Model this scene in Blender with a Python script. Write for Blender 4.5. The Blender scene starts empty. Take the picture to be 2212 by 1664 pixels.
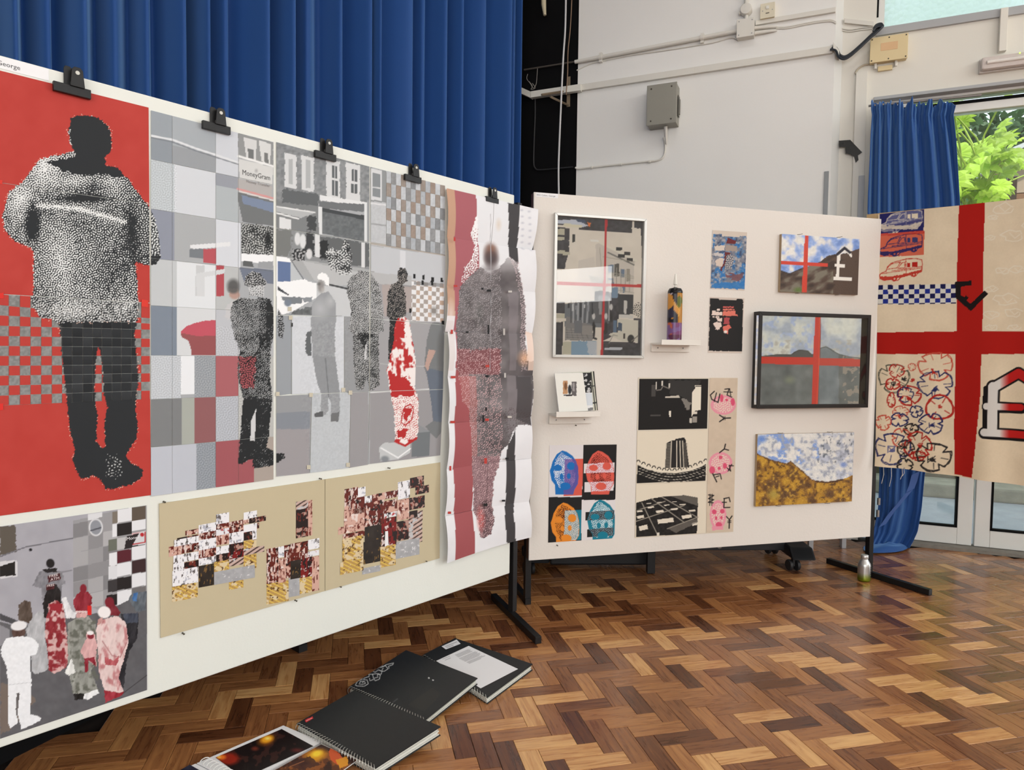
import bpy, bmesh, math, random
import numpy as np
from mathutils import Matrix, Vector
random.seed(7)
SC = bpy.context.scene
COL = SC.collection

# ------------------------------------------------------------------ camera
F = 1470.0; CX, CY = 1106.0, 832.0           # focal length and centre in pixels of the 2212 x 1664 frame
PITCH, ROLL, EYE = math.radians(2.6), math.radians(.715), 1.27
FW = np.array([0, math.cos(PITCH), -math.sin(PITCH)])
_r = np.array([1., 0, 0]); _u = np.cross(_r, FW)
RT = math.cos(ROLL) * _r + math.sin(ROLL) * _u
UP = -math.sin(ROLL) * _r + math.cos(ROLL) * _u
CAM = np.array([0, 0, EYE])
cd = bpy.data.cameras.new('camera'); cam = bpy.data.objects.new('camera', cd); COL.objects.link(cam)
cd.sensor_fit = 'HORIZONTAL'; cd.sensor_width = 36; cd.lens = F / 2212 * 36; cd.clip_start = .02; cd.clip_end = 200
M = Matrix.Identity(4)
for i in range(3):
    M[i][0], M[i][1], M[i][2], M[i][3] = RT[i], UP[i], -FW[i], CAM[i]
cam.matrix_world = M
SC.camera = cam

# ------------------------------------------------------------------ sky, sun, window light, added fill, exposure
E1 = np.array([.91706, -.39875, 0]); E2 = np.array([.39875, .91706, 0]); EZ = np.array([0, 0, 1.])   # hall axes: along the window wall, towards it
def hall(a, b, z=0): return E1 * a + E2 * b + EZ * z
world = bpy.data.worlds.new('sky'); SC.world = world; world.use_nodes = True
bg = world.node_tree.nodes['Background']; bg.inputs[0].default_value = (.80, .90, 1.0, 1); bg.inputs[1].default_value = 2.3
def area(name, loc, aim, sx, sy, power, col=(1, 1, 1)):
    l = bpy.data.lights.new(name, 'AREA'); l.shape = 'RECTANGLE'; l.size = sx; l.size_y = sy; l.energy = power; l.color = col
    o = bpy.data.objects.new(name, l); COL.objects.link(o)
    o.location = loc; o.rotation_euler = Vector(aim).to_track_quat('-Z', 'Y').to_euler()
    return o
area('daylight_far_window_band', hall(6.9, -3.35, 2.55), -E1, 5.2, .62, 105, (.98, .99, 1.0))
area('added_far_high_fill', hall(6.9, -.4, 4.33), -E1 - EZ * .25, 10.5, .72, 250, (.96, .985, 1.0))  # added high fill, out of reach of the picture glass; no window seen there
area('daylight_rear_windows', hall(1.5, -5.9, 2.3), E2, 6.0, 2.6, 360, (.985, .99, 1.0))
area('daylight_garden_doors', hall(4.75, 5.05, 1.75), -E2, 3.3, 3.1, 340, (.93, .97, 1.0))
for a_, b_ in ((-.6, 1.2), (-.6, 3.6), (2.6, 1.2), (2.6, 3.6), (1.0, -2.5)):
    area('added_ceiling_fill', hall(a_, b_, 4.7), -EZ, 1.5, .22, 11, (1.0, .99, .96))  # added overhead fill that lifts floor and wall; no fixtures are seen
sl = bpy.data.lights.new('sun', 'SUN'); sl.energy = 5.5; sl.angle = .05; sl.color = (1, .96, .86)
so = bpy.data.objects.new('sun', sl); COL.objects.link(so); so.rotation_euler = Vector((.15, .60, -1)).to_track_quat('-Z', 'Y').to_euler()
SC.view_settings.view_transform = 'Standard'; SC.view_settings.look = 'None'
SC.view_settings.exposure = -.47; SC.view_settings.gamma = 1.0; SC.view_settings.use_curve_mapping = False

# ------------------------------------------------------------------ pixel -> place helpers
def ray(x, y): return (x - CX) / F * RT - (y - CY) / F * UP + FW
def proj(Q):
    d = np.asarray(Q) - CAM; k = d @ FW
    return CX + F * (d @ RT) / k, CY - F * (d @ UP) / k
class Plane:
    """a flat surface of the place: point, two axes and the normal that faces the room"""
    def __init__(s, P, u, v, n): s.P, s.u, s.v, s.n = [np.array(q, float) for q in (P, u, v, n)]
    def at(s, x, y, off=0):
        d = ray(x, y); P = s.P + s.n * off
        return CAM + d * (np.dot(P - CAM, s.n) / np.dot(d, s.n))
    def uv(s, x, y, off=0):
        q = s.at(x, y, off) - s.P; return np.array([q @ s.u, q @ s.v])
    def pt(s, a, b, off=0): return s.P + s.u * a + s.v * b + s.n * off
    def moved(s, off): return Plane(s.P + s.n * off, s.u, s.v, s.n)
def ground(x, y, z=0):
    d = ray(x, y); return CAM + d * ((z - EYE) / d[2])
def upright(P, deg):
    t = math.radians(deg)
    return Plane(P, (math.sin(t), math.cos(t), 0), EZ, (math.cos(t), -math.sin(t), 0))
B1 = upright(ground(1112, 1335), 42.05)        # front of the long board
B2 = upright(ground(1893, 1248), 74.8)         # front of the far board
PW = Plane(ground(2096, 1185), E1, EZ, -E2)    # glazed doors
W1 = PW.moved(.15)                             # white wall
WP = PW.moved(.10)                             # wall over the doors

# ------------------------------------------------------------------ materials
def lin(c):
    c = np.asarray(c, float) / 255.0
    return np.where(c <= .04045, c / 12.92, ((c + .055) / 1.055) ** 2.4)
MATS = {}
def mat(name, col, rough=.6, metal=0., var=.06, scale=9., bump=0., bscale=80., spec=.4, coat=0., trans=0.):
    if name in MATS: return MATS[name]
    m = bpy.data.materials.new(name); m.use_nodes = True; N = m.node_tree.nodes; L = m.node_tree.links
    b = N['Principled BSDF']; c = lin(col)
    b.inputs['Roughness'].default_value = rough; b.inputs['Metallic'].default_value = metal
    b.inputs['Specular IOR Level'].default_value = spec; b.inputs['Coat Weight'].default_value = coat
    tc = N.new('ShaderNodeTexCoord'); nz = N.new('ShaderNodeTexNoise'); nz.inputs['Scale'].default_value = scale; nz.inputs['Detail'].default_value = 4
    L.new(tc.outputs['Object'], nz.inputs['Vector'])
    mx = N.new('ShaderNodeMix'); mx.data_type = 'RGBA'
    mx.inputs[6].default_value = (*np.clip(c * (1 - var), 0, 1), 1); mx.inputs[7].default_value = (*np.clip(c * (1 + var), 0, 1), 1)
    L.new(nz.outputs['Fac'], mx.inputs[0]); L.new(mx.outputs[2], b.inputs['Base Color'])
    if trans: b.inputs['Transmission Weight'].default_value = trans
    if bump:
        n2 = N.new('ShaderNodeTexNoise'); n2.inputs['Scale'].default_value = bscale; n2.inputs['Detail'].default_value = 3
        L.new(tc.outputs['Object'], n2.inputs['Vector'])
        bp = N.new('ShaderNodeBump'); bp.inputs['Strength'].default_value = bump; bp.inputs['Distance'].default_value = .004
        L.new(n2.outputs['Fac'], bp.inputs['Height']); L.new(bp.outputs[0], b.inputs['Normal'])
    MATS[name] = m; return m
def print_mat(name, rough=.55, bump=0., bscale=200., spec=.35, relief=0.):
    if name in MATS: return MATS[name]
    m = bpy.data.materials.new(name); m.use_nodes = True; N = m.node_tree.nodes; L = m.node_tree.links
    b = N['Principled BSDF']; b.inputs['Roughness'].default_value = rough; b.inputs['Specular IOR Level'].default_value = spec
    a = N.new('ShaderNodeAttribute'); a.attribute_name = 'Col'
    L.new(a.outputs['Color'], b.inputs['Base Color'])
    if bump:
        tc = N.new('ShaderNodeTexCoord'); n2 = N.new('ShaderNodeTexNoise'); n2.inputs['Scale'].default_value = bscale; n2.inputs['Detail'].default_value = 4
        L.new(tc.outputs['Object'], n2.inputs['Vector'])
        bp = N.new('ShaderNodeBump'); bp.inputs['Strength'].default_value = bump; bp.inputs['Distance'].default_value = .004
        L.new(n2.outputs['Fac'], bp.inputs['Height']); L.new(bp.outputs[0], b.inputs['Normal'])
    MATS[name] = m; return m
def glass_mat(name, tint=(1, 1, 1), mix=.06, rough=0.02, ior=1.45):
    if name in MATS: return MATS[name]
    m = bpy.data.materials.new(name); m.use_nodes = True; N = m.node_tree.nodes; L = m.node_tree.links
    N.remove(N['Principled BSDF']); o = N['Material Output']
    t = N.new('ShaderNodeBsdfTransparent'); t.inputs[0].default_value = (*tint, 1)
    g = N.new('ShaderNodeBsdfGlossy'); g.inputs['Roughness'].default_value = rough
    fr = N.new('ShaderNodeFresnel'); fr.inputs[0].default_value = ior
    mx = N.new('ShaderNodeMixShader'); L.new(fr.outputs[0], mx.inputs[0]); L.new(t.outputs[0], mx.inputs[1]); L.new(g.outputs[0], mx.inputs[2]); L.new(mx.outputs[0], o.inputs[0])
    MATS[name] = m; return m
WHITE_BOARD = mat('white_board_paint', (224, 227, 220), .5, var=.015, scale=3, bump=.08, bscale=120)
CREAM_BOARD = mat('cream_board_paint', (224, 219, 212), .55, var=.02, scale=3, bump=.15, bscale=90)
WALL = mat('wall_paint', (236, 235, 231), .7, var=.03, scale=2.5, bump=.1, bscale=60)
WALL2 = mat('wall_paint_warm', (228, 225, 215), .65, var=.03, scale=2.5, bump=.1, bscale=60)
FRAME = mat('white_frame_paint', (225, 226, 222), .4, var=.02)
GREYW = mat('grey_paint', (172, 174, 176), .55, var=.03)
BLACKM = mat('black_metal', (30, 30, 31), .42, .3, var=.25, scale=40)
BLACKP = mat('black_paint', (9, 9, 11), .8, var=.2, scale=6, spec=.15)
PVC = mat('white_plastic', (226, 224, 215), .4, var=.02)
CREAMP = mat('cream_plastic', (224, 205, 160), .5, var=.03)
PAPER = print_mat('printed_paper', .6, spec=.2)
GLOSSP = print_mat('glossy_print', .42, spec=.28)
PAINTING = print_mat('painted_canvas', .5, .35, 160)
THICKP = print_mat('thick_oil_paint', .45, .9, 150)
CLOTHP = print_mat('printed_cloth', .85, .1, 500, spec=.1)
WOODEDGE = mat('brown_wood_edge', (92, 62, 44), .6, var=.3, scale=30)
STEEL = mat('steel', (150, 150, 150), .35, .9)
WHITEPAPER = mat('white_paper', (235, 236, 238), .6, var=.01)

# ------------------------------------------------------------------ object helpers
def wmat(o):
    if o is None: return Matrix.Identity(4)
    return wmat(o.parent) @ o.matrix_parent_inverse @ o.matrix_basis if o.parent else o.matrix_basis.copy()
def adopt(o, parent):
    if parent is not None:
        o.parent = parent; o.matrix_parent_inverse = wmat(parent).inverted()
    return o
def tag(o, label=None, cat=None, group=None, kind=None):
    if label: o['label'] = label
    if cat: o['category'] = cat
    if group: o['group'] = group
    if kind: o['kind'] = kind
    return o
def thing(name, label, cat, loc, group=None):
    o = bpy.data.objects.new(name, None); COL.objects.link(o); o.location = tuple(float(q) for q in loc); o.empty_display_size = .02
    return tag(o, label, cat, group)
def link(name, me, m, parent=None):
    o = bpy.data.objects.new(name, me); COL.objects.link(o)
    if m is not None: me.materials.append(m)
    return adopt(o, parent)
class MB:
    """collects polygons, then becomes one mesh object"""
    def __init__(s): s.v, s.f, s.c = [], [], None
    def add(s, v, f):
        k = len(s.v); s.v += [tuple(float(c) for c in q) for q in v]; s.f += [tuple(k + i for i in q) for q in f]; return s
    def box(s, o, a, b, c):
        """box from a corner and three edge vectors"""
        o, a, b, c = [np.array(q, float) for q in (o, a, b, c)]
        return s.add([o, o + a, o + a + b, o + b, o + c, o + a + c, o + a + b + c, o + b + c],
                     [(0, 3, 2, 1), (4, 5, 6, 7), (0, 1, 5, 4), (1, 2, 6, 5), (2, 3, 7, 6), (3, 0, 4, 7)])
    def slab(s, pl, u0, u1, v0, v1, d0, d1):
        """box on a plane: extents along the plane and out of it"""
        return s.box(pl.pt(u0, v0, d0), pl.u * (u1 - u0), pl.v * (v1 - v0), pl.n * (d1 - d0))
    def prism(s, pl, pts, d0, d1):
        n = len(pts); v = [pl.pt(a, b, d0) for a, b in pts] + [pl.pt(a, b, d1) for a, b in pts]
        return s.add(v, [tuple(range(n))[::-1], tuple(range(n, 2 * n))] + [(i, (i + 1) % n, n + (i + 1) % n, n + i) for i in range(n)])
    def tube(s, pts, r, n=8, cap=True):
        pts = [np.array(p, float) for p in pts]; rings = []; k = len(pts)
        rr = r if hasattr(r, '__len__') else [r] * k
        t0 = pts[1] - pts[0]; t0 /= np.linalg.norm(t0)
        a = np.cross(t0, (0, 0, 1.)) if abs(t0[2]) < .9 else np.cross(t0, (1., 0, 0)); a /= np.linalg.norm(a)
        v, f = [], []
        for i, p in enumerate(pts):
            t = pts[min(i + 1, k - 1)] - pts[max(i - 1, 0)]; t /= max(np.linalg.norm(t), 1e-9)
            a = a - t * (a @ t); a /= np.linalg.norm(a); b = np.cross(t, a)
            for j in range(n):
                w = 2 * math.pi * j / n; v.append(p + rr[i] * (math.cos(w) * a + math.sin(w) * b))
        for i in range(k - 1):
            for j in range(n):
                f.append((i * n + j, i * n + (j + 1) % n, (i + 1) * n + (j + 1) % n, (i + 1) * n + j))
        if cap: f += [tuple(range(n))[::-1], tuple(range((k - 1) * n, k * n))]
        return s.add(v, f)
    def lathe(s, prof, o, n=24, ax=None):
        o = np.array(o, float)
        if ax is None: X, Y, Z = np.eye(3)
        else:
            Z = np.array(ax, float); Z /= np.linalg.norm(Z); X = np.cross(Z, (0, 0, 1.) if abs(Z[2]) < .9 else (1., 0, 0)); X /= np.linalg.norm(X); Y = np.cross(Z, X)
        v, f = [], []; k = len(prof)
        for r, z in prof:
            for j in range(n):
                w = 2 * math.pi * j / n; v.append(o + X * r * math.cos(w) + Y * r * math.sin(w) + Z * z)
        for i in range(k - 1):
            for j in range(n): f.append((i * n + j, i * n + (j + 1) % n, (i + 1) * n + (j + 1) % n, (i + 1) * n + j))
        f += [tuple(range(n))[::-1], tuple(range((k - 1) * n, k * n))]
        return s.add(v, f)
    def build(s, name, m, parent=None, smooth=False, bevel=0., seg=2):
        me = bpy.data.meshes.new(name); me.from_pydata(s.v, [], s.f); me.update()
        bm = bmesh.new(); bm.from_mesh(me); bmesh.ops.recalc_face_normals(bm, faces=bm.faces)
        if bevel:
            bmesh.ops.bevel(bm, geom=[e for e in bm.edges if e.calc_face_angle(0) > .5], offset=bevel, segments=seg, affect='EDGES', profile=.6)
        if smooth:
            for q in bm.faces: q.smooth = True
            for e in bm.edges: e.smooth = e.calc_face_angle(0) < .7
        bm.to_mesh(me); bm.free()
        return link(name, me, m, parent)

# ------------------------------------------------------------------ print painter: colours a surface point by point
_T = np.random.default_rng(3).random((256, 256))
def vn(x, y, seed=0):
    x = x + seed * 37.7; y = y + seed * 91.3
    xi = np.floor(x).astype(int); yi = np.floor(y).astype(int); fx = x - xi; fy = y - yi
    fx = fx * fx * (3 - 2 * fx); fy = fy * fy * (3 - 2 * fy)
    g = lambda a, b: _T[a & 255, b & 255]
    return (g(xi, yi) * (1 - fx) + g(xi + 1, yi) * fx) * (1 - fy) + (g(xi, yi + 1) * (1 - fx) + g(xi + 1, yi + 1) * fx) * fy
def fbm(x, y, s, seed=0, o=3):
    t = 0; a = 1; n = 0
    for i in range(o):
        t = t + a * vn(x / s, y / s, seed + i); n += a; a *= .5; s = s / 2
    return t / n
def _band():
    n = 512; k = np.fft.fftfreq(n) * n; r = np.hypot(*np.meshgrid(k, k)); w = n / 8.0
    s = np.fft.ifft2(np.fft.fft2(np.random.default_rng(5).standard_normal((n, n))) * np.exp(-((r - w) / (w * .22)) ** 2)).real
    q = np.empty(n * n); q[np.argsort(s.ravel())] = np.linspace(0, 1, n * n); return q.reshape(n, n)
BAND = _band()
def turing(x, y, lam):
    a = x * 8 / lam; b = y * 8 / lam; xi = np.floor(a).astype(int); yi = np.floor(b).astype(int); fx = a - xi; fy = b - yi
    g = lambda i, j: BAND[j & 511, i & 511]
    return (g(xi, yi) * (1 - fx) + g(xi + 1, yi) * fx) * (1 - fy) + (g(xi, yi + 1) * (1 - fx) + g(xi + 1, yi + 1) * fx) * fy
def zm(ox, oy, s): return lambda *p: [(ox + a / s, oy + b / s) for a, b in p]
class Painter:
    def __init__(s, x, y): s.x, s.y = x, y; s.c = np.zeros((len(x), 3)) + 255.
    def fill(s, c): s.c[:] = c; return s
    def inside(s, pts, rag=0, rs=4.):
        x, y = s.x, s.y
        px = [p[0] for p in pts]; py = [p[1] for p in pts]
        m = np.zeros(len(x), bool); e = rag + 1
        idx = np.nonzero((x > min(px) - e) & (x < max(px) + e) & (y > min(py) - e) & (y < max(py) + e))[0]
        if not len(idx): return m
        X, Y = x[idx], y[idx]
        if rag: X = X + (vn(X / rs, Y / rs, 3) - .5) * 2 * rag; Y = Y + (vn(X / rs, Y / rs, 8) - .5) * 2 * rag
        r = np.zeros(len(idx), bool); n = len(pts)
        for i in range(n):
            x1, y1 = pts[i]; x2, y2 = pts[(i + 1) % n]
            if y1 == y2: continue
            k = (y1 > Y) != (y2 > Y)
            r ^= k & (X < (x2 - x1) * (Y - y1) / (y2 - y1) + x1)
        m[idx[r]] = True; return m
    def put(s, m, c, a=1.):
        if callable(c): c = c(s.x[m], s.y[m])
        c = np.asarray(c, float)
        if m.dtype == bool:
            if not m.any(): return s
            aa = a[m][:, None] if isinstance(a, np.ndarray) else a
            s.c[m] = s.c[m] * (1 - aa) + c * aa
        else:
            k = (m * a)[:, None]; s.c = s.c * (1 - k) + c * k
        return s
    def poly(s, pts, c, a=1., rag=0, rs=4.): return s.put(s.inside(pts, rag, rs), c, a)
    def rect(s, x0, y0, x1, y1, c, a=1., sl=0., rag=0):
        w = x1 - x0; return s.poly([(x0, y0), (x1, y0 + sl * w), (x1, y1 + sl * w), (x0, y1)], c, a, rag)
    def blob(s, cx, cy, rx, ry, c, a=1., soft=1.0, rot=0.):
        dx, dy = s.x - cx, s.y - cy; q, w = math.cos(rot), math.sin(rot)
        r = np.hypot((dx * q + dy * w) / rx, (-dx * w + dy * q) / ry)
        return s.put(np.clip((1 - r) / max(soft, .02), 0, 1), c, a)
    def line(s, pts, w, c, a=1., closed=False, rough=0.):
        if closed: pts = list(pts) + [pts[0]]
        x, y = s.x, s.y
        x0 = min(p[0] for p in pts) - w - 2; x1 = max(p[0] for p in pts) + w + 2; y0 = min(p[1] for p in pts) - w - 2; y1 = max(p[1] for p in pts) + w + 2
        idx = np.nonzero((x > x0) & (x < x1) & (y > y0) & (y < y1))[0]
        if not len(idx): return s
        X, Y = x[idx], y[idx]; d = np.full(len(idx), 1e9)
        for (ax, ay), (bx, by) in zip(pts[:-1], pts[1:]):
            L = (bx - ax) ** 2 + (by - ay) ** 2 + 1e-9
            t = np.clip(((X - ax) * (bx - ax) + (Y - ay) * (by - ay)) / L, 0, 1)
            d = np.minimum(d, np.hypot(X - ax - t * (bx - ax), Y - ay - t * (by - ay)))
        if rough: d = d + (vn(X / 3, Y / 3, 5) - .5) * rough
        k = np.clip(w / 2 + .6 - d, 0, 1) * a; q = k > 0
        s.c[idx[q]] = s.c[idx[q]] * (1 - k[q][:, None]) + np.asarray(c, float) * k[q][:, None]; return s
    def tone(s, m, t, dark, light, lam=5.5, seed=0):
        """line-and-dot screen: share of light t, in a mask"""
        if not m.any(): return s
        tt = t[m] if isinstance(t, np.ndarray) else t
        k = np.clip((turing(s.x[m] + seed * 50, s.y[m], lam) - (1 - tt)) * 9 + .5, 0, 1)[:, None]
        s.c[m] = np.asarray(dark, float) * (1 - k) + np.asarray(light, float) * k; return s
    def mixn(s, m, n, a, b, lo, hi):
        """soft blend of two paints by a noise field"""
        k = np.clip((n[m] - lo) / (hi - lo), 0, 1)[:, None]; s.c[m] = np.asarray(a, float) * (1 - k) + np.asarray(b, float) * k; return s
    def veil(s, m, n, c, lo, hi, a=1.):
        k = (np.clip((n - lo) / (hi - lo), 0, 1) * a * m)[:, None]; s.c = s.c * (1 - k) + np.asarray(c, float) * k; return s
    def fold(s, m, amp, sc=9., seed=0):
        """drapery-like streaks inside a mask"""
        k = (fbm(s.x * 1.7 + s.y * .3, s.y * .7, sc, seed, 3) - .5)[:, None] * 2 * amp; s.c = s.c + k * m[:, None]; return s
    def grain(s, amp, sc=2., seed=0, m=None):
        k = (fbm(s.x, s.y, sc, seed, 2) - .5)[:, None] * 2 * amp
        if m is not None: k = k * m[:, None]
        s.c = s.c + k; return s
def grid_mesh(name, V, nx, ny, col=None):
    """V: (ny+1)*(nx+1) points"""
    me = bpy.data.meshes.new(name); n = len(V)
    i = np.arange(nx)[None, :] + np.arange(ny)[:, None] * (nx + 1)
    fs = np.stack([i, i + 1, i + nx + 2, i + nx + 1], -1).reshape(-1, 4)[:, ::-1]
    me.vertices.add(n); me.vertices.foreach_set('co', np.asarray(V, np.float32).ravel())
    me.loops.add(fs.size); me.loops.foreach_set('vertex_index', fs.ravel().astype(np.int32))
    me.polygons.add(len(fs)); me.polygons.foreach_set('loop_start', np.arange(0, fs.size, 4, dtype=np.int32))
    me.polygons.foreach_set('loop_total', np.full(len(fs), 4, np.int32)); me.update(calc_edges=True)
    me.polygons.foreach_set('use_smooth', np.ones(len(fs), bool))
    if col is not None: colour(me, col)
    return me
def colour(me, col):
    at = me.attributes.new('Col', 'FLOAT_COLOR', 'POINT'); c = np.ones((len(col), 4), np.float32)
    c[:, :3] = lin(np.clip(col, 0, 255)); at.data.foreach_set('color', c.ravel())
def sheet(name, pl, quad, paint, cell=2., off=.0015, parent=None, m=None, curl=None, kind=None):
    """printed sheet: quad (pixels: top left, top right, bottom right, bottom left) laid on a plane"""
    q = [pl.uv(*p, off) for p in quad]
    d = lambda a, b: math.hypot(quad[a][0] - quad[b][0], quad[a][1] - quad[b][1])
    nx = max(1, int(round(max(d(0, 1), d(2, 3)) / cell))); ny = max(1, int(round(max(d(0, 3), d(1, 2)) / cell)))
    s, t = np.meshgrid(np.linspace(0, 1, nx + 1), np.linspace(0, 1, ny + 1)); s = s.ravel()[:, None]; t = t.ravel()[:, None]
    U = (q[0] * (1 - s) + q[1] * s) * (1 - t) + (q[3] * (1 - s) + q[2] * s) * t
    V = pl.P + U[:, :1] * pl.u + U[:, 1:] * pl.v + pl.n * off
    x, y = proj(V)
    p = Painter(x, y)
    if callable(paint): paint(p)
    else: p.fill(paint)
    if curl is not None: V = V + curl(s, t) * pl.n
    o = link(name, grid_mesh(name, V, nx, ny, p.c), m or PAPER, parent)
    if kind: o['kind'] = kind
    return o
def text(name, s, pl, px, h, m, parent=None, off=.002, slope=None, align='LEFT', sx=1.):
    """flat lettering on a plane, baseline starting at a pixel, h in metres"""
    c = bpy.data.curves.new(name, 'FONT'); c.body = s; c.size = h * 1.42; c.align_x = align; c.resolution_u = 2
    o = bpy.data.objects.new(name, c); COL.objects.link(o)
    dg = bpy.context.evaluated_depsgraph_get(); me = bpy.data.meshes.new_from_object(o.evaluated_get(dg)); COL.objects.unlink(o); bpy.data.objects.remove(o)
    P = pl.at(*px, off)
    me.transform(Matrix([[pl.u[i] * sx, pl.v[i], pl.n[i], P[i]] for i in range(3)] + [[0, 0, 0, 1]]))
    me.materials.clear()
    return link(name, me, m, parent)
# ================================================================== the setting
def struct(o): o['kind'] = 'structure'; return o
def slab_obj(name, pl, u0, u1, v0, v1, d0, d1, m, parent=None, bevel=0.):
    return MB().slab(pl, u0, u1, v0, v1, d0, d1).build(name, m, parent, bevel=bevel)
EW = float(PW.P @ E2); CEIL = 4.8
# ---- floor: screed and herringbone wood blocks
floor = struct(MB().box(hall(-2.3, -6, -.05), E1 * 9.4, E2 * (EW + 6.05), EZ * .036).build('floor', mat('dark_joint_filler', (26, 15, 9), .8)))
def wood_mat(name, from_attr):
    m = bpy.data.materials.new(name); m.use_nodes = True; N = m.node_tree.nodes; L = m.node_tree.links; b = N['Principled BSDF']
    uv = N.new('ShaderNodeUVMap'); uv.uv_map = 'UVMap'
    if from_attr:
        at = N.new('ShaderNodeAttribute'); at.attribute_name = 'Col'; sp = N.new('ShaderNodeSeparateColor'); L.new(at.outputs['Color'], sp.inputs[0]); tone, rnd = sp.outputs[0], sp.outputs[1]
    else:
        oi = N.new('ShaderNodeObjectInfo'); sp = N.new('ShaderNodeSeparateColor'); L.new(oi.outputs['Color'], sp.inputs[0]); tone, rnd = sp.outputs[0], oi.outputs['Random']
    ml = N.new('ShaderNodeMath'); ml.operation = 'MULTIPLY'; ml.inputs[1].default_value = 57.; L.new(rnd, ml.inputs[0])
    cb = N.new('ShaderNodeCombineXYZ'); L.new(ml.outputs[0], cb.inputs[2])
    mp = N.new('ShaderNodeMapping'); mp.inputs['Scale'].default_value = (7., 75., 1.); L.new(uv.outputs[0], mp.inputs[0])
    ad = N.new('ShaderNodeVectorMath'); ad.operation = 'ADD'; L.new(mp.outputs[0], ad.inputs[0]); L.new(cb.outputs[0], ad.inputs[1])
    nz = N.new('ShaderNodeTexNoise'); nz.inputs['Scale'].default_value = 1.; nz.inputs['Detail'].default_value = 5; nz.inputs['Distortion'].default_value = .9; L.new(ad.outputs[0], nz.inputs['Vector'])
    sc = N.new('ShaderNodeMath'); sc.operation = 'MULTIPLY_ADD'; sc.inputs[1].default_value = .62; sc.inputs[2].default_value = -.31; L.new(nz.outputs['Fac'], sc.inputs[0])
    sm = N.new('ShaderNodeMath'); sm.operation = 'ADD'; L.new(tone, sm.inputs[0]); L.new(sc.outputs[0], sm.inputs[1])
    rp = N.new('ShaderNodeValToRGB'); e = rp.color_ramp.elements
    e[0].position = 0; e[0].color = (*lin((50, 25, 14)), 1); e[1].position = 1; e[1].color = (*lin((220, 173, 114)), 1)
    for p, c in ((.3, (104, 62, 36)), (.55, (150, 99, 59)), (.78, (184, 130, 78))):
        q = e.new(p); q.color = (*lin(c), 1)
    L.new(sm.outputs[0], rp.inputs[0]); L.new(rp.outputs[0], b.inputs['Base Color'])
    rr = N.new('ShaderNodeMapRange'); rr.inputs[3].default_value = .20; rr.inputs[4].default_value = .38; L.new(nz.outputs['Fac'], rr.inputs[0]); L.new(rr.outputs[0], b.inputs['Roughness'])
    bp = N.new('ShaderNodeBump'); bp.inputs['Strength'].default_value = .12; bp.inputs['Distance'].default_value = .002; L.new(nz.outputs['Fac'], bp.inputs['Height']); L.new(bp.outputs[0], b.inputs['Normal'])
    b.inputs['Specular IOR Level'].default_value = .5; b.inputs['Coat Weight'].default_value = .25; b.inputs['Coat Roughness'].default_value = .18
    return m
WOODP, WOODS = wood_mat('parquet_block_wood', False), wood_mat('parquet_wood', True)
TH = math.radians(76.9); FA = np.array([math.sin(TH), math.cos(TH), 0]); FB = np.array([-math.cos(TH), math.sin(TH), 0]); BW = .0668; F0 = np.array([.513, 2.058])
def block_verts(vertical):
    L_, W_ = 3 * BW - .0007, BW - .0007; a, b = .0014, .0003
    if vertical: L_, W_ = W_, L_
    P = lambda i, z: [(i, i, z), (L_ - i, i, z), (L_ - i, W_ - i, z), (i, W_ - i, z)]
    v = P(a, 0) + P(b, -.0009) + P(b, -.013)
    f = [(0, 1, 2, 3)] + [(4 + i, 4 + (i + 1) % 4, (i + 1) % 4, i) for i in range(4)] + [(8 + i, 8 + (i + 1) % 4, 4 + (i + 1) % 4, 4 + i) for i in range(4)]
    return np.array(v), f
def block_mesh(vertical):
    v, f = block_verts(vertical); me = bpy.data.meshes.new('wood_block'); me.from_pydata([tuple(FA * q[0] + FB * q[1] + EZ * q[2]) for q in v], [], f)
    uv = me.uv_layers.new(name='UVMap')
    for l in me.loops:
        q = v[l.vertex_index]; uv.data[l.index].uv = (q[1], q[0]) if vertical else (q[0], q[1])
    me.materials.append(WOODP); return me
blocks = []
zr1, zr2, zr3 = zm(1000, 1200, 3.587), zm(1600, 1200, 3.587), zm(400, 1250, 3.16)
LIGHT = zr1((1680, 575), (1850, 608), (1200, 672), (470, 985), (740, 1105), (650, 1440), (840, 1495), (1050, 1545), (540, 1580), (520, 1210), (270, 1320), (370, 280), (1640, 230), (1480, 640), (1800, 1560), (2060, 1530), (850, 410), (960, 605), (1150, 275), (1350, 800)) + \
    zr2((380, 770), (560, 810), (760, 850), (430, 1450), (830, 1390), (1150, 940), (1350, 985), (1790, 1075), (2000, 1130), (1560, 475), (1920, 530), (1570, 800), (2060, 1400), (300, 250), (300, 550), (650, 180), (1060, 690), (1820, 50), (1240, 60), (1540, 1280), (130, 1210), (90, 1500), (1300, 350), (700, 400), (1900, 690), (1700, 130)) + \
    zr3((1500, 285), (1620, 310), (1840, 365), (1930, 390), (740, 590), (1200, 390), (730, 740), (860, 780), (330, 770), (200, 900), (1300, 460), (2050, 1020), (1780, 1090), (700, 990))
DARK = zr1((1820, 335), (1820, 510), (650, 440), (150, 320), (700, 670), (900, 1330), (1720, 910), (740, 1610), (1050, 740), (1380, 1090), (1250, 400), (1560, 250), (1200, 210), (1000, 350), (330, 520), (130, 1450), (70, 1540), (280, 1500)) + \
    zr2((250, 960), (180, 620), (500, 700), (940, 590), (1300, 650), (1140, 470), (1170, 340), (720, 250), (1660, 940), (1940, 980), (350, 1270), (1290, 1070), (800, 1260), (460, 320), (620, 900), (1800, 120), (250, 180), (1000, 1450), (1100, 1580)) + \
    zr3((1380, 370), (1230, 530), (1550, 420), (1330, 560), (900, 330), (530, 800), (1950, 1150), (2000, 110), (1800, 120), (300, 1080), (420, 940), (1700, 180))
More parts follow.
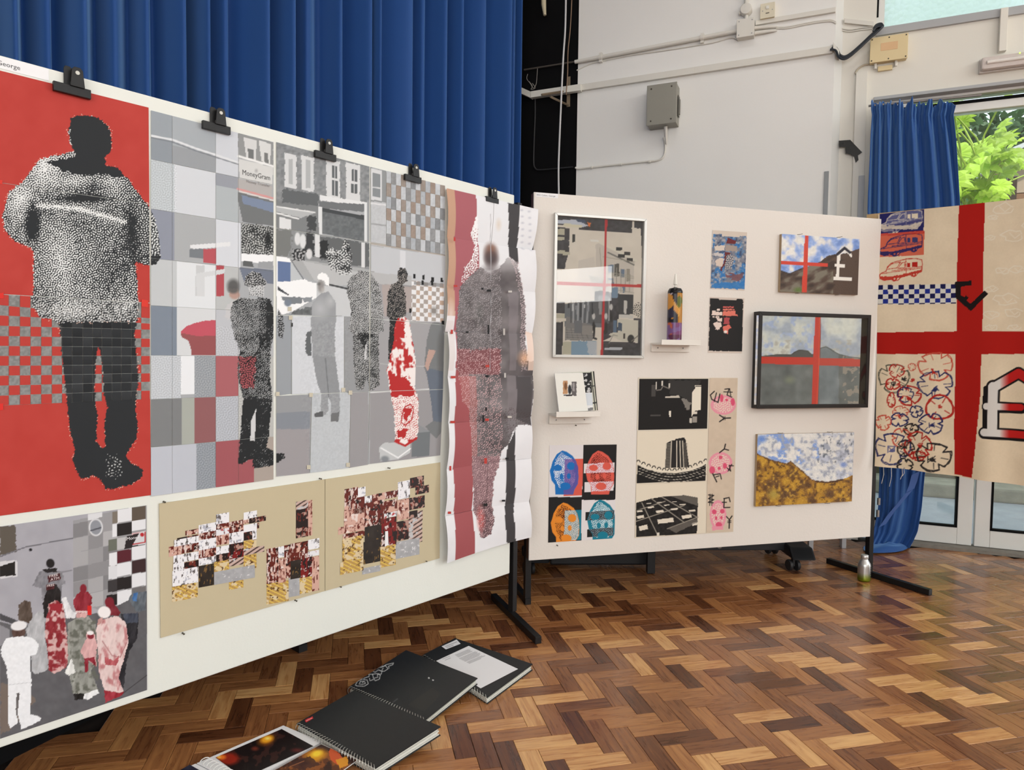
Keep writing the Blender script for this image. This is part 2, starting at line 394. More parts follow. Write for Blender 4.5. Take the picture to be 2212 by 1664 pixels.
def cell_of(px):
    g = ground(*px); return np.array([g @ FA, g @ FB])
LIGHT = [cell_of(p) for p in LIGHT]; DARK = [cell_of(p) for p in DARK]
for n in range(-70, 90):
    for m_ in range(-90, 90):
        for vert in (0, 1):
            c = np.array([m_ + 3 * n + (3 if vert else 0), -m_ + 3 * n], float) * BW + F0
            s = np.array([1, 3.]) * BW if vert else np.array([3., 1]) * BW
            mid = c + s / 2; w = FA * mid[0] + FB * mid[1]
            a, b = w @ E1, w @ E2
            if a < -2.2 or a > 7.0 or b < -5.9 or b > EW - .13: continue
            blocks.append((c, s, vert, w))
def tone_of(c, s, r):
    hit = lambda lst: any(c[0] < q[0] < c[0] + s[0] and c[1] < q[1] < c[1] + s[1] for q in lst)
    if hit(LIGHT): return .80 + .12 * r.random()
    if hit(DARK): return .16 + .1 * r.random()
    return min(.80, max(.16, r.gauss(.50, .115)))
rb = random.Random(11); scored = []
for k, (c, s, vert, w) in enumerate(blocks):
    size = -1
    if w[1] > .8:
        x, y = proj(w)
        vis = -60 < x < 2270 and 1150 < y < 1715 and not (x < 1095 and y < 1618 - .345 * x) and not (1142 < x < 1890 and y < 1213 - .0735 * (x - 1142))
        vis = vis and not (x < 380 and y > 1600 and x < 0)
        if vis: size = 1 / (w[1] ** 3)
    scored.append(size)
order = sorted(range(len(blocks)), key=lambda k: -scored[k])
parts = set(k for k in order[:300] if scored[k] > 0)
bmesh_ = [block_mesh(0), block_mesh(1)]
SV, SF, SCOL, SUV = [], [], [], []
bv = [block_verts(0), block_verts(1)]
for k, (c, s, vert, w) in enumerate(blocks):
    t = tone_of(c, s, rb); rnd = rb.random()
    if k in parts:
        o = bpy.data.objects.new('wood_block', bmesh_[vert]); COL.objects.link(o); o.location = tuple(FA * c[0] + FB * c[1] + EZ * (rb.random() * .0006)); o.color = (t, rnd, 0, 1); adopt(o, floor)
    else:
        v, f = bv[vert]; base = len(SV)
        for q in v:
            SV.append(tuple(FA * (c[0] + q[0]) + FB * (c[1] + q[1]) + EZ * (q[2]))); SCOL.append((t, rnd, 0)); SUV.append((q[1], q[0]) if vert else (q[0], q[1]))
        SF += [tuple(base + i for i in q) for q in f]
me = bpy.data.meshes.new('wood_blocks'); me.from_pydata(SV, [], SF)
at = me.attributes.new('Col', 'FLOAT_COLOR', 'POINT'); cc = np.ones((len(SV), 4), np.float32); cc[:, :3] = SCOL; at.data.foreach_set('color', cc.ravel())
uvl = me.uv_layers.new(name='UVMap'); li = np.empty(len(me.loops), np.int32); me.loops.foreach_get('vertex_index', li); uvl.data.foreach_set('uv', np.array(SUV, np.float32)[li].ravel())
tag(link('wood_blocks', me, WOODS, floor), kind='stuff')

# ---- walls
uw = lambda pl, x, y=300: float(pl.uv(x, y)[0])
u_wl, u_wr = uw(W1, 1246), uw(W1, 1797)
wall_back = struct(slab_obj('wall_back', W1, u_wl, u_wr, 0, CEIL, -.35, 0, WALL))
wall_black = struct(slab_obj('wall_stage_side', W1, u_wl - 2.2, u_wl, 0, CEIL, -.35, -.012, BLACKP))
u_pl, u_pr = uw(WP, 1813), uw(WP, 1877, 500)
a0, a1 = W1.pt(u_wr, 0, 0), WP.pt(u_pl, 0, 0)
struct(MB().add([a0, a1, a1 + E2 * .05, a0 + E2 * .1, a0 + EZ * CEIL, a1 + EZ * CEIL, a1 + E2 * .05 + EZ * CEIL, a0 + E2 * .1 + EZ * CEIL],
                [(0, 1, 2, 3), (4, 5, 6, 7), (0, 1, 5, 4), (1, 2, 6, 5), (2, 3, 7, 6), (3, 0, 4, 7)]).build('trim_1', FRAME))
wall_right = struct(slab_obj('wall_right', WP, u_pl, u_pr, 0, CEIL, -.25, 0, WALL2))
z_lint, z_sill = float(WP.uv(2045, 192)[1]), float(WP.uv(2060, 44)[1])
struct(slab_obj('wall_lintel', WP, u_pr, u_pr + 4.6, z_lint, z_sill, -.2, 0, WALL2))
slab_obj('lintel_edge', WP, u_pr, u_pr + 4.6, z_lint - .02, z_lint, -.2, .012, GREYW, wall_right)
struct(slab_obj('wall_head', WP, u_pr, u_pr + 4.6, CEIL - .08, CEIL, -.2, 0, WALL2))
# rest of the hall: far wall and rear wall with bars added before the area lights for reflections, ceiling, stage side
PF = Plane(hall(7.0, 0), -E2, EZ, -E1); PR = Plane(hall(0, -6.0), -E1, EZ, E2)
HALLW = mat('hall_wall_paint', (205, 200, 190), .8)
wf = struct(slab_obj('wall_far', PF, -EW, 6, 0, CEIL, -.2, 0, HALLW)); wr = struct(slab_obj('wall_rear', PR, -7, 5, 0, CEIL, -.2, 0, HALLW))
for i in range(5):
    slab_obj('added_window_post', PF, .7 + i * 1.32, .76 + i * 1.32, 2.2, 2.9, .12, .17, FRAME, wf)
    slab_obj('added_window_post', PR, -4.5 + i * 1.48, -4.42 + i * 1.48, .95, 3.65, .12, .17, FRAME, wr)
struct(MB().box(hall(-5, -6, CEIL), E1 * 12.2, E2 * (EW + 6.1), EZ * .15).build('ceiling', mat('ceiling_paint', (222, 220, 214), .85)))
struct(MB().box(hall(-5.2, -6, 0), E1 * .2, E2 * 12, EZ * CEIL).build('wall_left', BLACKP))
# stage: black front and deck
stage = struct(MB().box(hall(-2.25, -6, 0), E1 * .03, E2 * (EW + 5.75), EZ * .95).build('stage_front', BLACKP))
MB().box(hall(-5, -6, .9), E1 * 2.78, E2 * (EW + 5.75), EZ * .05).build('stage_deck', mat('stage_deck_wood', (58, 42, 32), .6), stage)
struct(slab_obj('trim_threshold', PW, uw(PW, 1960, 1170), u_pr + 4.6, .0, .022, -.05, .12, mat('worn_threshold', (128, 124, 116), .8, var=.3, scale=30)))
struct(MB().box(hall(7.0, EW - .1, 0), E1 * .2, E2 * .3, EZ * CEIL).build('wall_corner', HALLW))

# ---- upper window
win1 = struct(slab_obj('window_1', PW, u_pr, uw(PW, 1909, 40), z_sill, CEIL - .08, -.05, .05, FRAME))
slab_obj('window_sill', PW, u_pr, u_pr + 4.6, z_sill - .03, z_sill + .02, -.06, .12, GREYW, win1)
slab_obj('window_gasket', PW, uw(PW, 1888, 20), uw(PW, 1897, 20), z_sill + .12, CEIL - .08, .05, .054, BLACKP, win1)
m = bpy.data.materials.new('obscured_glass'); m.use_nodes = True; N = m.node_tree.nodes; L = m.node_tree.links
b = N['Principled BSDF']; b.inputs['Base Color'].default_value = (.93, 1, .98, 1); b.inputs['Transmission Weight'].default_value = 1; b.inputs['Roughness'].default_value = .3; b.inputs['IOR'].default_value = 1.15; b.inputs['Base Color'].default_value = (.95, 1, 1, 1)
tc = N.new('ShaderNodeTexCoord'); vz = N.new('ShaderNodeTexVoronoi'); vz.inputs['Scale'].default_value = 34; L.new(tc.outputs['Object'], vz.inputs['Vector'])
bp = N.new('ShaderNodeBump'); bp.inputs['Strength'].default_value = .5; bp.inputs['Distance'].default_value = .01; L.new(vz.outputs['Distance'], bp.inputs['Height']); L.new(bp.outputs[0], b.inputs['Normal'])
tl = N.new('ShaderNodeBsdfTranslucent'); tl.inputs[0].default_value = (.9, .99, .98, 1); L.new(bp.outputs[0], tl.inputs['Normal']); mxs = N.new('ShaderNodeMixShader'); mxs.inputs[0].default_value = .55
L.new(b.outputs[0], mxs.inputs[1]); L.new(tl.outputs[0], mxs.inputs[2]); L.new(mxs.outputs[0], N['Material Output'].inputs[0])
slab_obj('obscured_pane', PW, uw(PW, 1909, 40), u_pr + 4.6, z_sill + .02, CEIL - .08, -.012, -.006, m, win1)
# ---- glazed doors
GLASS = glass_mat('window_glass', (.97, .99, .98)); z_head = float(PW.uv(2140, 221)[1]); z_top = float(PW.uv(2120, 560)[1])
def leaf(name, u0, u1, sw, glass_z):
    d = struct(slab_obj(name, PW, u0, u0 + sw, .025, z_top, -.03, .03, FRAME, bevel=.004))
    slab_obj('stile', PW, u1 - sw, u1, .025, z_top, -.03, .03, FRAME, d, .004)
    slab_obj('bottom_rail', PW, u0 + sw, u1 - sw, .025, glass_z, -.03, .03, FRAME, d, .004)
    slab_obj('top_rail', PW, u0 + sw, u1 - sw, z_top - .06, z_top, -.03, .03, FRAME, d, .004)
    g = MB(); t = .012
    for q in ((u0 + sw, u0 + sw + t, glass_z, z_top - .06), (u1 - sw - t, u1 - sw, glass_z, z_top - .06)): g.slab(PW, *q, -.006, .033)
    g.slab(PW, u0 + sw, u1 - sw, glass_z, glass_z + t, -.006, .033).slab(PW, u0 + sw, u1 - sw, z_top - .06 - t, z_top - .06, -.006, .033)
    g.build('gasket', BLACKP, d)
    slab_obj('glass_pane', PW, u0 + sw + .004, u1 - sw - .004, glass_z + .004, z_top - .064, -.004, .002, GLASS, d)
    return d
ud1, ud2 = uw(PW, 2098.5, 1120), uw(PW, 2104, 1120); sw1 = ud1 - uw(PW, 2066, 1120)
gz = float(PW.uv(2066, 1138)[1])
leaf('door_1', ud1 - .86, ud1, sw1, gz); leaf('door_2', ud2, ud2 + .86, sw1, gz); leaf('door_3', ud2 + .9, ud2 + 1.76, sw1, gz)
z_str = float(PW.uv(2140, 203)[1]); df = struct(slab_obj('door_frame', PW, u_pr - .02, u_pr + 4.6, z_str, z_lint, -.06, .04, FRAME))
slab_obj('fanlight_pane', PW, uw(PW, 1960, 215), u_pr + 4.6, z_head + .02, z_str, -.004, .002, GLASS, df); slab_obj('head_block', PW, u_pr - .02, uw(PW, 1960, 215), z_head + .02, z_str, -.06, .04, FRAME, df)
slab_obj('side_jamb', PW, u_pr - .02, ud1 - .87, .02, z_head + .02, -.06, .04, FRAME, df)
slab_obj('head_gasket', PW, u_pr, u_pr + 4.6, z_head, z_head + .02, -.04, .035, BLACKP, df)
slab_obj('transom', PW, ud1 - .87, u_pr + 4.6, z_top + .005, z_top + .09, -.06, .04, FRAME, df)
win2 = struct(slab_obj('window_2', PW, ud1 - .87, ud1 - .83, z_top + .09, z_head, -.05, .03, FRAME))
slab_obj('top_rail', PW, ud1 - .83, u_pr + 4.6, z_head - .05, z_head, -.05, .03, FRAME, win2)
slab_obj('glass_pane', PW, ud1 - .83, u_pr + 4.6, z_top + .09, z_head - .05, -.004, .002, GLASS, win2)

# ---- big stage curtain
CU = Plane((0, 5.5, 0), (.7215, .6925, 0), EZ, (.6925, -.7215, 0))
cols = [-620, -520, -430, -340, -260, -180, -110, -50, 20, 92, 163, 232, 300, 372, 420, 468, 545, 600, 643, 705, 768, 782, 855, 892, 932, 968, 1015, 1060, 1083, 1103]
us = np.array([uw(CU, x, 200) for x in cols]); ph = np.arange(len(cols), dtype=float)
U = np.linspace(us[0], us[-1], 1100); PH = np.interp(U, us, ph); r3 = np.random.default_rng(4)
amp = .04 + .06 * r3.random(len(cols)); A = np.interp(PH, ph, amp); zz = np.linspace(.95, 4.7, 15); V = []
sk = r3.uniform(.25, .75, len(cols) + 1); fl = np.clip(np.floor(PH).astype(int), 0, len(cols) - 1); fr_ = PH - fl
for z in zz:
    c_ = sk[fl] + .05 * np.sin(z * .9 + fl)                       # where each fold turns back
    t_ = np.where(fr_ < c_, fr_ / c_, (1 - fr_) / (1 - c_)); w = t_ * t_ * (3 - 2 * t_)
    off = A * 2.3 * (1 - w) ** 1.3 + .010 * np.sin(PH * 7.3 + z * .5) * w
    V.append(CU.P + np.outer(U, CU.u) + np.outer(off, CU.n) + EZ * z)
m = mat('blue_curtain_cloth', (30, 75, 141), .62, var=.05, scale=4, bump=.05, bscale=700, spec=.3)
m.node_tree.nodes['Principled BSDF'].inputs['Sheen Weight'].default_value = .8; m.node_tree.nodes['Principled BSDF'].inputs['Sheen Tint'].default_value = (.30, .58, 1, 1)
BLUE = m
o = link('stage_curtain', grid_mesh('stage_curtain', np.concatenate(V), len(U) - 1, len(zz) - 1), BLUE)
o.modifiers.new('thickness', 'SOLIDIFY').thickness = .004
tag(o, 'tall royal blue stage curtain hanging in vertical folds behind the long board', 'curtain')
# ---- outside
GRD = mat('concrete_paving', (150, 156, 162), .85, var=.22, scale=5, bump=.3, bscale=40)
struct(MB().box(hall(-3, EW + .06, -.12), E1 * 22, E2 * 16, EZ * .08).build('paving', GRD))
MOSS = mat('mossy_stone', (138, 136, 120), .9, var=.4, scale=7, bump=.6, bscale=30)
g1 = ground(2030, 1076, -.04); b1 = float(g1 @ E2)
struct(MB().box(hall(-1, b1, -.04), E1 * 14, E2 * .45, EZ * .13).build('kerb', MOSS, bevel=.02))
struct(MB().box(hall(-1, b1 + .45, -.04), E1 * 14, E2 * 7, EZ * .3).build('raised_bed', mat('garden_soil', (84, 82, 62), .95, var=.4, scale=6, bump=.6, bscale=25), bevel=.03))
def leaf_mat(name, c, t=.45):
    m = bpy.data.materials.new(name); m.use_nodes = True; N = m.node_tree.nodes; L = m.node_tree.links; b = N['Principled BSDF']; o = N['Material Output']
    oi = N.new('ShaderNodeObjectInfo'); hs = N.new('ShaderNodeHueSaturation'); hs.inputs['Color'].default_value = (*lin(c), 1)
    mr = N.new('ShaderNodeMapRange'); mr.inputs[3].default_value = .65; mr.inputs[4].default_value = 1.3; L.new(oi.outputs['Random'], mr.inputs[0]); L.new(mr.outputs[0], hs.inputs['Value'])
    L.new(hs.outputs[0], b.inputs['Base Color']); b.inputs['Roughness'].default_value = .45
    tr = N.new('ShaderNodeBsdfTranslucent'); L.new(hs.outputs[0], tr.inputs[0]); mx = N.new('ShaderNodeMixShader'); mx.inputs[0].default_value = t
    L.new(b.outputs[0], mx.inputs[1]); L.new(tr.outputs[0], mx.inputs[2]); L.new(mx.outputs[0], o.inputs[0]); return m
LEAF = leaf_mat('palmate_leaf', (186, 216, 84)); HEDGE = leaf_mat('hedge_leaf', (70, 104, 62), .25)
def palmate():
    v = [(0, 0, .0)]; f = []; k = 9; span = math.radians(285)
    for i in range(k):
        a = -span / 2 + span * i / (k - 1); l = .19 * (1 - .35 * abs(i - 4) / 4); d = (math.cos(a), math.sin(a)); e = (-d[1], d[0]); w = .036
        b = len(v)
        for t, q, z in ((.30, .55, .012), (.62, 1, .02), (.85, .6, .0), (1., 0, -.03)):
            if q: v += [(d[0] * l * t + e[0] * w * q, d[1] * l * t + e[1] * w * q, z - .01), (d[0] * l * t, d[1] * l * t, z), (d[0] * l * t - e[0] * w * q, d[1] * l * t - e[1] * w * q, z - .01)]
            else: v.append((d[0] * l, d[1] * l, z))
        f += [(0, b + 1, b), (0, b + 2, b + 1)]
        for j in (0, 3): f += [(b + j, b + j + 1, b + j + 4, b + j + 3), (b + j + 1, b + j + 2, b + j + 5, b + j + 4)]
        f += [(b + 6, b + 7, b + 9), (b + 7, b + 8, b + 9)]
    me = bpy.data.meshes.new('leaf'); me.from_pydata(v, [], f); me.materials.append(LEAF); return me
lm = palmate(); rl = random.Random(21)
bc = np.array([4.75, 7.1, 0.]); bush = thing('fatsia_bush', 'bright green palm-leaved bush seen through the glazed doors', 'bush', bc)
st = MB()
for i in range(290):
    r = rl.uniform(.54, .725) if i % 9 else rl.uniform(.70, .80); Y = rl.uniform(6.5, 7.9); z = .9 + 2.95 * rl.random() ** .7
    if r > .705: z = rl.choice([rl.uniform(3.05, 3.5), rl.uniform(2.2, 2.75), rl.uniform(1.2, 2.6)]) * Y / 7.2
    p = np.array([r * Y, Y, z]); o = bpy.data.objects.new('leaf', lm); COL.objects.link(o); sc = rl.uniform(.7, 1.25)
    o.location = tuple(p); o.scale = (sc, sc, sc); o.rotation_euler = (rl.uniform(.2, 1.15), rl.uniform(-.5, .5), rl.uniform(-2.6, .2)); adopt(o, bush)
    if i % 2 == 0:
        q = bc + np.array([rl.uniform(-.3, .3), rl.uniform(-.2, .2), max(.3, z - .9)]); st.tube([q, (q + p) / 2 + EZ * .15, p], .009, 5)
st.tube([bc + (0, 0, .1), bc + (.1, 0, 1.2), bc + (.05, .1, 2.6)], .04, 7)
tag(st.build('stems', mat('green_stem', (150, 170, 70), .6), bush), kind='stuff')
# hedge far behind, uncountable leaves in one mesh
rh = np.random.default_rng(9); n = 30000; pos = np.stack([rh.uniform(5.5, 15.5, n), rh.uniform(12.9, 14.2, n), rh.uniform(0, 6.0, n)], 1)
tip = rh.normal(size=(n, 3)); tip /= np.linalg.norm(tip, axis=1)[:, None]; sd = np.cross(tip, rh.normal(size=(n, 3))); sd /= np.linalg.norm(sd, axis=1)[:, None]; s = rh.uniform(.08, .17, (n, 1))
V = np.stack([pos - tip * s, pos + sd * s * .5, pos + tip * s, pos - sd * s * .5], 1).reshape(-1, 3)
me = bpy.data.meshes.new('hedge'); me.from_pydata(V.tolist(), [], [(4 * i, 4 * i + 1, 4 * i + 2, 4 * i + 3) for i in range(n)])
tag(link('hedge', me, HEDGE), 'dark green hedge far behind the palm-leaved bush', 'hedge', kind='stuff')
# tall trees beyond, seen through the obscured upper window
def tree(loc, h, r, seed, label):
    t = thing('garden_tree', label, 'tree', loc); q = np.random.default_rng(seed); n = 2600
    MB().tube([loc, np.array(loc) + (.1, 0, h * .5), np.array(loc) + (.05, .1, h * .8)], [.16, .11, .05], 8).build('trunk', mat('bark', (90, 76, 60), .9), t)
    d = q.normal(size=(n, 3)); d /= np.linalg.norm(d, axis=1)[:, None]; P = np.array(loc) + EZ * h + d * r * q.random((n, 1)) ** .4
    tp = q.normal(size=(n, 3)); tp /= np.linalg.norm(tp, axis=1)[:, None]; sd = np.cross(tp, d); sd /= np.linalg.norm(sd, axis=1)[:, None] + 1e-9; s = q.uniform(.08, .16, (n, 1))
    V = np.stack([P - tp * s, P + sd * s * .6, P + tp * s, P - sd * s * .6], 1).reshape(-1, 3)
    me = bpy.data.meshes.new('foliage'); me.from_pydata(V.tolist(), [], [(4 * i, 4 * i + 1, 4 * i + 2, 4 * i + 3) for i in range(n)])
    tag(link('foliage', me, LEAF if seed % 2 else HEDGE, t), kind='stuff')
tree((10.8, 17.4, 0), 9.6, 1.8, 31, 'light green tree beyond the left part of the obscured upper window')
tree((17.4, 17.8, 0), 10.4, 2.3, 32, 'dark green tree beyond the right part of the obscured upper window')
# shed
sp = np.array([6.55, 8.7, 0.]); SH = Plane(sp, E1, EZ, -E2); shed = thing('garden_shed', 'brown timber shed with sloping felt roof behind the bush', 'shed', sp)
PLK = [mat('shed_plank_a', (150, 112, 88), .8, var=.2, scale=12), mat('shed_plank_b', (172, 150, 134), .8, var=.2, scale=12), mat('shed_plank_c', (132, 96, 74), .8, var=.2, scale=12)]
for i in range(12): slab_obj('plank', SH, -.18, 2.6, .1 + i * .30, .39 + i * .30, -1.6, 0, PLK[(i * 7 // 3) % 3], shed)
slab_obj('corner_post', SH, -.26, -.18, .1, 3.6, -.05, .04, mat('dark_post', (58, 44, 36), .8), shed)
pr = [(-.42, 3.62), (2.8, 4.95), (2.8, 5.15), (-.42, 3.80)]
MB().prism(SH, pr, .05, .12).build('fascia', mat('brown_fascia', (104, 66, 50), .6), shed)
MB().prism(SH, [(a, b + .2) for a, b in ((-.46, 3.60), (2.85, 4.96), (2.85, 5.02), (-.46, 3.66))], -1.7, .16).build('roof', mat('pale_felt', (190, 192, 194), .8), shed)
# ================================================================== display boards
zA, zB, zC, zD, zE = zm(0, 100, 3.0806), zm(0, 600, 3.2), zm(0, 1080, 2.85), zm(310, 220, 3.961), zm(310, 620, 3.618)
zF, zG, zI, zJ, zK = zm(590, 290, 4.754), zm(590, 560, 3.541), zm(930, 380, 3.96), zm(930, 780, 3.78), zm(1160, 430, 4.496)
zL, zM, zN, zO, zP = zm(1390, 470, 5.04), zm(1620, 480, 3.96), zm(1160, 780, 3.96), zm(1350, 800, 4.378), zm(1600, 900, 5.943)
zQ, zR, zS, zT, zU = zm(1880, 430, 5.042), zm(1880, 740, 4.895), zm(1780, 0, 3.618), zm(1100, 0, 3.7825), zm(1360, 0, 3.466)
zV, zW, zX, zY, zZ = zm(1740, 1010, 4.686), zm(1000, 1130, 2.836), zm(360, 1360, 2.6976), zm(330, 1060, 5.043), zm(690, 1000, 5.737)
def foot(pa, pb, h=.032, w=.03):
    a, b = ground(*pa), ground(*pb); d = (b - a) / np.linalg.norm(b - a); s = np.array([-d[1], d[0], 0])
    return MB().box(a - s * w / 2 + EZ * .001, b - a, s * w, EZ * h)
ur1 = float(B1.uv(1106, 830)[0]); ul1 = ur1 - 2.09
bd1 = thing('display_board', 'long white display board in front of the blue stage curtain', 'board', B1.pt((ur1 + ul1) / 2, 0))
slab_obj('panel', B1, ul1, ur1, .227, 2.008, -.018, 0, WHITE_BOARD, bd1, .004)
slab_obj('rear_panel', B1, ul1 + .01, ur1 - .01, .24, 1.99, -.04, -.0185, BLACKP, bd1)
slab_obj('post', B1, -.015, .015, .03, 1.98, -.031, -.001, BLACKM, bd1, .002)
foot((1066, 1296), (1163, 1392)).build('foot', BLACKM, bd1, bevel=.002)
q = ground(655, 1409); uq = float((q - B1.P) @ B1.u); dq = float((q - B1.P) @ B1.n)
slab_obj('post', B1, uq - .015, uq + .015, .031, 1.9, dq - .25, dq - .22, BLACKM, bd1); MB().box(B1.pt(uq - .02, .001, dq), B1.u * .04, -B1.n * .45, EZ * .03).build('foot', BLACKM, bd1); slab_obj('brace', B1, uq - .012, uq + .012, 1.86, 1.885, dq - .22, -.041, BLACKM, bd1)
ul2, ur2 = float(B2.uv(1148, 800)[0]), float(B2.uv(1893, 800)[0])
bd2 = thing('display_board', 'cream display board with framed pictures against the white wall', 'board', B2.pt((ul2 + ur2) / 2, 0))
slab_obj('panel', B2, ul2, ur2, .243, 2.059, -.012, 0, CREAM_BOARD, bd2, .003)
slab_obj('edge_frame', B2, ul2 + .001, ul2 + .03, .245, 2.057, -.05, -.0125, WOODEDGE, bd2)
slab_obj('edge_frame', B2, ur2 - .03, ur2 - .001, .245, 2.057, -.05, -.0125, WOODEDGE, bd2)
slab_obj('edge_frame', B2, ul2 + .031, ur2 - .031, 2.03, 2.057, -.05, -.0125, WOODEDGE, bd2)
slab_obj('post', B2, ur2 + .004, ur2 + .034, .032, 2.02, -.04, -.008, BLACKM, bd2, .002)
foot((1788, 1217), (2010, 1287)).build('foot', BLACKM, bd2, bevel=.002)
slab_obj('post', B2, ul2 - .0, ul2 + .03, .0, 2.0, -.09, -.055, BLACKM, bd2)
q = B2.pt(ul2 + .015, 0, -.3); MB().box(q - B2.u * .015 + EZ * .001, B2.u * .03, B2.n * .25, EZ * .03).build('foot', BLACKM, bd2)
for a, b in ((1892, 1084), (1890, 1110)):
    MB().slab(B2, *(lambda c: (c[0] - .0, c[0] + .014, c[1] - .02, c[1] + .02))(B2.uv(a + 5, b)), -.008, .002).build('bracket', STEEL, bd2)
pn = [(1257, 1224), (1470, 1190), (1700, 640), (1655, 560)]
# name slips
def slip(px, w, h, s, lab, pl):
    c = pl.uv(*px); t = thing('name_slip', lab, 'paper slip', pl.pt(c[0] + w / 2, c[1] + h / 2))
    slab_obj('slip', pl, c[0], c[0] + w, c[1], c[1] + h, .0004, .0009, WHITEPAPER, t)
    text('lettering', s, pl, pl_px(pl, c[0] + .004, c[1] + h * .28), h * .38, mat('grey_ink', (88, 88, 92), .7), t, .0014)
def pl_px(pl, a, b): return tuple(float(q) for q in proj(pl.pt(a, b)))
slip((1157, 425), .115, .021, '3051 Cohen, George', 'small white name slip at the top left corner of the cream board', B2)
slip((-110, 119), .205, .03, '3051 Cohen, George', 'white name slip along the top left edge of the long board', B1)

# ================================================================== prints on the long board
vp = lambda x, y0, xr=326.: 782 + (y0 - 782) * (2418 - x) / (2418 - xr)    # a level line on the long board
def bq(x0, x1, ya, yb, xr=326., lean=0.): return [(x0, vp(x0, ya, xr)), (x1, vp(x1, ya, xr)), (x1 + lean, vp(x1, yb, xr)), (x0 + lean, vp(x0, yb, xr))]
RED = (181, 61, 54); INK = (40, 43, 46)
MAN_TOP = zA((470, 480), (510, 466), (560, 460), (610, 464), (650, 475), (700, 510), (730, 560), (745, 620), (742, 660), (735, 700), (700, 745), (705, 790), (780, 810), (850, 880), (930, 990), (985, 1060), (1030, 1150), (1055, 1240), (1070, 1400), (1040, 1450), (1000, 1460), (900, 1440), (915, 1560), (918, 1664)) + [(300, 650), (297, 694), (125, 697), (112, 689), (87, 687), (73, 666), (67, 647)] + \
    zA((220, 1664), (225, 1400), (210, 1345), (100, 1300), (30, 1220), (14, 1130), (60, 970), (160, 890), (270, 750), (400, 720), (490, 700), (465, 640), (455, 560))
MAN_LEG = zB((400, 300), (415, 340), (430, 560), (455, 800), (470, 950), (490, 1090), (520, 1190), (500, 1260), (530, 1340), (560, 1390), (610, 1385), (640, 1365), (690, 1390), (730, 1460), (780, 1460), (910, 1430), (990, 1370), (985, 1320), (900, 1280), (870, 1225), (940, 1120), (955, 1050), (935, 880), (960, 700), (930, 400), (945, 290))
GAP = zB((680, 470), (665, 550), (655, 750), (660, 860), (675, 960), (665, 1130), (705, 1180), (730, 1160), (720, 1000), (745, 900), (715, 800), (715, 740), (700, 550))
def paint_man(p):
    leg = p.inside(MAN_LEG, 2.2, 3.) & ~p.inside(GAP, 2.2, 3.); p.put(leg, INK)
    edge = p.inside(MAN_LEG, 6, 2.) & ~leg & (turing(p.x, p.y, 4.5) > .78) & ~p.inside(GAP); p.put(edge, (225, 196, 180))
    top = p.inside(MAN_TOP, 2.4, 3.); halo = p.inside(MAN_TOP, 6, 2.) & ~top & (turing(p.x, p.y, 4.5) > .80); p.put(halo, (228, 196, 182))
    p.put(top, INK)
    x, y = p.x, p.y
    t = .36 + .2 * (fbm(x, y, 60, 2) - .5) - .07 * np.clip((x - 180) / 120, 0, 1)
    def add(cx, cy, rx, ry, k):
        nonlocal t; r = np.hypot((x - cx) / rx, (y - cy) / ry); t = t + k * np.clip(1 - r, 0, 1)
    for a in ((95, 360, 45, 60, .5), (45, 430, 40, 60, .45), (160, 395, 60, 25, .4), (240, 400, 40, 30, .35), (130, 560, 40, 110, .25), (70, 480, 22, 60, -.7), (285, 500, 25, 80, -.35), (195, 405, 80, 20, -.3), (180, 428, 70, 12, -.6), (150, 670, 70, 25, .3), (270, 660, 40, 30, .2), (230, 590, 60, 60, -.15)): add(*a)
    pts = zA((250, 1060), (520, 1080), (830, 1170)); d = np.full(len(x), 99.)
    for (ax, ay), (bx, by) in zip(pts[:-1], pts[1:]):
        k = np.clip(((x - ax) * (bx - ax) + (y - ay) * (by - ay)) / ((bx - ax) ** 2 + (by - ay) ** 2), 0, 1); d = np.minimum(d, np.hypot(x - ax - k * (bx - ax), y - ay - k * (by - ay)))
    t = t + .55 * np.clip(1 - d / 8, 0, 1)
    hood = p.inside(zA((300, 770), (500, 735), (470, 640), (455, 480), (560, 455), (760, 480), (760, 760), (840, 850), (800, 880), (700, 850), (560, 860), (430, 830)), 3)
    p.tone(top & ~hood, t, INK, (226, 229, 229), 4.9)
    p.tone(leg & p.inside([(230, 985), (262, 985), (262, 1032), (230, 1032)], 6), .13, INK, (200, 203, 203), 6)
def paint_red(p):
    p.fill(RED); p.grain(4, 30, 1); paint_man(p)
red = thing('figure_poster', 'red poster with a black and white standing figure seen from behind', 'poster', B1.at(160, 1090))
seam = lambda x, ya, yb: ya + (yb - ya) * x / 321.
xl = -118
sheet('paper_sheet', B1, [(xl, 123), (321, 232.5), (322.5, 441), (xl, 377)], paint_red, 1.5, .002, red)
sheet('paper_sheet', B1, [(xl, 378), (322.5, 442), (323.5, 654), (xl, 628)], paint_red, 1.5, .0022, red)
sheet('paper_sheet', B1, [(xl, 882), (324.5, 862), (326, 1070), (xl, 1131)], paint_red, 1.6, .002, red)
cb = [-118, -96, -73, -50, -27, -4, 19, 43, 66, 89, 112, 134, 156, 179, 200, 220, 242, 262, 284, 305, 324]; rbw = [636, 659.5, 681.5, 704, 726, 747.5, 769, 790.5, 812, 833.5, 855, 876.5]
def wy(x, r):
    t = rbw[r]; return (t + (x / 321.) * (19 if r == 0 else 0)) if r == 0 else 770 + (t - 770) * (1 - .065 * (x / 321.) * 2.0) + (14 if r == 1 else 6 if r == 2 else 0) * (x / 321.)
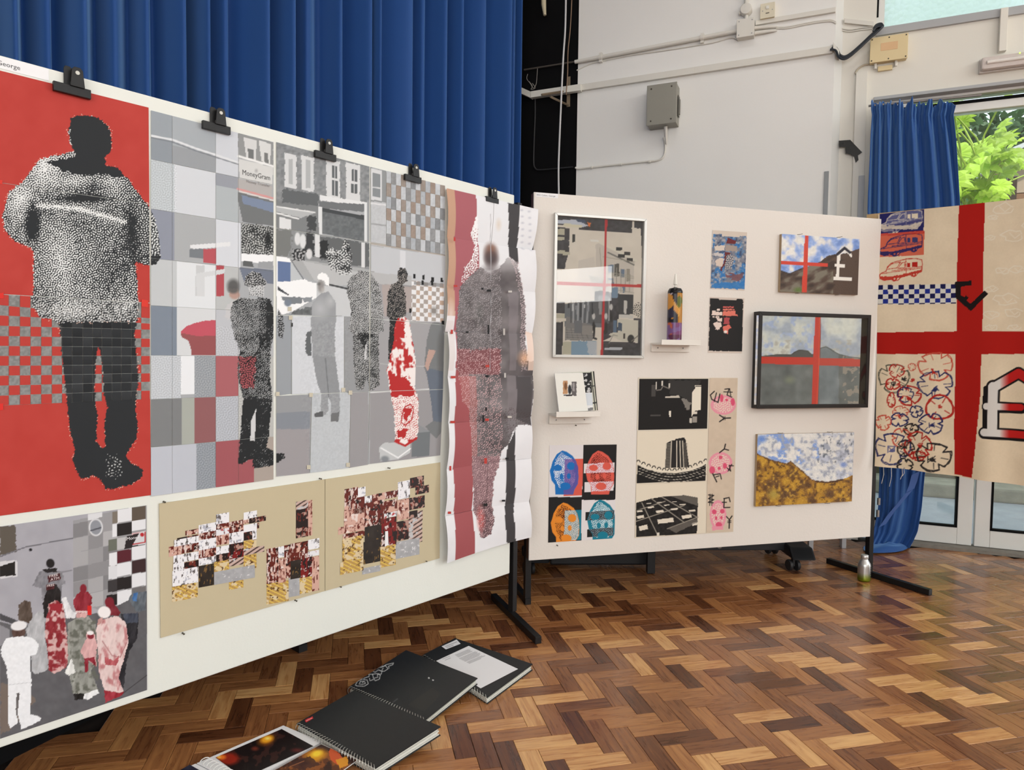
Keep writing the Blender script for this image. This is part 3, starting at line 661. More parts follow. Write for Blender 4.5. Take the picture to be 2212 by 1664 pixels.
for ci in range(len(cb) - 1):
    for ri in range(len(rbw) - 1):
        par = (ci + ri) % 2
        def pw(p, par=par, k=ci * 31 + ri):
            p.fill(RED); paint_man(p)
            isred = (p.c[:, 0] > 150) & (p.c[:, 1] < 110)
            if par == 0: p.put(isred, (132, 134, 133)); p.grain(26, 4, k, isred.astype(float))
            dk = p.c.sum(1) < 190; p.c[dk] += (vn(np.array([k * 1.7]), np.array([.3]))[0] - .4) * 26 + (p.y[dk, None] - wy(0, ri) - 8) * -.5 * par
        o = sheet('woven_square', B1, [(cb[ci] + .3, wy(cb[ci], ri) + .3), (cb[ci + 1] - .3, wy(cb[ci + 1], ri) + .3), (cb[ci + 1] - .3, wy(cb[ci + 1], ri + 1) - .3), (cb[ci] + .3, wy(cb[ci], ri + 1) - .3)], pw, 2., .002 + .0009 * par, red)
sheet('tape', B1, [(-3, 634), (8, 632), (8, 645), (-3, 645)], (214, 50, 44), 9, .004, red); sheet('tape', B1, [(-3, 872), (7, 872), (7, 886), (-3, 887)], (214, 50, 44), 9, .004, red)
sheet('tape', B1, [(306, 647), (320, 649), (320, 664), (306, 662)], (214, 60, 50), 9, .004, red); sheet('tape', B1, [(0, 389), (5, 389), (5, 398), (0, 397)], (214, 60, 50), 9, .004, red)

# ---- street scene in three strips
def paint_street(p):
    p.fill((166, 170, 174))
    R = lambda x0, x1, ya, yb, c: p.poly(bq(x0, x1, ya, yb), c)
    c0, c1, c2, c3, c4 = 320, 372, 466, 515, 593
    for x0, x1, ya, yb, c in ((c0, c1, 230, 344, (150, 158, 165)), (c1, c2, 230, 344, (163, 170, 176)), (c2, c3, 230, 344, (200, 205, 212)), (c0, c1, 296, 344, (140, 148, 156)), (c1, c2, 303, 344, (150, 155, 160)),
                              (c0, c1 + 4, 344, 451, (186, 194, 199)), (c1 + 4, c2, 344, 451, (205, 210, 216)), (c2, c3, 344, 372, (148, 153, 162)), (c2, c3, 372, 451, (172, 180, 184)),
                              (c0, c1 + 5, 451, 558, (140, 146, 160)), (c1 + 5, c2, 451, 558, (168, 172, 175)), (c2, c3 + 5, 451, 558, (207, 212, 219)),
                              (c0, c1 + 10, 558, 660, (190, 195, 198)), (c1 + 10, c2, 558, 660, (218, 223, 227)), (c2, c3, 558, 660, (184, 188, 189)),
                              (c0, c1 + 10, 660, 768, (124, 135, 149)), (c1 + 10, c2, 660, 768, (208, 212, 215)), (c2, c3 + 10, 660, 768, (186, 190, 196)),
                              (c0, 390, 768, 863, (190, 196, 202)), (390, 420, 768, 855, (228, 232, 236)), (420, c2, 768, 863, (150, 156, 162)), (c2, c3 + 8, 768, 863, (166, 98, 103)),
                              (c0, 392, 863, 967, (124, 127, 129)), (392, 420, 863, 967, (165, 170, 163)), (420, c2, 863, 967, (142, 94, 96)), (c2, c3 + 10, 863, 967, (176, 181, 189)),
                              (c0, 424, 967, 1080, (186, 191, 201)), (424, c2, 967, 1080, (143, 150, 158)), (c2, 548, 967, 1080, (158, 88, 94)), (548, 594, 967, 1080, (168, 158, 150)),
                              (c3, c4, 770, 967, (182, 184, 182)), (c3 + 8, c4, 660, 770, (176, 180, 184))): R(x0, x1, ya, yb, c)
    p.line(zD((65, 290), (250, 325), (450, 400), (620, 455), (810, 520)), 4, (216, 220, 224)); p.line(zD((65, 305), (250, 345), (450, 420), (620, 475), (810, 535)), 2, (118, 124, 130))
    p.poly(zD((440, 1640), (450, 1400), (520, 1400), (520, 1664), (440, 1664)), (196, 200, 203)); p.poly(zD((400, 1225), (745, 1200), (745, 1235), (440, 1262), (400, 1250)), (222, 225, 228)); p.poly(zD((395, 1262), (510, 1255), (510, 1345), (395, 1330)), (118, 124, 130)); p.poly(zD((510, 1262), (620, 1255), (620, 1388), (510, 1375)), (178, 84, 92)); p.poly(zD((622, 1400), (690, 1400), (690, 1664), (622, 1664)), (172, 76, 84))
    p.poly(zD((450, 1470), (700, 1430), (690, 1470), (520, 1500), (520, 1664), (455, 1664)), (206, 210, 213))
    # halftone greys in the light squares
    for x0, x1, ya, yb in ((420, 466, 768, 863), (466, 525, 863, 967), (466, 525, 700, 768), (424, 466, 967, 1080), (320, 392, 768, 863), (320, 382, 344, 451)):
        m_ = p.inside(bq(x0, x1, ya, yb)); k = (turing(p.x, p.y, 5) - .5)[:, None]; p.c = p.c + k * 34 * m_[:, None]
    # red pillar box
    p.poly(zE((287, 350), (330, 310), (400, 282), (480, 265), (565, 258), (565, 380), (420, 385), (300, 372)), (188, 84, 98)); p.poly(zE((290, 360), (300, 395), (350, 420), (370, 480), (375, 535), (565, 535), (565, 380), (420, 385)), (146, 82, 84))
    # terrace and sign at the top right
    p.poly(zD((805, 262), (1110, 342), (1110, 560), (815, 470)), (142, 145, 146), rag=2); p.poly(zD((855, 300), (970, 330), (960, 500), (880, 480)), (205, 207, 208)); p.poly(zD((890, 395), (940, 410), (945, 500), (900, 488)), (112, 115, 116)); p.poly(zD((985, 330), (1090, 360), (1085, 530), (1010, 510)), (208, 210, 210)); p.poly(zD((1030, 430), (1065, 440), (1070, 530), (1035, 515)), (116, 118, 118))
    p.line(zD((812, 465), (1110, 552)), 4.5, (228, 230, 230)); p.poly(zD((815, 485), (1108, 562), (1103, 715), (822, 655)), (206, 208, 207)); p.poly(zD((805, 655), (1100, 718), (1098, 815), (805, 745)), (174, 172, 171)); p.line(zD((805, 745), (1105, 825)), 4, (206, 150, 148)); p.line(zD((820, 765), (1110, 845)), 3, (214, 210, 208))
    p.poly(zD((805, 770), (1112, 850), (1118, 1065), (850, 1030), (810, 850)), (112, 116, 118)); p.poly(zD((840, 800), (1112, 865), (1115, 950), (850, 870)), (122, 136, 160)); p.blob(*zD((965, 590))[0], 5, 6, (150, 150, 152), .8)
    m_ = p.inside(zD((838, 1035), (1118, 1075), (1118, 1310), (840, 1300)), 2); p.tone(m_, .45 + .9 * (fbm(p.x, p.y, 16, 4) - .5), (46, 48, 49), (186, 189, 188), 5); p.blob(*zD((1065, 1170))[0], 9, 22, (30, 32, 33), .9, .6)
    p.poly(zD((840, 1300), (1118, 1312), (1116, 1400), (838, 1365)), (234, 237, 240)); p.poly(zD((850, 1362), (930, 1370), (945, 1415), (850, 1405)), (92, 95, 96)); p.poly(zD((985, 1370), (1112, 1365), (1110, 1430), (975, 1420)), (152, 156, 160)); p.poly(zD((820, 1415), (1115, 1440), (1115, 1560), (860, 1540)), (112, 120, 136))
    # second strip: brick front, windows, shops, pavement
    p.poly(zF((20, 75), (1005, 330), (1005, 720), (20, 700)), (133, 137, 140)); p.grain(20, 6, 12, (p.inside(zF((20, 75), (1005, 330), (1005, 720), (20, 700)))).astype(float))
    p.poly(zF((90, 560), (470, 620), (460, 800), (90, 740)), (96, 100, 103), rag=3)
    for q in ((118, 190, 240, 565), (292, 215, 418, 595), (545, 255, 685, 665), (748, 290, 892, 690)): p.poly(zF((q[0], q[1]), (q[2], q[1] + 30), (q[2], q[3]), (q[0], q[3] - 25)), (208, 211, 213), rag=1)
    for q in ((155, 250, 205, 520), (335, 260, 385, 560)): p.poly(zF((q[0], q[1]), (q[2], q[1] + 10), (q[2], q[3]), (q[0], q[3] - 10)), (172, 176, 178))
    for q in ((608, 318, 660, 458), (605, 472, 662, 640), (805, 358, 862, 490), (800, 505, 866, 612)): p.poly(zF((q[0], q[1]), (q[2], q[1] + 12), (q[2], q[3]), (q[0], q[3] - 12)), (92, 97, 100)); p.line(zF(((q[0] + q[2]) / 2, q[1]), ((q[0] + q[2]) / 2, q[3])), 1.6, (200, 203, 205))
    p.poly(zF((20, 690), (470, 740), (470, 1030), (20, 965)), (124, 128, 130), rag=2); p.poly(zF((20, 735), (430, 800), (300, 860), (20, 800)), (176, 180, 182), rag=2); p.line(zF((20, 740), (430, 805)), 2.4, (226, 229, 230)); p.line(zF((20, 805), (260, 870)), 3, (224, 227, 228)); p.poly(zF((60, 845), (182, 880), (182, 985), (60, 965)), (216, 219, 221)); p.poly(zF((355, 830), (440, 840), (440, 1000), (355, 980)), (70, 73, 75), rag=3)
    p.poly(zF((480, 625), (960, 700), (955, 735), (480, 680)), (220, 223, 225), rag=1); p.poly(zF((470, 690), (960, 720), (960, 800), (470, 760)), (110, 114, 117), rag=1); p.poly(zF((500, 755), (935, 850), (935, 1105), (500, 1020)), (104, 109, 112)); p.poly(zF((500, 755), (935, 835), (935, 880), (500, 790)), (66, 70, 73)); p.grain(14, 5, 3, p.inside(zF((500, 790), (935, 880), (935, 1100), (500, 1020))).astype(float))
    p.poly(zF((465, 745), (505, 752), (505, 1040), (470, 1030)), (216, 220, 222)); p.poly(zF((935, 700), (962, 705), (962, 1110), (935, 1105)), (216, 220, 222)); p.poly(zF((962, 690), (1003, 700), (1003, 1115), (962, 1110)), (150, 154, 157))
    p.poly(zF((20, 965), (470, 1030), (1003, 1120), (1003, 1440), (20, 1300)), (138, 142, 144)); p.poly(zF((20, 970), (200, 990), (170, 1260), (20, 1250)), (118, 121, 120), rag=4); p.poly(zF((340, 1005), (420, 1018), (430, 1250), (330, 1200)), (60, 62, 64), rag=4); p.poly(zF((480, 1040), (990, 1125), (990, 1370), (480, 1280)), (98, 101, 103), rag=3); p.poly(zF((430, 1025), (480, 1035), (475, 1265), (430, 1255)), (214, 217, 219)); p.poly(zF((485, 1090), (565, 1100), (560, 1265), (485, 1270)), (44, 46, 48), rag=3)
    p.poly(zF((905, 1110), (940, 1115), (940, 1370), (905, 1365)), (212, 215, 217)); p.poly(zF((20, 1250), (1003, 1390), (1003, 1470), (440, 1500), (330, 1480), (170, 1280)), (166, 169, 171)); p.poly(zF((300, 1300), (1003, 1440), (1003, 1560), (560, 1550), (420, 1500)), (182, 185, 187))
    for q in ((250, 1075, 34, 75), (305, 1100, 36, 85)): p.blob(*zF((q[0], q[1]))[0], q[2] / 4.754, q[3] / 4.754, (214, 217, 219), 1, .25)
    p.blob(*zF((370, 1230))[0], 8, 13, (208, 210, 212), 1, .3); m_ = p.inside(zF((190, 1190), (340, 1190), (330, 1300), (200, 1300)), 4); p.tone(m_, .4, (44, 46, 48), (170, 172, 174), 7)
    m_ = p.inside(zF((530, 1210), (600, 1170), (700, 1200), (740, 1080), (790, 1130), (800, 1290), (810, 1430), (700, 1440), (590, 1390)), 4); p.tone(m_, .42 + 1.2 * (fbm(p.x, p.y, 12, 6) - .5), (48, 50, 52), (206, 209, 210), 5)
    # white car
    p.poly(zF((35, 1250), (110, 1258), (170, 1280), (240, 1380), (310, 1480), (440, 1560), (452, 1664), (20, 1664), (20, 1250)), (238, 241, 243)); p.poly(zG((30, 220), (150, 180), (250, 165), (330, 185), (338, 290), (150, 400), (30, 440)), (238, 241, 243))
    p.poly(zF((45, 1300), (176, 1320), (176, 1512), (45, 1515)), (98, 117, 155)); p.poly(zF((182, 1310), (230, 1370), (312, 1490), (182, 1508)), (186, 192, 196)); p.line(zF((180, 1290), (245, 1390), (312, 1490)), 1.6, (84, 88, 92))
    p.poly(zF((45, 1560), (110, 1610), (165, 1650), (165, 1664), (45, 1600)), (62, 66, 72)); p.poly(zG((62, 285), (215, 292), (225, 335), (140, 345), (70, 310)), (120, 126, 132), rag=1); p.poly(zG((220, 295), (300, 290), (295, 325), (235, 330)), (138, 144, 150)); p.blob(*zG((112, 335))[0], 9, 9, (118, 128, 142), 1, .3); p.poly(zG((135, 405), (330, 345), (335, 420), (250, 520), (140, 540)), (104, 108, 110), rag=3); p.grain(22, 4, 7, p.inside(zG((135, 405), (330, 345), (335, 420), (250, 520), (140, 540))).astype(float))
    # road, sheets of lighter paper
    p.poly(zG((330, 200), (735, 230), (735, 450), (330, 420)), (196, 200, 203)); p.line(zG((430, 195), (560, 225), (735, 245)), 3.5, (56, 58, 60)); p.poly(zG((20, 430), (142, 420), (142, 1040), (20, 1045)), (150, 156, 162)); p.poly(zG((142, 425), (545, 435), (545, 1022), (142, 1035)), (203, 208, 214)); p.poly(zG((545, 440), (738, 440), (735, 1015), (545, 1022)), (148, 151, 154)); p.poly(zG((20, 1045), (295, 1035), (280, 1640), (20, 1660)), (148, 151, 155)); p.poly(zG((20, 1180), (280, 1165), (278, 1300), (20, 1310)), (128, 135, 145), .8); p.poly(zG((295, 1032), (592, 1020), (580, 1600), (280, 1640)), (186, 192, 197)); p.poly(zG((592, 1020), (728, 1015), (725, 1585), (580, 1600)), (151, 150, 153)); p.poly(zG((20, 1300), (278, 1300), (275, 1650), (20, 1660)), (156, 152, 155), .8)
    p.grain(8, 3, 15, p.inside(zG((142, 425), (592, 435), (580, 1600), (280, 1640))).astype(float))
    # man with a white cap
    p.poly(zG((300, 330), (340, 290), (360, 260), (420, 250), (470, 310), (482, 350), (480, 480), (470, 560), (475, 750), (510, 1030), (512, 1180), (500, 1240), (440, 1245), (445, 1100), (420, 1060), (425, 1160), (380, 1205), (315, 1200), (325, 1180), (360, 1170), (370, 1030), (340, 960), (300, 740), (290, 500)), (150, 154, 158), rag=1.2); p.grain(14, 3, 19, p.inside(zG((290, 480), (480, 480), (512, 1180), (315, 1200))).astype(float)); p.blob(*zG((360, 380))[0], 26, 30, (196, 199, 203), .6, 1.); p.blob(*zG((440, 320))[0], 14, 18, (192, 195, 198), .7, 1.)
    p.poly(zG((255, 560), (292, 545), (292, 740), (262, 738), (246, 690)), (96, 100, 103), rag=1.5); p.poly(zG((318, 1180), (385, 1160), (380, 1205), (318, 1210)), (92, 94, 96)); p.poly(zG((445, 1180), (505, 1170), (500, 1242), (442, 1245)), (110, 112, 114))
    p.blob(*zG((365, 208))[0], 9, 17, (142, 140, 139), 1, .5); p.blob(*zG((352, 190))[0], 5, 5, (96, 96, 96), .8, .8); p.blob(*zG((378, 235))[0], 6, 8, (176, 174, 172), .8, .8); p.poly(zG((335, 150), (345, 118), (372, 103), (405, 112), (425, 140), (427, 205), (405, 200), (390, 165)), (240, 242, 243)); p.poly(zG((300, 740), (475, 750), (510, 1030), (370, 1030), (340, 960)), (138, 142, 146), .7); p.line(zG((400, 760), (425, 1050)), 2, (112, 116, 120))
    # third strip
    p.poly(zF((1003, 345), (1770, 540), (1770, 1240), (1003, 1140)), (186, 190, 194)); p.poly(zF((1003, 345), (1230, 400), (1220, 710), (1003, 690)), (140, 144, 146), rag=1); p.poly(zF((1005, 350), (1120, 375), (1120, 690), (1003, 670)), (206, 209, 212)); p.poly(zF((1025, 390), (1100, 410), (1100, 655), (1025, 640)), (132, 138, 142)); p.line(zF((1025, 545), (1100, 555)), 2.5, (206, 209, 212)); p.poly(zF((1185, 390), (1220, 400), (1215, 700), (1185, 690)), (206, 209, 211)); p.line(zF((1003, 710), (1765, 800)), 3, (216, 218, 221)); p.line(zF((1003, 920), (1765, 1010)), 3, (152, 155, 158)); p.grain(8, 3, 23, p.inside(zF((1003, 700), (1765, 800), (1765, 1700), (1003, 1400))).astype(float))
    p.line(zF((1003, 1120), (1770, 1240)), 5, (168, 160, 152)); p.poly(zF((1003, 1145), (1770, 1250), (1770, 1700), (1003, 1415)), (190, 194, 199)); p.poly(zF((1300, 1190), (1360, 1200), (1360, 1400), (1300, 1400)), (208, 211, 216)); p.poly(zF((1003, 1410), (1280, 1450), (1420, 1470), (1420, 1700), (1003, 1700)), (146, 147, 148)); p.poly(zG((745, 150), (1060, 230), (1310, 300), (1310, 1500), (740, 1580)), (158, 158, 161)); p.poly(zG((830, 190), (1060, 215), (1060, 400), (850, 440)), (172, 160, 156), .8); p.poly(zG((745, 100), (1060, 130), (1060, 200), (800, 190)), (178, 180, 182)); p.poly(zG((745, 1010), (1300, 985), (1285, 1500), (735, 1575)), (150, 149, 152)); p.line(zG((742, 1020), (1300, 990)), 2, (218, 220, 222)); p.line(zG((745, 460), (1305, 480)), 1.4, (206, 208, 210)); p.line(zG((820, 800), (1300, 830)), 1.2, (184, 186, 188))
    x0, y0 = zG((1062, 168))[0]; k = p.inside(zG((1060, 165), (1305, 190), (1305, 480), (1060, 470))); xi = np.floor((p.x - x0) / 8.6).astype(int); yi = np.floor((p.y - y0 - (p.x - x0) * .08) / 9.4).astype(int); od = (xi + yi) % 2 == 0
    p.put(k & od, (226, 228, 231)); p.put(k & ~od, (164, 156, 150)); p.put(k & ~od & (xi % 3 == 1), (188, 166, 150)); p.poly(zG((1075, 170), (1300, 185), (1300, 215), (1075, 195)), (120, 122, 124), .7)
    for a, b in ((1082, 132), (1148, 138), (1220, 155), (1290, 160), (1050, 395), (1145, 180), (1215, 185), (720, 445), (1298, 487), (143, 502)): p.rect(590 + a / 3.541 - 2.6, 560 + b / 3.541 - 5, 590 + a / 3.541 + 2.6, 560 + b / 3.541 + 5, (22, 22, 23))
    # ghost man, boxes
    p.poly(zG((1230, 480), (1265, 485), (1305, 500), (1305, 1300), (1250, 1372), (1200, 1330), (1165, 1280), (1222, 1240), (1210, 1100), (1175, 890), (1155, 830), (1175, 620), (1205, 500)), (112, 116, 118), .85); p.poly(zG((1170, 830), (1300, 860), (1300, 1250), (1225, 1240), (1210, 1100)), (98, 108, 124), .8); p.poly(zG((1160, 820), (1190, 690), (1245, 700), (1200, 800), (1185, 860)), (190, 158, 146), .9); p.blob(*zG((1230, 395))[0], 11, 13, (120, 118, 116), .6, .6)
    p.poly(zG((1060, 1290), (1200, 1320), (1195, 1505), (1060, 1515)), (112, 118, 122)); p.poly(zG((1060, 1290), (1120, 1270), (1200, 1320), (1120, 1330)), (138, 142, 146)); p.poly(zG((810, 1440), (850, 1405), (1050, 1400), (1050, 1480), (960, 1530), (820, 1550)), (190, 194, 196)); p.line(zG((825, 1445), (955, 1520), (1050, 1450)), 2.5, (236, 238, 240)); p.blob(*zG((855, 1530))[0], 12, 9, (116, 122, 128), .8, .5)
    # boy and dark-coated man of the first strip
    p.blob(*zD((768, 1575))[0], 17, 19, (92, 92, 92), 1, .5); p.poly(zD((735, 1600), (800, 1600), (830, 1664), (730, 1664)), (184, 158, 148), rag=2); p.poly(zE((640, 160), (700, 110), (760, 130), (720, 200), (660, 270), (640, 230)), (196, 196, 198), .8, rag=2); p.blob(*zE((712, 65))[0], 13, 11, (176, 146, 136), 1, .4); p.blob(*zE((702, 22))[0], 15, 11, (88, 88, 88), .9, .5)
    coat = zE((680, 180), (700, 120), (760, 85), (880, 95), (900, 80), (990, 90), (1020, 200), (1015, 400), (990, 500), (990, 700), (1005, 870), (975, 1200), (960, 1250), (1040, 1300), (1100, 1305), (1105, 1340), (1000, 1400), (860, 1420), (850, 1340), (770, 1385), (740, 1380), (750, 1210), (780, 870), (735, 700), (740, 560), (755, 500), (700, 370), (680, 250)); DK = (36, 38, 40)
    cap = zD((860, 1560), (875, 1490), (930, 1450), (1000, 1470), (1060, 1550), (1030, 1570), (900, 1580))
    m_ = p.inside(zD((900, 1575), (1035, 1565), (1030, 1664), (905, 1664)), 1); p.tone(m_, .72, (70, 72, 74), (196, 199, 201), 4.5)
    m_ = p.inside(coat, 1.5, 3); t = .25 + .6 * (fbm(p.x, p.y, 26, 9) - .5) - .24 * (p.y > 862) + .22 * ((p.y < 760) & (p.x < 560)) - .2 * (p.x > 575) * (p.y < 770)
    p.tone(m_, t, DK, (164, 167, 169), 3.8); p.tone(m_ & p.inside(zE((745, 545), (885, 545), (860, 790), (760, 790)), 3), .45, (52, 34, 36), (176, 92, 98), 4.6); p.tone(p.inside(cap, 1.2), .38, DK, (186, 188, 190), 4.6)
    p.poly(zE((880, 950), (840, 1050), (835, 1200), (870, 1205)), (204, 206, 208)); p.line(zE((955, 400), (880, 520), (810, 590)), 2.5, (20, 21, 22))
    p.tone(p.inside(zE((1050, 170), (1085, 220), (1102, 330), (1085, 400), (1050, 390)), 1.5), .35, DK, (170, 174, 178), 4.6)
    # suited man across two strips, man in profile
    suit = zG((570, 180), (600, 130), (640, 115), (650, 90), (720, 90), (745, 120), (800, 180), (820, 250), (850, 500), (845, 550), (815, 555), (805, 580), (810, 800), (815, 960), (770, 1000), (735, 1005), (725, 950), (715, 900), (690, 998), (640, 995), (628, 960), (615, 780), (610, 570), (580, 530), (600, 400), (565, 260))
    t = .5 + .4 * (fbm(p.x, p.y, 22, 5) - .5) - .16 * (p.y > 724); m_ = p.inside(suit, 1.4, 3); p.tone(m_, t, (60, 62, 63), (178, 180, 181), 3.7); p.tone(p.inside(zG((640, 560), (800, 575), (730, 600), (695, 680)), 2), .12, (30, 31, 32), (150, 152, 153), 4.4); p.poly(zG((705, 660), (695, 765), (716, 770), (714, 650)), (196, 198, 200))
    prof = zG((950, 100), (975, 65), (1010, 70), (1030, 110), (1025, 170), (992, 195), (1015, 270), (1018, 430), (960, 470), (940, 620), (905, 700), (880, 800), (885, 600), (895, 470), (875, 440), (875, 260), (900, 200), (955, 165))
    p.tone(p.inside(prof, 1.3, 3), .28 + .4 * (fbm(p.x, p.y, 14, 8) - .5) - .2 * (p.y > 690), (36, 37, 38), (158, 152, 148), 3.7)
    robe = zG((930, 500), (950, 455), (1000, 440), (1040, 470), (1055, 560), (1080, 700), (1090, 800), (1085, 1000), (1110, 1060), (1110, 1300), (1095, 1380), (1020, 1430), (960, 1420), (935, 1390), (925, 1150), (900, 1050), (870, 850), (890, 760), (925, 620))
    m_ = p.inside(robe, 1.3, 3); w = np.array((236, 230, 228)); rr = np.array((178, 42, 42)); n = fbm(p.x * 1.5, p.y * .8, 13, 4); p.put(m_, w); p.veil(m_, n, rr, .47, .56); p.put(m_ & p.inside(zG((930, 480), (1010, 500), (1000, 600), (930, 590)), 3), rr); p.put(m_ & p.inside(zG((880, 850), (960, 900), (1020, 900), (1080, 1000), (1080, 1045), (900, 1050)), 4) & (n < .62), rr)
    m2 = m_ & p.inside(zG((900, 1055), (1115, 1045), (1115, 1375), (930, 1385)), 2); p.tone(m2, .72, (186, 60, 60), (238, 232, 230), 4); p.line(zG((985, 1200), (1010, 1130), (1050, 1110), (1075, 1150), (1060, 1230), (1010, 1272), (980, 1250), (985, 1200)), 2.2, rr); p.put(m2 & p.inside(zG((1000, 1150), (1060, 1130), (1050, 1230), (1005, 1250)), 3) & (n > .45), rr); p.put(m_ & p.inside(zG((950, 1310), (1030, 1300), (1010, 1360), (955, 1370)), 3), rr); p.line(zG((935, 1395), (1010, 1428), (1095, 1370)), 4.5, rr)
    # sleeve of the red poster's figure lapping over
    p.tone(p.inside(zA((995, 1075), (1030, 1150), (1055, 1240), (1070, 1400), (1040, 1450), (995, 1460)), 1.5), .4 - .4 * (p.y > 552), INK, (224, 228, 228), 5.6)
st1 = thing('street_scene_print', 'grey patchwork street print with a pillar box and dark-coated man beside the red poster', 'poster', B1.at(460, 1050))
rows = [238, 344, 451, 558, 660, 768, 863, 967, 1073]; cs = [326, 372, 466, 515, 591]; k = 0
for r_ in range(8):
    for c_ in range(4):
        k += 1; off = .002 + .0007 * ((r_ + c_) % 2)
        sheet('paper_sheet', B1, bq(cs[c_] + .25, cs[c_ + 1] - .25, rows[r_] + .3, rows[r_ + 1] - .3), paint_street, 1.7, off, st1)
text('lettering', 'MoneyGram', B1, (523, 377), .0165, mat('sign_ink', (58, 58, 60), .6), st1, .0032, sx=.82); text('lettering', 'Money Transfer', B1, (532, 394), .009, mat('faded_ink', (138, 136, 136), .6), st1, .0032)
st2 = thing('street_scene_print', 'grey street print with a white car and man in a white cap', 'poster', B1.at(700, 1020))
for q in ([(597, 307), (798, 360), (798, 523), (597, 492)], [(597, 493), (798, 524), (798, 686), (597, 680)], [(597, 681), (629, 683), (629, 851), (597, 855)], [(630, 683), (743, 684.5), (743, 848), (630, 852)], [(744, 684.5), (798, 686), (797.5, 846), (744, 848)], [(597, 856), (673, 852), (669, 1022), (597, 1030)], [(674, 852), (757, 848.5), (754, 1011), (670, 1022)], [(758, 848.5), (797.5, 846.5), (795, 1004), (755, 1011)]):
    sheet('paper_sheet', B1, q, paint_street, 1.7, .0022, st2)
for a, b in ((626, 667), (742, 842), (600, 851), (672, 853), (757, 848), (667, 1009), (752, 1004), (628, 686)): sheet('tape', B1, [(a - 4, b - 4), (a + 4, b - 4), (a + 4, b + 5), (a - 4, b + 5)], (196, 190, 172), 9, .0045, st2)
st3 = thing('street_scene_print', 'grey street print with a red and white robed figure and woven squares', 'poster', B1.at(880, 990))
for q in ([(800.5, 360.5), (834, 369), (834, 529), (800.5, 524)], [(800.5, 525), (962, 551), (960.5, 702), (800.5, 687)], [(800.5, 688), (960.5, 703), (957, 841), (799, 846)], [(799, 847), (957, 842), (951, 984), (795.5, 1003)]):
    sheet('paper_sheet', B1, q, paint_street, 1.7, .0022, st3)
xs = np.linspace(834.5, 961.5, 13); cr = random.Random(3)
for i in range(12):
    x0, x1 = xs[i], xs[i + 1]; yt = 369 + (x0 - 834) * .257; yb = 530 + (x0 - 834) * .16
    ys = [yt + (yb - yt) * t for t in (0, .16, .34, .50, .66, .84, 1.0)]
    for j in range(6):
        dk = (i + j) % 2; c = (cr.choice([(140, 142, 144), (148, 138, 130), (132, 135, 138), (150, 136, 126)]) if dk else cr.choice([(178, 183, 188), (168, 174, 180), (190, 195, 200)]))
        def pc(p, c=c, s=i * 7 + j): p.fill(c); p.grain(13, 4, s)
        sheet('woven_square', B1, [(x0 + .15, ys[j] + .2), (x1 - .15, ys[j] + .2 + 2), (x1 - .15, ys[j + 1] - .2 + 2), (x0 + .15, ys[j + 1] - .2)], pc, 3.5, .0022 + .0008 * dk, st3)
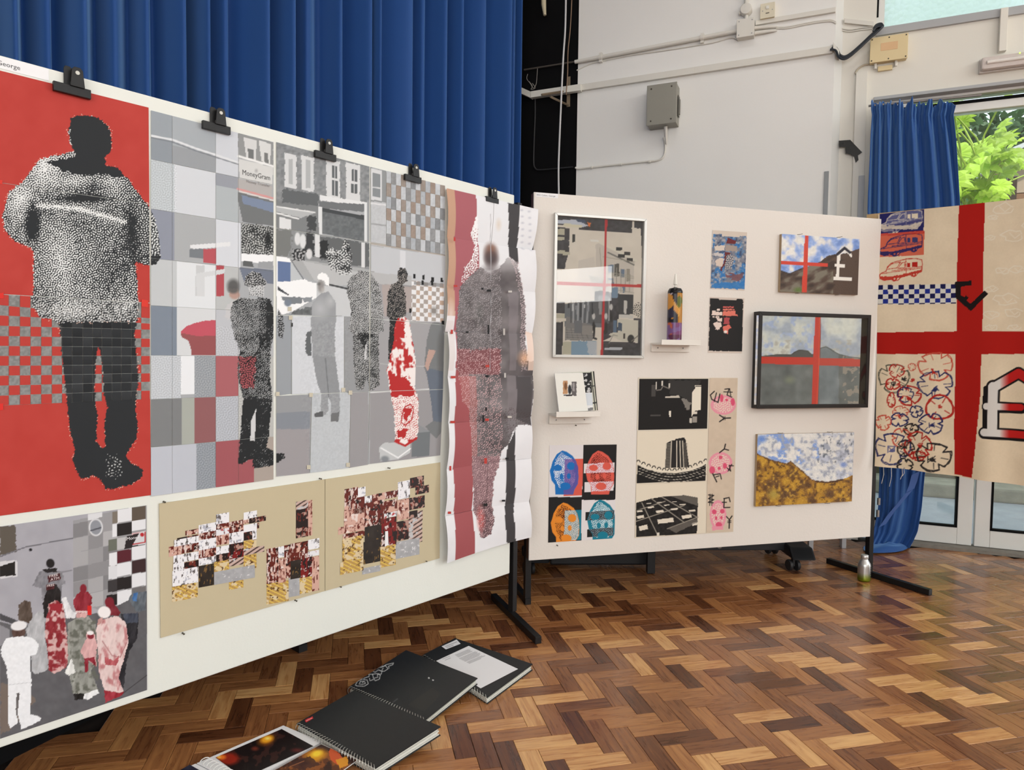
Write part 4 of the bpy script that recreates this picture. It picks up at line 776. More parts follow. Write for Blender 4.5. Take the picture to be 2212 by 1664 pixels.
# ---- tall pink poster
def paint_pink(p):
    p.fill((226, 227, 231)); p.grain(3, 20, 2)
    p.poly(zI((125, 100), (200, 120), (195, 900), (185, 1200), (120, 1200)), (190, 152, 128)); p.blob(968, 680, 12, 40, (232, 222, 220), .7, 1)
    p.poly(zI((197, 110), (380, 160), (380, 350), (400, 700), (380, 960), (240, 1664), (185, 1664), (185, 1000)), (165, 95, 103)); p.poly(zJ((170, 0), (215, 0), (320, 860), (315, 1215), (340, 1570), (165, 1620), (150, 860), (172, 140)), (158, 84, 88)); p.poly(zJ((215, 100), (320, 380), (330, 860), (200, 900)), (158, 84, 88)); p.poly(zI((160, 1664), (178, 1240), (120, 1240), (110, 1664)), (222, 216, 216))
    dk = (66, 64, 66); p.poly(zI((670, 235), (757, 250), (735, 430), (718, 760), (650, 690), (655, 430)), dk); p.poly(zJ((600, 690), (640, 600), (655, 560), (658, 790), (650, 1130), (640, 1250), (664, 1470), (598, 1485), (575, 1300), (582, 1130), (590, 800)), dk)
    for i in range(7):
        for j in range(5): p.blob(*zI((580 + j * 62, 260 + i * 55 + j * 12))[0], 5, 3.5, (158, 160, 176), .55, 1)
    p.poly(zI((650, 235), (757, 250), (735, 430), (718, 760), (650, 690)), dk)
    head = zI((380, 325), (350, 420), (328, 490), (365, 600), (340, 690), (260, 800), (240, 950), (385, 950), (385, 320)); m_ = p.inside(head, 1.5); p.tone(m_, np.clip(1.05 - (p.y - 480) / 170., .35, 1), (150, 84, 92), (238, 238, 240), 4.6)
    p.poly(zI((380, 160), (650, 230), (650, 700), (560, 760), (400, 760)), (224, 226, 230)); p.blob(*zI((565, 420))[0], 8, 18, (206, 182, 156), .5, 1); p.blob(*zI((500, 690))[0], 20, 30, (86, 70, 68), 1, .6); p.blob(*zI((505, 620))[0], 12, 10, (150, 100, 76), .8, 1); p.blob(*zI((480, 810))[0], 16, 8, (216, 216, 220), .9, .8)
    body = zI((235, 950), (400, 780), (470, 830), (560, 800), (640, 700), (710, 750), (745, 900), (762, 1000), (768, 1300), (775, 1500), (790, 1664), (185, 1664), (190, 1480), (205, 1200)) ; low = zJ((180, 0), (800, 0), (792, 110), (772, 520), (680, 520), (640, 570), (600, 690), (560, 720), (540, 830), (490, 960), (480, 1150), (495, 1290), (470, 1410), (400, 1440), (375, 1430), (365, 1300), (330, 1230), (305, 700), (290, 380), (225, 330), (210, 150))
    bm_ = p.inside(body, 1.8) | p.inside(low, 1.8); rmp = np.clip((p.y - 540) / 50., .3, 1); n = fbm(p.x, p.y, 30, 6)
    p.put(bm_, (106, 101, 103), rmp); p.c = p.c + ((n - .5) * 70 * rmp)[:, None] * bm_[:, None]
    p.blob(*zI((310, 1080))[0], 14, 34, (74, 70, 70), .7, .9); p.blob(*zI((400, 1180))[0], 14, 34, (88, 90, 88), .5, .9); p.blob(*zI((560, 1150))[0], 22, 40, (92, 88, 88), .6, .9); p.poly(zI((640, 990), (720, 1000), (700, 1664), (650, 1664)), (138, 131, 136), .5); p.poly(zJ((600, 110), (670, 120), (665, 560), (600, 600)), (128, 122, 126), .6); p.poly(zJ((668, 125), (775, 130), (770, 520), (668, 470)), (74, 70, 72), .9)
    lowr = bm_ & (p.y > 755) & (p.x < 1008); p.put(lowr, (140, 86, 90), .8); p.put(bm_ & p.inside(zI((330, 1490), (575, 1480), (575, 1664), (200, 1664)), 2), (128, 76, 80), .85); p.put(bm_ & p.inside(zJ((200, 0), (545, 0), (545, 110), (200, 110))), (132, 80, 84), .8); p.put(bm_ & (p.y > 812) & (p.y < 985) & (p.x < 1024), (186, 112, 110), .6); p.put(bm_ & (p.y > 985), (150, 112, 118), .75); p.put(bm_ & (p.y > 1080) & (p.x > 1036), (96, 74, 78), .8); p.blob(1032, 1120, 12, 34, (206, 96, 92), .8, .8)
    tq = turing(p.x, p.y, 3.9); k = bm_ & (tq > .80) & (p.x < 1078); p.put(k, (176, 170, 173), .75 * rmp); p.put(k & (p.y > 752), (214, 176, 178), .85); ed_ = bm_ & (tq < .16) & (p.y > 880); p.put(ed_, (72, 56, 60), .7)
    sh = p.inside(zI((640, 700), (720, 745), (765, 1000), (780, 1664), (740, 1664), (735, 1000), (690, 800)), 1.5); p.put(sh & (tq > .62), (216, 196, 200), .7)
    p.blob(*zI((500, 640))[0], 19, 22, (128, 96, 84), .9, 1.); p.blob(*zI((500, 715))[0], 19, 20, (82, 72, 74), 1, .8); p.blob(*zI((500, 800))[0], 26, 17, (122, 115, 117), .85, .9); p.blob(*zI((480, 822))[0], 14, 6, (196, 194, 198), .7, 1.)
    p.blob(*zI((760, 1560))[0], 17, 22, (226, 176, 140), .8, .9); p.poly(zI((775, 1330), (830, 1350), (830, 1664), (790, 1664)), (232, 206, 190), .8)
    for q in ((500, 330, 500, 900), (498, 1000, 492, 1664)): p.line(zI(q[:2], q[2:]), 1, (168, 168, 172))
pink = thing('tall_figure_poster', 'tall curling poster with mauve strip and ghostly grey figure at the right end', 'poster', B1.at(1050, 1180))
Lp = [(961.5, 407), (963, 513), (962, 617), (958, 717), (958, 814), (959, 914), (955, 1013), (951, 1113), (955, 1214)]
Rp = [(1160, 453), (1146, 542), (1145, 632), (1138, 722), (1139, 811), (1135, 901), (1135, 989), (1130, 1081), (1135, 1158)]
for r_ in range(8):
    for c_ in range(2):
        tl, tr, br, bl = Lp[r_], Rp[r_], Rp[r_ + 1], Lp[r_ + 1]; cut = lambda a, b, t: (a[0] + (b[0] - a[0]) * t, a[1] + (b[1] - a[1]) * t); mid = .52
        q = [tl, cut(tl, tr, mid), cut(bl, br, mid), bl] if c_ == 0 else [cut(tl, tr, mid), tr, br, cut(bl, br, mid)]
        cu = lambda s, t, c_=c_, r_=r_: .007 + .010 * r_ / 8 * np.ones_like(s) + .010 * np.sin(np.pi * t) * (.35 + .65 * s if c_ else 1 - .65 * s) + (.022 * s ** 2 * (r_ > 0) if c_ else 0.014 * (1 - s) ** 2 * (r_ > 2)) + .0012 * ((r_ + c_) % 2)
        sheet('paper_sheet', B1, q, paint_pink, 1.8, .004, pink, curl=cu)
for a, b, w, h, c in ((982, 517, 4, 8, RED), (984, 618, 8, 4, RED), (976, 717, 5, 9, RED), (979, 815, 10, 5, RED), (978, 912, 10, 5, RED), (973, 1012, 4, 10, RED), (971, 1108, 7, 5, RED), (1053, 791, 8, 5, RED), (1052, 907, 8, 5, RED), (1049, 996, 6, 12, RED), (1056, 628, 9, 5, (30, 30, 32)), (1055, 712, 4, 20, (30, 30, 32)), (1052, 813, 7, 5, (30, 30, 32)), (1044, 905, 4, 16, (30, 30, 32)), (1050, 884, 4, 8, (30, 30, 32)), (1049, 1091, 8, 6, (30, 30, 32)), (1095, 991, 7, 4, (30, 30, 32)), (1088, 1082, 7, 4, (30, 30, 32)), (1009, 718, 6, 4, (30, 30, 32)), (1042, 624, 5, 4, (30, 30, 32)), (1102, 630, 8, 4, (196, 192, 186)), (1089, 717, 4, 14, (186, 182, 178)), (1091, 811, 4, 10, (186, 182, 178)), (1101, 901, 9, 4, (196, 192, 186))):
    sheet('tape', B1, [(a - w / 2, b - h / 2), (a + w / 2, b - h / 2), (a + w / 2, b + h / 2), (a - w / 2, b + h / 2)], c, 9, .034, pink)
# ---- crowd photograph, bottom left
def paint_crowd(p):
    p.fill((163, 163, 171)); p.grain(5, 24, 3); p.poly(zC((0, 165), (95, 158), (100, 320), (0, 345)), (92, 86, 78), rag=2); p.poly(zC((0, 345), (165, 285), (450, 232), (450, 240), (165, 293), (0, 355)), (112, 112, 118)); p.poly(zC((0, 380), (105, 372), (108, 472), (0, 486)), (206, 206, 210)); p.poly(zC((0, 410), (92, 380), (96, 465), (0, 474)), (32, 30, 30)); p.blob(*zC((188, 308))[0], 4, 4, (30, 30, 32), 1, .3)
    p.poly(zC((450, 130), (905, 20), (905, 640), (640, 690), (450, 620)), (150, 151, 154)); rc = random.Random(5)
    for i in range(3):
        for j in range(6): a, b = 452 + i * 92, 150 + j * 90 - i * 20; g = rc.choice([138, 150, 164, 172, 128]); p.poly(zC((a, b), (a + 90, b - 20), (a + 90, b + 68), (a, b + 88)), (g, g, g + 3))
    BK, WT = (34, 31, 32), (222, 224, 228)
    for a, b, w, h, c in ((812, 50, 86, 82, (92, 82, 72)), (812, 132, 86, 62, WT), (812, 205, 84, 70, (206, 170, 172)), (812, 292, 86, 80, WT), (812, 378, 86, 78, (58, 40, 42)), (812, 460, 86, 80, WT), (812, 545, 86, 60, (110, 108, 108)), (722, 62, 88, 82, WT), (722, 150, 88, 74, BK), (722, 236, 88, 74, (186, 186, 188)), (722, 318, 88, 72, (86, 34, 44)), (722, 396, 88, 78, WT), (722, 484, 88, 74, BK), (722, 565, 88, 86, WT), (690, 75, 32, 74, (122, 114, 104)), (690, 152, 32, 80, WT), (668, 246, 54, 72, (104, 108, 98)), (672, 330, 50, 78, WT), (668, 412, 54, 80, (214, 216, 220)), (664, 498, 58, 74, (56, 54, 56)), (655, 590, 66, 66, BK)):
        p.poly(zC((a, b), (a + w, b - w * .17), (a + w, b + h - w * .17), (a, b + h)), c)
    p.poly(zC((780, 225), (895, 195), (895, 275), (765, 305)), (40, 34, 36)); p.poly(zC((860, 200), (896, 192), (896, 275), (815, 282)), (206, 208, 212)); p.line(zC((818, 275), (893, 262), (893, 200)), 2, (176, 40, 46)); p.blob(*zC((875, 215))[0], 5, 5, (176, 40, 46), 1, .3)
    p.blob(*zC((590, 170))[0], 16, 20, (212, 214, 218), 1, .1); p.blob(*zC((590, 170))[0], 13, 17, (140, 144, 152), 1, .15); p.line(zC((560, 190), (620, 172)), 3, (84, 86, 94)); p.poly(zC((540, 90), (630, 76), (630, 105), (540, 130)), (214, 216, 220))
    pave = zC((0, 750), (110, 780), (400, 730), (650, 690), (905, 560), (905, 1200), (0, 1500)); p.poly(pave, (94, 94, 98)); p.grain(7, 12, 9, p.inside(pave).astype(float)); p.poly(zC((0, 770), (60, 800), (60, 900), (0, 900)), (140, 140, 146)); p.poly(zC((0, 1120), (110, 1150), (225, 1230), (60, 1420), (0, 1440)), (122, 108, 98), .8, rag=3); p.line(zC((905, 1080), (760, 1190)), 1.4, (58, 56, 58)); p.poly(zC((0, 700), (110, 745), (110, 775), (0, 740)), (74, 74, 78))
    def P(pts, c, rag=1.2):
        k_ = p.inside(zC(*pts), rag); p.put(k_, c); p.fold(k_, 26, 9, len(pts))
    P([(200, 530), (240, 445), (300, 425), (380, 440), (405, 515), (380, 525), (378, 620), (260, 620), (255, 545)], (124, 124, 130)); p.blob(*zC((310, 392))[0], 10, 11, (30, 28, 29), 1, .2); P([(262, 640), (290, 560), (345, 520), (375, 565), (380, 640), (330, 660), (310, 730), (275, 725)], (32, 29, 30)); P([(262, 428), (350, 420), (350, 445), (280, 450)], (36, 33, 34)); P([(292, 470), (370, 452), (372, 492), (300, 508)], (74, 34, 38)); P([(284, 525), (340, 515), (335, 550), (286, 560)], (74, 34, 38)); p.line(zC((235, 470), (440, 435)), 3.2, (132, 132, 138))
    P([(455, 610), (480, 575), (512, 565), (545, 570), (570, 600), (565, 640), (530, 690), (540, 800), (530, 830), (460, 830), (475, 700), (450, 640)], (136, 40, 52)); P([(470, 700), (535, 695), (535, 780), (505, 820), (470, 800)], (204, 160, 158)); p.rect(*zC((538, 652))[0], *zC((565, 710))[0], (206, 40, 36)); p.line(zC((470, 690), (530, 690)), 4, (220, 196, 194)); p.blob(*zC((513, 548))[0], 8, 11, (128, 36, 48), 1, .2)
    P([(380, 610), (405, 595), (440, 680), (470, 700), (465, 730), (410, 730)], (224, 225, 228)); P([(650, 650), (700, 635), (740, 690), (735, 715), (650, 712)], (112, 32, 42)); p.blob(*zC((674, 630))[0], 11, 12, (122, 34, 46), 1, .2)
    P([(745, 705), (855, 700), (845, 850), (800, 930), (780, 1000), (760, 1160), (720, 1165), (730, 1000)], (40, 40, 45)); P([(755, 705), (850, 695), (850, 755), (770, 760)], (62, 68, 82)); P([(790, 610), (825, 560), (850, 570), (900, 560), (895, 680), (840, 690)], (96, 104, 112)); P([(820, 575), (845, 572), (842, 625), (815, 620)], (66, 108, 160))
    P([(115, 650), (150, 615), (190, 630), (200, 720), (180, 760), (110, 740)], (88, 76, 68)); P([(200, 720), (235, 685), (272, 700), (278, 850), (300, 1000), (290, 1050), (215, 1075), (200, 1060), (190, 950), (160, 800)], (176, 178, 182)); k = p.inside(zC((110, 690), (275, 700), (300, 1050), (200, 1075), (150, 800)), 2) 
    m_ = p.inside(zC((300, 640), (340, 620), (385, 640), (400, 720), (415, 880), (427, 990), (400, 1040), (330, 1070), (300, 1050), (290, 900), (275, 820)), 1.5); p.put(m_, (206, 170, 168)); p.veil(m_, fbm(p.x, p.y, 9, 7), (138, 44, 52), .42, .56); p.fold(m_, 18, 7, 2); p.put(m_ & p.inside(zC((300, 640), (385, 640), (380, 690), (310, 680))), (150, 44, 54))
    P([(420, 760), (470, 730), (540, 720), (590, 760), (600, 1000), (560, 1050), (610, 1180), (540, 1230), (515, 1220), (510, 1190), (450, 1195), (440, 1140), (420, 1050), (415, 880)], (146, 148, 142)); k = p.inside(zC((420, 740), (590, 740), (610, 1180), (440, 1190)), 2); p.veil(k, fbm(p.x, p.y, 9, 5), (100, 102, 94), .46, .66); P([(515, 1200), (600, 1165), (610, 1190), (540, 1232), (515, 1225)], (228, 230, 232)); P([(450, 1195), (520, 1190), (515, 1225), (460, 1235)], (36, 34, 34)); P([(400, 1060), (440, 980), (465, 1060), (420, 1085)], (222, 224, 222))
    P([(495, 930), (530, 860), (535, 810), (575, 810), (590, 860), (600, 900), (590, 950), (595, 1030), (570, 1010), (545, 990), (540, 1060), (522, 1062), (520, 980)], (212, 168, 168)); P([(520, 975), (585, 970), (592, 1030), (565, 1000), (545, 990), (540, 1062), (522, 1062)], (138, 40, 54)); p.blob(*zC((558, 840))[0], 8, 7, (128, 40, 52), 1, .2); p.blob(*zC((556, 820))[0], 8, 5, (232, 230, 230), 1, .2)
    pk = zC((590, 800), (620, 740), (720, 715), (775, 755), (792, 880), (760, 990), (730, 1100), (762, 1180), (750, 1200), (650, 1250), (640, 1170), (610, 1060), (600, 900)); m_ = p.inside(pk, 1.2); p.put(m_, (222, 200, 198)); p.veil(m_, fbm(p.x * 1.6, p.y * .8, 13, 8), (188, 128, 130), .48, .72); p.fold(m_, 14, 8, 5); P([(645, 970), (700, 990), (735, 960), (720, 1020), (650, 1020)], (176, 88, 94)); P([(640, 1170), (735, 1190), (762, 1180), (750, 1205), (650, 1250)], (154, 48, 60)); p.blob(*zC((642, 693))[0], 15, 14, (236, 232, 232), 1, .15); p.line(zC((630, 870), (690, 960), (740, 970), (780, 880)), 1.6, (168, 110, 112)); P([(600, 740), (630, 720), (630, 750), (598, 780)], (196, 150, 146))
    w = zC((5, 920), (40, 850), (130, 840), (200, 850), (240, 890), (225, 950), (185, 960), (192, 1130), (185, 1320), (250, 1340), (245, 1365), (130, 1415), (112, 1330), (100, 1330), (115, 1370), (65, 1410), (50, 1370), (50, 1130), (40, 1030), (10, 960)); p.poly(w, (232, 235, 239), rag=1); p.grain(7, 5, 4, p.inside(w).astype(float)); P([(70, 810), (95, 780), (160, 800), (150, 840), (80, 842)], (92, 72, 66)); p.blob(*zC((116, 776))[0], 19, 11, (228, 228, 230), 1, .15, -.15); P([(100, 1190), (120, 1190), (110, 1330), (97, 1325)], (96, 92, 92))
    p.line(zC((55, 1140), (185, 1125)), 1, (196, 200, 204))
crowd = thing('crowd_photo_print', 'photo print of a pavement crowd at the bottom left of the long board', 'print', B1.at(160, 1550))
cq = [(-118, 1155), (316.5, 1092), (318, 1491), (-118, 1636)]
sheet('photo', B1, cq, paint_crowd, 1.7, .0018, crowd, GLOSSP)
for s_, a, h in (('FREE', (106, 1248.5), .0072), ('ATM', (109, 1255.5), .0072), ('FREE', (101, 1269), .006)): text('lettering', s_, B1, a, h, mat('pale_ink', (226, 214, 214), .6), crowd, .0032)
text('lettering', 'Money', B1, (273, 1168), .009, mat('white_ink', (236, 236, 238), .6), crowd, .0032)
# ---- beige cards with cut photographs
CARD = mat('beige_card', (192, 180, 150), .85, var=.02, scale=20)
def tex(p, style, s):
    x, y = p.x + s * 13.3, p.y + s * 7.7; n = fbm(x, y, 9, s % 11); n2 = fbm(x * 2.2, y * .7, 7, (s + 3) % 11); n3 = fbm(x + y * .3, y, 5, (s + 5) % 11)
    DR, PK, WH, BK = (98, 32, 22), (206, 166, 152), (232, 232, 236), (34, 20, 18)
    if style == 'red': p.fill(DR); p.put(n2 > .62, (214, 196, 190)); p.put(n3 < .33, BK); p.put((n > .66), PK)
    elif style == 'white': p.fill(WH); p.put(n2 < .33, (98, 92, 92)); p.put(n3 > .72, (176, 178, 190))
    elif style == 'pink': p.fill(PK); p.put(n2 > .63, DR); p.put(n3 < .3, (148, 92, 82)); p.put(n > .7, (226, 210, 204))
    elif style == 'dark': p.fill(BK); p.put(n > .6, (176, 140, 128)); p.put(n2 > .66, (112, 44, 34))
    elif style == 'stripe': p.fill((196, 170, 160)); p.put(np.sin((x * .6 + y * .9) * .75) > .35, (74, 54, 50)); p.put(n > .7, (190, 190, 192))
    elif style == 'road': p.fill((166, 167, 170)); p.grain(12, 8, s % 9); p.put(n3 > .74, (210, 210, 212))
    elif style == 'gold': p.fill((182, 146, 84)); p.put(np.sin(x * .35 - y * .75 + s) > .72, (226, 196, 92)); p.put(n > .6, (214, 196, 160)); p.put(n3 < .3, (92, 62, 30))
    elif style == 'black': p.fill((40, 33, 28)); p.grain(12, 14, s % 9); p.put(n2 > .72, (120, 92, 52))
    elif style == 'sign': p.fill((226, 226, 230)); p.put((n3 > .55) & (n > .45), (178, 70, 72)); p.put(n2 < .3, (40, 36, 40))
    elif style == 'door': p.fill((120, 26, 26)); p.put(n2 < .45, (32, 20, 20)); p.put(n3 > .7, (214, 200, 196))
def pieces(z, lst, sl, parent, base):
    for i, (x0, x1, ya, yb, stl) in enumerate(lst):
        q = z((x0, ya), (x1, ya + sl * (x1 - x0)), (x1, yb + sl * (x1 - x0)), (x0, yb))
        sheet('cut_photo', B1, q, lambda p, stl=stl, i=i: tex(p, stl, base + i), 1.25, .0046 + .00025 * (i % 5), parent, GLOSSP)
c1 = thing('collage_card', 'beige card with three groups of cut street photographs, left of the pair', 'collage', B1.at(520, 1330))
cu0, cv0 = B1.uv(343, 1088); cu1, cv1 = B1.uv(698, 1035); _, cb0 = B1.uv(342, 1379)
slab_obj('card', B1, cu0, B1.uv(700, 1160)[0], cb0, cv0, .0008, .0042, CARD, c1)
pieces(zY, [(355, 500, 440, 492, 'red'), (500, 690, 378, 470, 'white'), (690, 832, 262, 372, 'white'), (990, 1135, 242, 322, 'white'), (1050, 1232, 305, 362, 'dark'), (690, 832, 372, 440, 'red'), (832, 990, 345, 398, 'red'), (985, 1075, 318, 365, 'pink'), (265, 500, 520, 545, 'dark'), (232, 500, 542, 615, 'white'), (500, 690, 470, 548, 'red'), (690, 832, 430, 508, 'sign'), (832, 990, 395, 470, 'red'), (990, 1135, 378, 458, 'white'), (1135, 1158, 352, 415, 'dark'), (175, 312, 615, 725, 'pink'), (312, 500, 592, 690, 'red'), (500, 690, 545, 655, 'white'), (690, 832, 495, 602, 'pink'), (832, 990, 468, 588, 'white'), (990, 1085, 458, 548, 'dark'), (1085, 1132, 440, 545, 'white'), (225, 500, 712, 800, 'white'), (500, 690, 655, 745, 'red'), (690, 832, 618, 702, 'white'), (832, 990, 588, 672, 'dark'), (990, 1130, 552, 640, 'gold'), (990, 1215, 640, 708, 'stripe'), (340, 500, 785, 860, 'dark'), (222, 342, 800, 880, 'white'), (500, 690, 745, 822, 'white'), (690, 832, 702, 780, 'dark'), (832, 990, 672, 750, 'door'), (990, 1130, 712, 868, 'gold'), (214, 495, 880, 1050, 'white'), (210, 490, 1050, 1215, 'gold'), (500, 668, 825, 1060, 'black'), (668, 832, 782, 890, 'gold'), (832, 990, 750, 830, 'stripe'), (668, 1112, 890, 1030, 'road'), (830, 988, 990, 1085, 'gold'),
            (1560, 1692, 130, 330, 'dark'), (1560, 1692, 330, 522, 'dark'), (1560, 1692, 125, 215, 'stripe'), (1692, 1738, 110, 495, 'pink'),
            (1240, 1368, 638, 1020, 'red'), (1368, 1432, 615, 735, 'white'), (1432, 1500, 600, 960, 'red'), (1368, 1450, 745, 1010, 'pink'), (1500, 1690, 582, 770, 'red'), (1690, 1815, 540, 650, 'white'), (1610, 1812, 682, 740, 'sign'), (1500, 1612, 760, 970, 'black'), (1612, 1735, 740, 955, 'door'), (1735, 1812, 725, 1100, 'pink'), (1240, 1480, 1020, 1245, 'gold'), (1480, 1600, 955, 1165, 'road'), (1600, 1735, 955, 1130, 'gold')], -.185, c1, 3)
c2 = thing('collage_card', 'beige card with one large group of cut street photographs, right of the pair', 'collage', B1.at(830, 1270))
slab_obj('card', B1, float(B1.uv(701.5, 1160)[0]), float(B1.uv(949, 1100)[0]), cb0, cv0, .0008, .0042, CARD, c2)
pieces(zZ, [(310, 480, 330, 600, 'red'), (478, 572, 312, 432, 'white'), (430, 560, 440, 640, 'red'), (560, 650, 420, 505, 'white'), (650, 975, 398, 485, 'red'), (972, 1122, 242, 460, 'white'), (1122, 1295, 192, 320, 'dark'), (1190, 1357, 305, 400, 'dark'), (1112, 1305, 440, 590, 'dark'), (965, 1112, 468, 720, 'pink'), (1112, 1215, 605, 700, 'dark'), (1215, 1280, 600, 720, 'stripe'), (305, 560, 600, 790, 'pink'), (560, 800, 500, 800, 'red'), (800, 962, 478, 630, 'red'), (802, 962, 628, 690, 'sign'), (232, 560, 805, 895, 'pink'), (290, 560, 890, 960, 'red'), (285, 545, 945, 1235, 'gold'), (258, 545, 1240, 1392, 'gold'), (560, 770, 800, 1000, 'black'), (545, 765, 985, 1262, 'black'), (770, 955, 700, 1050, 'door'), (755, 945, 1045, 1302, 'gold'), (955, 1105, 735, 975, 'dark'), (1105, 1275, 690, 1012, 'stripe'), (945, 1240, 985, 1195, 'road'), (530, 755, 1312, 1388, 'road')], -.2, c2, 60)
sheet('cut_photo', B1, zZ((815, 850), (850, 846), (856, 1020), (810, 1040)), (232, 232, 234), 9, .006, c2, GLOSSP)
# ---- pins at the card edges
PIN = mat('pin_metal', (88, 84, 74), .4, .6)
def pin(pl, x, y, lab, group, off=.004):
    c = pl.at(x, y); o = MB().lathe([(.0026, 0), (.003, .002), (.0014, .004), (.0012, .009), (.003, .0105), (.003, .0125), (.0014, .0135)], c, 8, pl.n).build('push_pin', PIN, None, True)
    tag(o, lab, 'pin', group)
for x, y, l in ((353, 1084, 'top left corner of the left'), (394, 1368, 'left of the lower edge of the left'), (637, 1297, 'right of the lower edge of the left'), (690, 1034, 'top right corner of the left'), (838, 1011, 'top edge of the right'), (733, 1267, 'left of the lower edge of the right'), (918, 1212, 'right of the lower edge of the right')): pin(B1, x, y, 'small dark push pin at the ' + l + ' beige card', 'pins of the beige cards')
# ---- black bulldog clips along the top edge
def clip(x, y, w, lab, sc=1.):
    c = B1.uv(x, y); t = thing('bulldog_clip', lab, 'clip', B1.pt(c[0], c[1] - .03), 'bulldog clips along the long board'); k = w; P = lambda a, b: (c[0] + a * k, c[1] + b * k)
    lean = .10
    jaw = [P(-.5, -.02), P(-.5, -.30), P(.5, -.30), P(.5, -.02)]
    MB().prism(B1, jaw, .004, .016).build('jaw', BLACKM, t, bevel=.0015)
    slab_obj('rear_jaw', B1, c[0] - .5 * k, c[0] + .5 * k, c[1] - .30 * k, c[1] + .0 * k, -.028, -.019, BLACKM, t) if False else None
    hd = [P(-.17 + lean, -.05), P(.22 + lean, -.05), P(.17 + lean, .46), P(.10 + lean, .54), P(-.06 + lean, .54), P(-.13 + lean, .46)]
    hole = [P(.02 + lean + .06 * math.cos(a), .37 + .06 * math.sin(a)) for a in np.linspace(0, 2 * math.pi, 11)[:-1]]
    m_ = MB(); n = len(hd)
    lv = MB().prism(B1, hd, .017, .021).build('lever', BLACKM, t, bevel=.001)
    MB().prism(B1, hole, .0195, .0222).build('lever_hole', mat('hole_white', (206, 206, 198), .6), lv)
    hb = [P(-.30 + lean, -.02), P(-.02 + lean, -.02), P(-.06 + lean, .50), P(-.14 + lean, .56), P(-.26 + lean, .56), P(-.30 + lean, .48)]
    MB().prism(B1, hb, .003, .0055).build('lever', BLACKM, t, bevel=.0008)
    MB().tube([B1.pt(*P(-.14 + lean, .05), .012), B1.pt(*P(.14 + lean, .05), .012)], .005, 8).build('spring', STEEL, t)
for x, y, w, lab in ((153, 186, .088, 'black bulldog clip holding the top of the red poster'), (464, 268, .087, 'black bulldog clip over the patchwork print with the pillar box'), (699, 330, .085, 'black bulldog clip over the print with the white car'), (888, 380, .083, 'black bulldog clip over the woven squares'), (1059, 427, .08, 'black bulldog clip holding the tall curling poster')):
    clip(x, y, w, lab)
# ================================================================== works on the cream board
def box_on(pl, x0, y0, x1, y1, d=0.):
    """rectangle on a plane from two or four pixel readings"""
    a, b = pl.uv(x0, (y0 + y1) / 2, d), pl.uv(x1, (y0 + y1) / 2, d); t, l = pl.uv((x0 + x1) / 2, y0, d), pl.uv((x0 + x1) / 2, y1, d)
    return float(a[0]), float(b[0]), float(l[1]), float(t[1])
def uv_quad(pl, u0, u1, v0, v1, off=0): return [tuple(float(k) for k in proj(pl.pt(a, b, off))) for a, b in ((u0, v1), (u1, v1), (u1, v0), (u0, v0))]
def frame_rails(pl, r, w, d0, d1, m, parent, bev=.002):
    u0, u1, v0, v1 = r
    for q in ([(u0, v0), (u1, v0), (u1 - w, v0 + w), (u0 + w, v0 + w)], [(u0, v1), (u1, v1), (u1 - w, v1 - w), (u0 + w, v1 - w)], [(u0, v0), (u0, v1), (u0 + w, v1 - w), (u0 + w, v0 + w)], [(u1, v0), (u1, v1), (u1 - w, v1 - w), (u1 - w, v0 + w)]):
        MB().prism(pl, q, d0, d1).build('frame_rail', m, parent, bevel=bev)
PGLASS = glass_mat('picture_glass', (.99, .985, .98), ior=1.45, rough=.01)
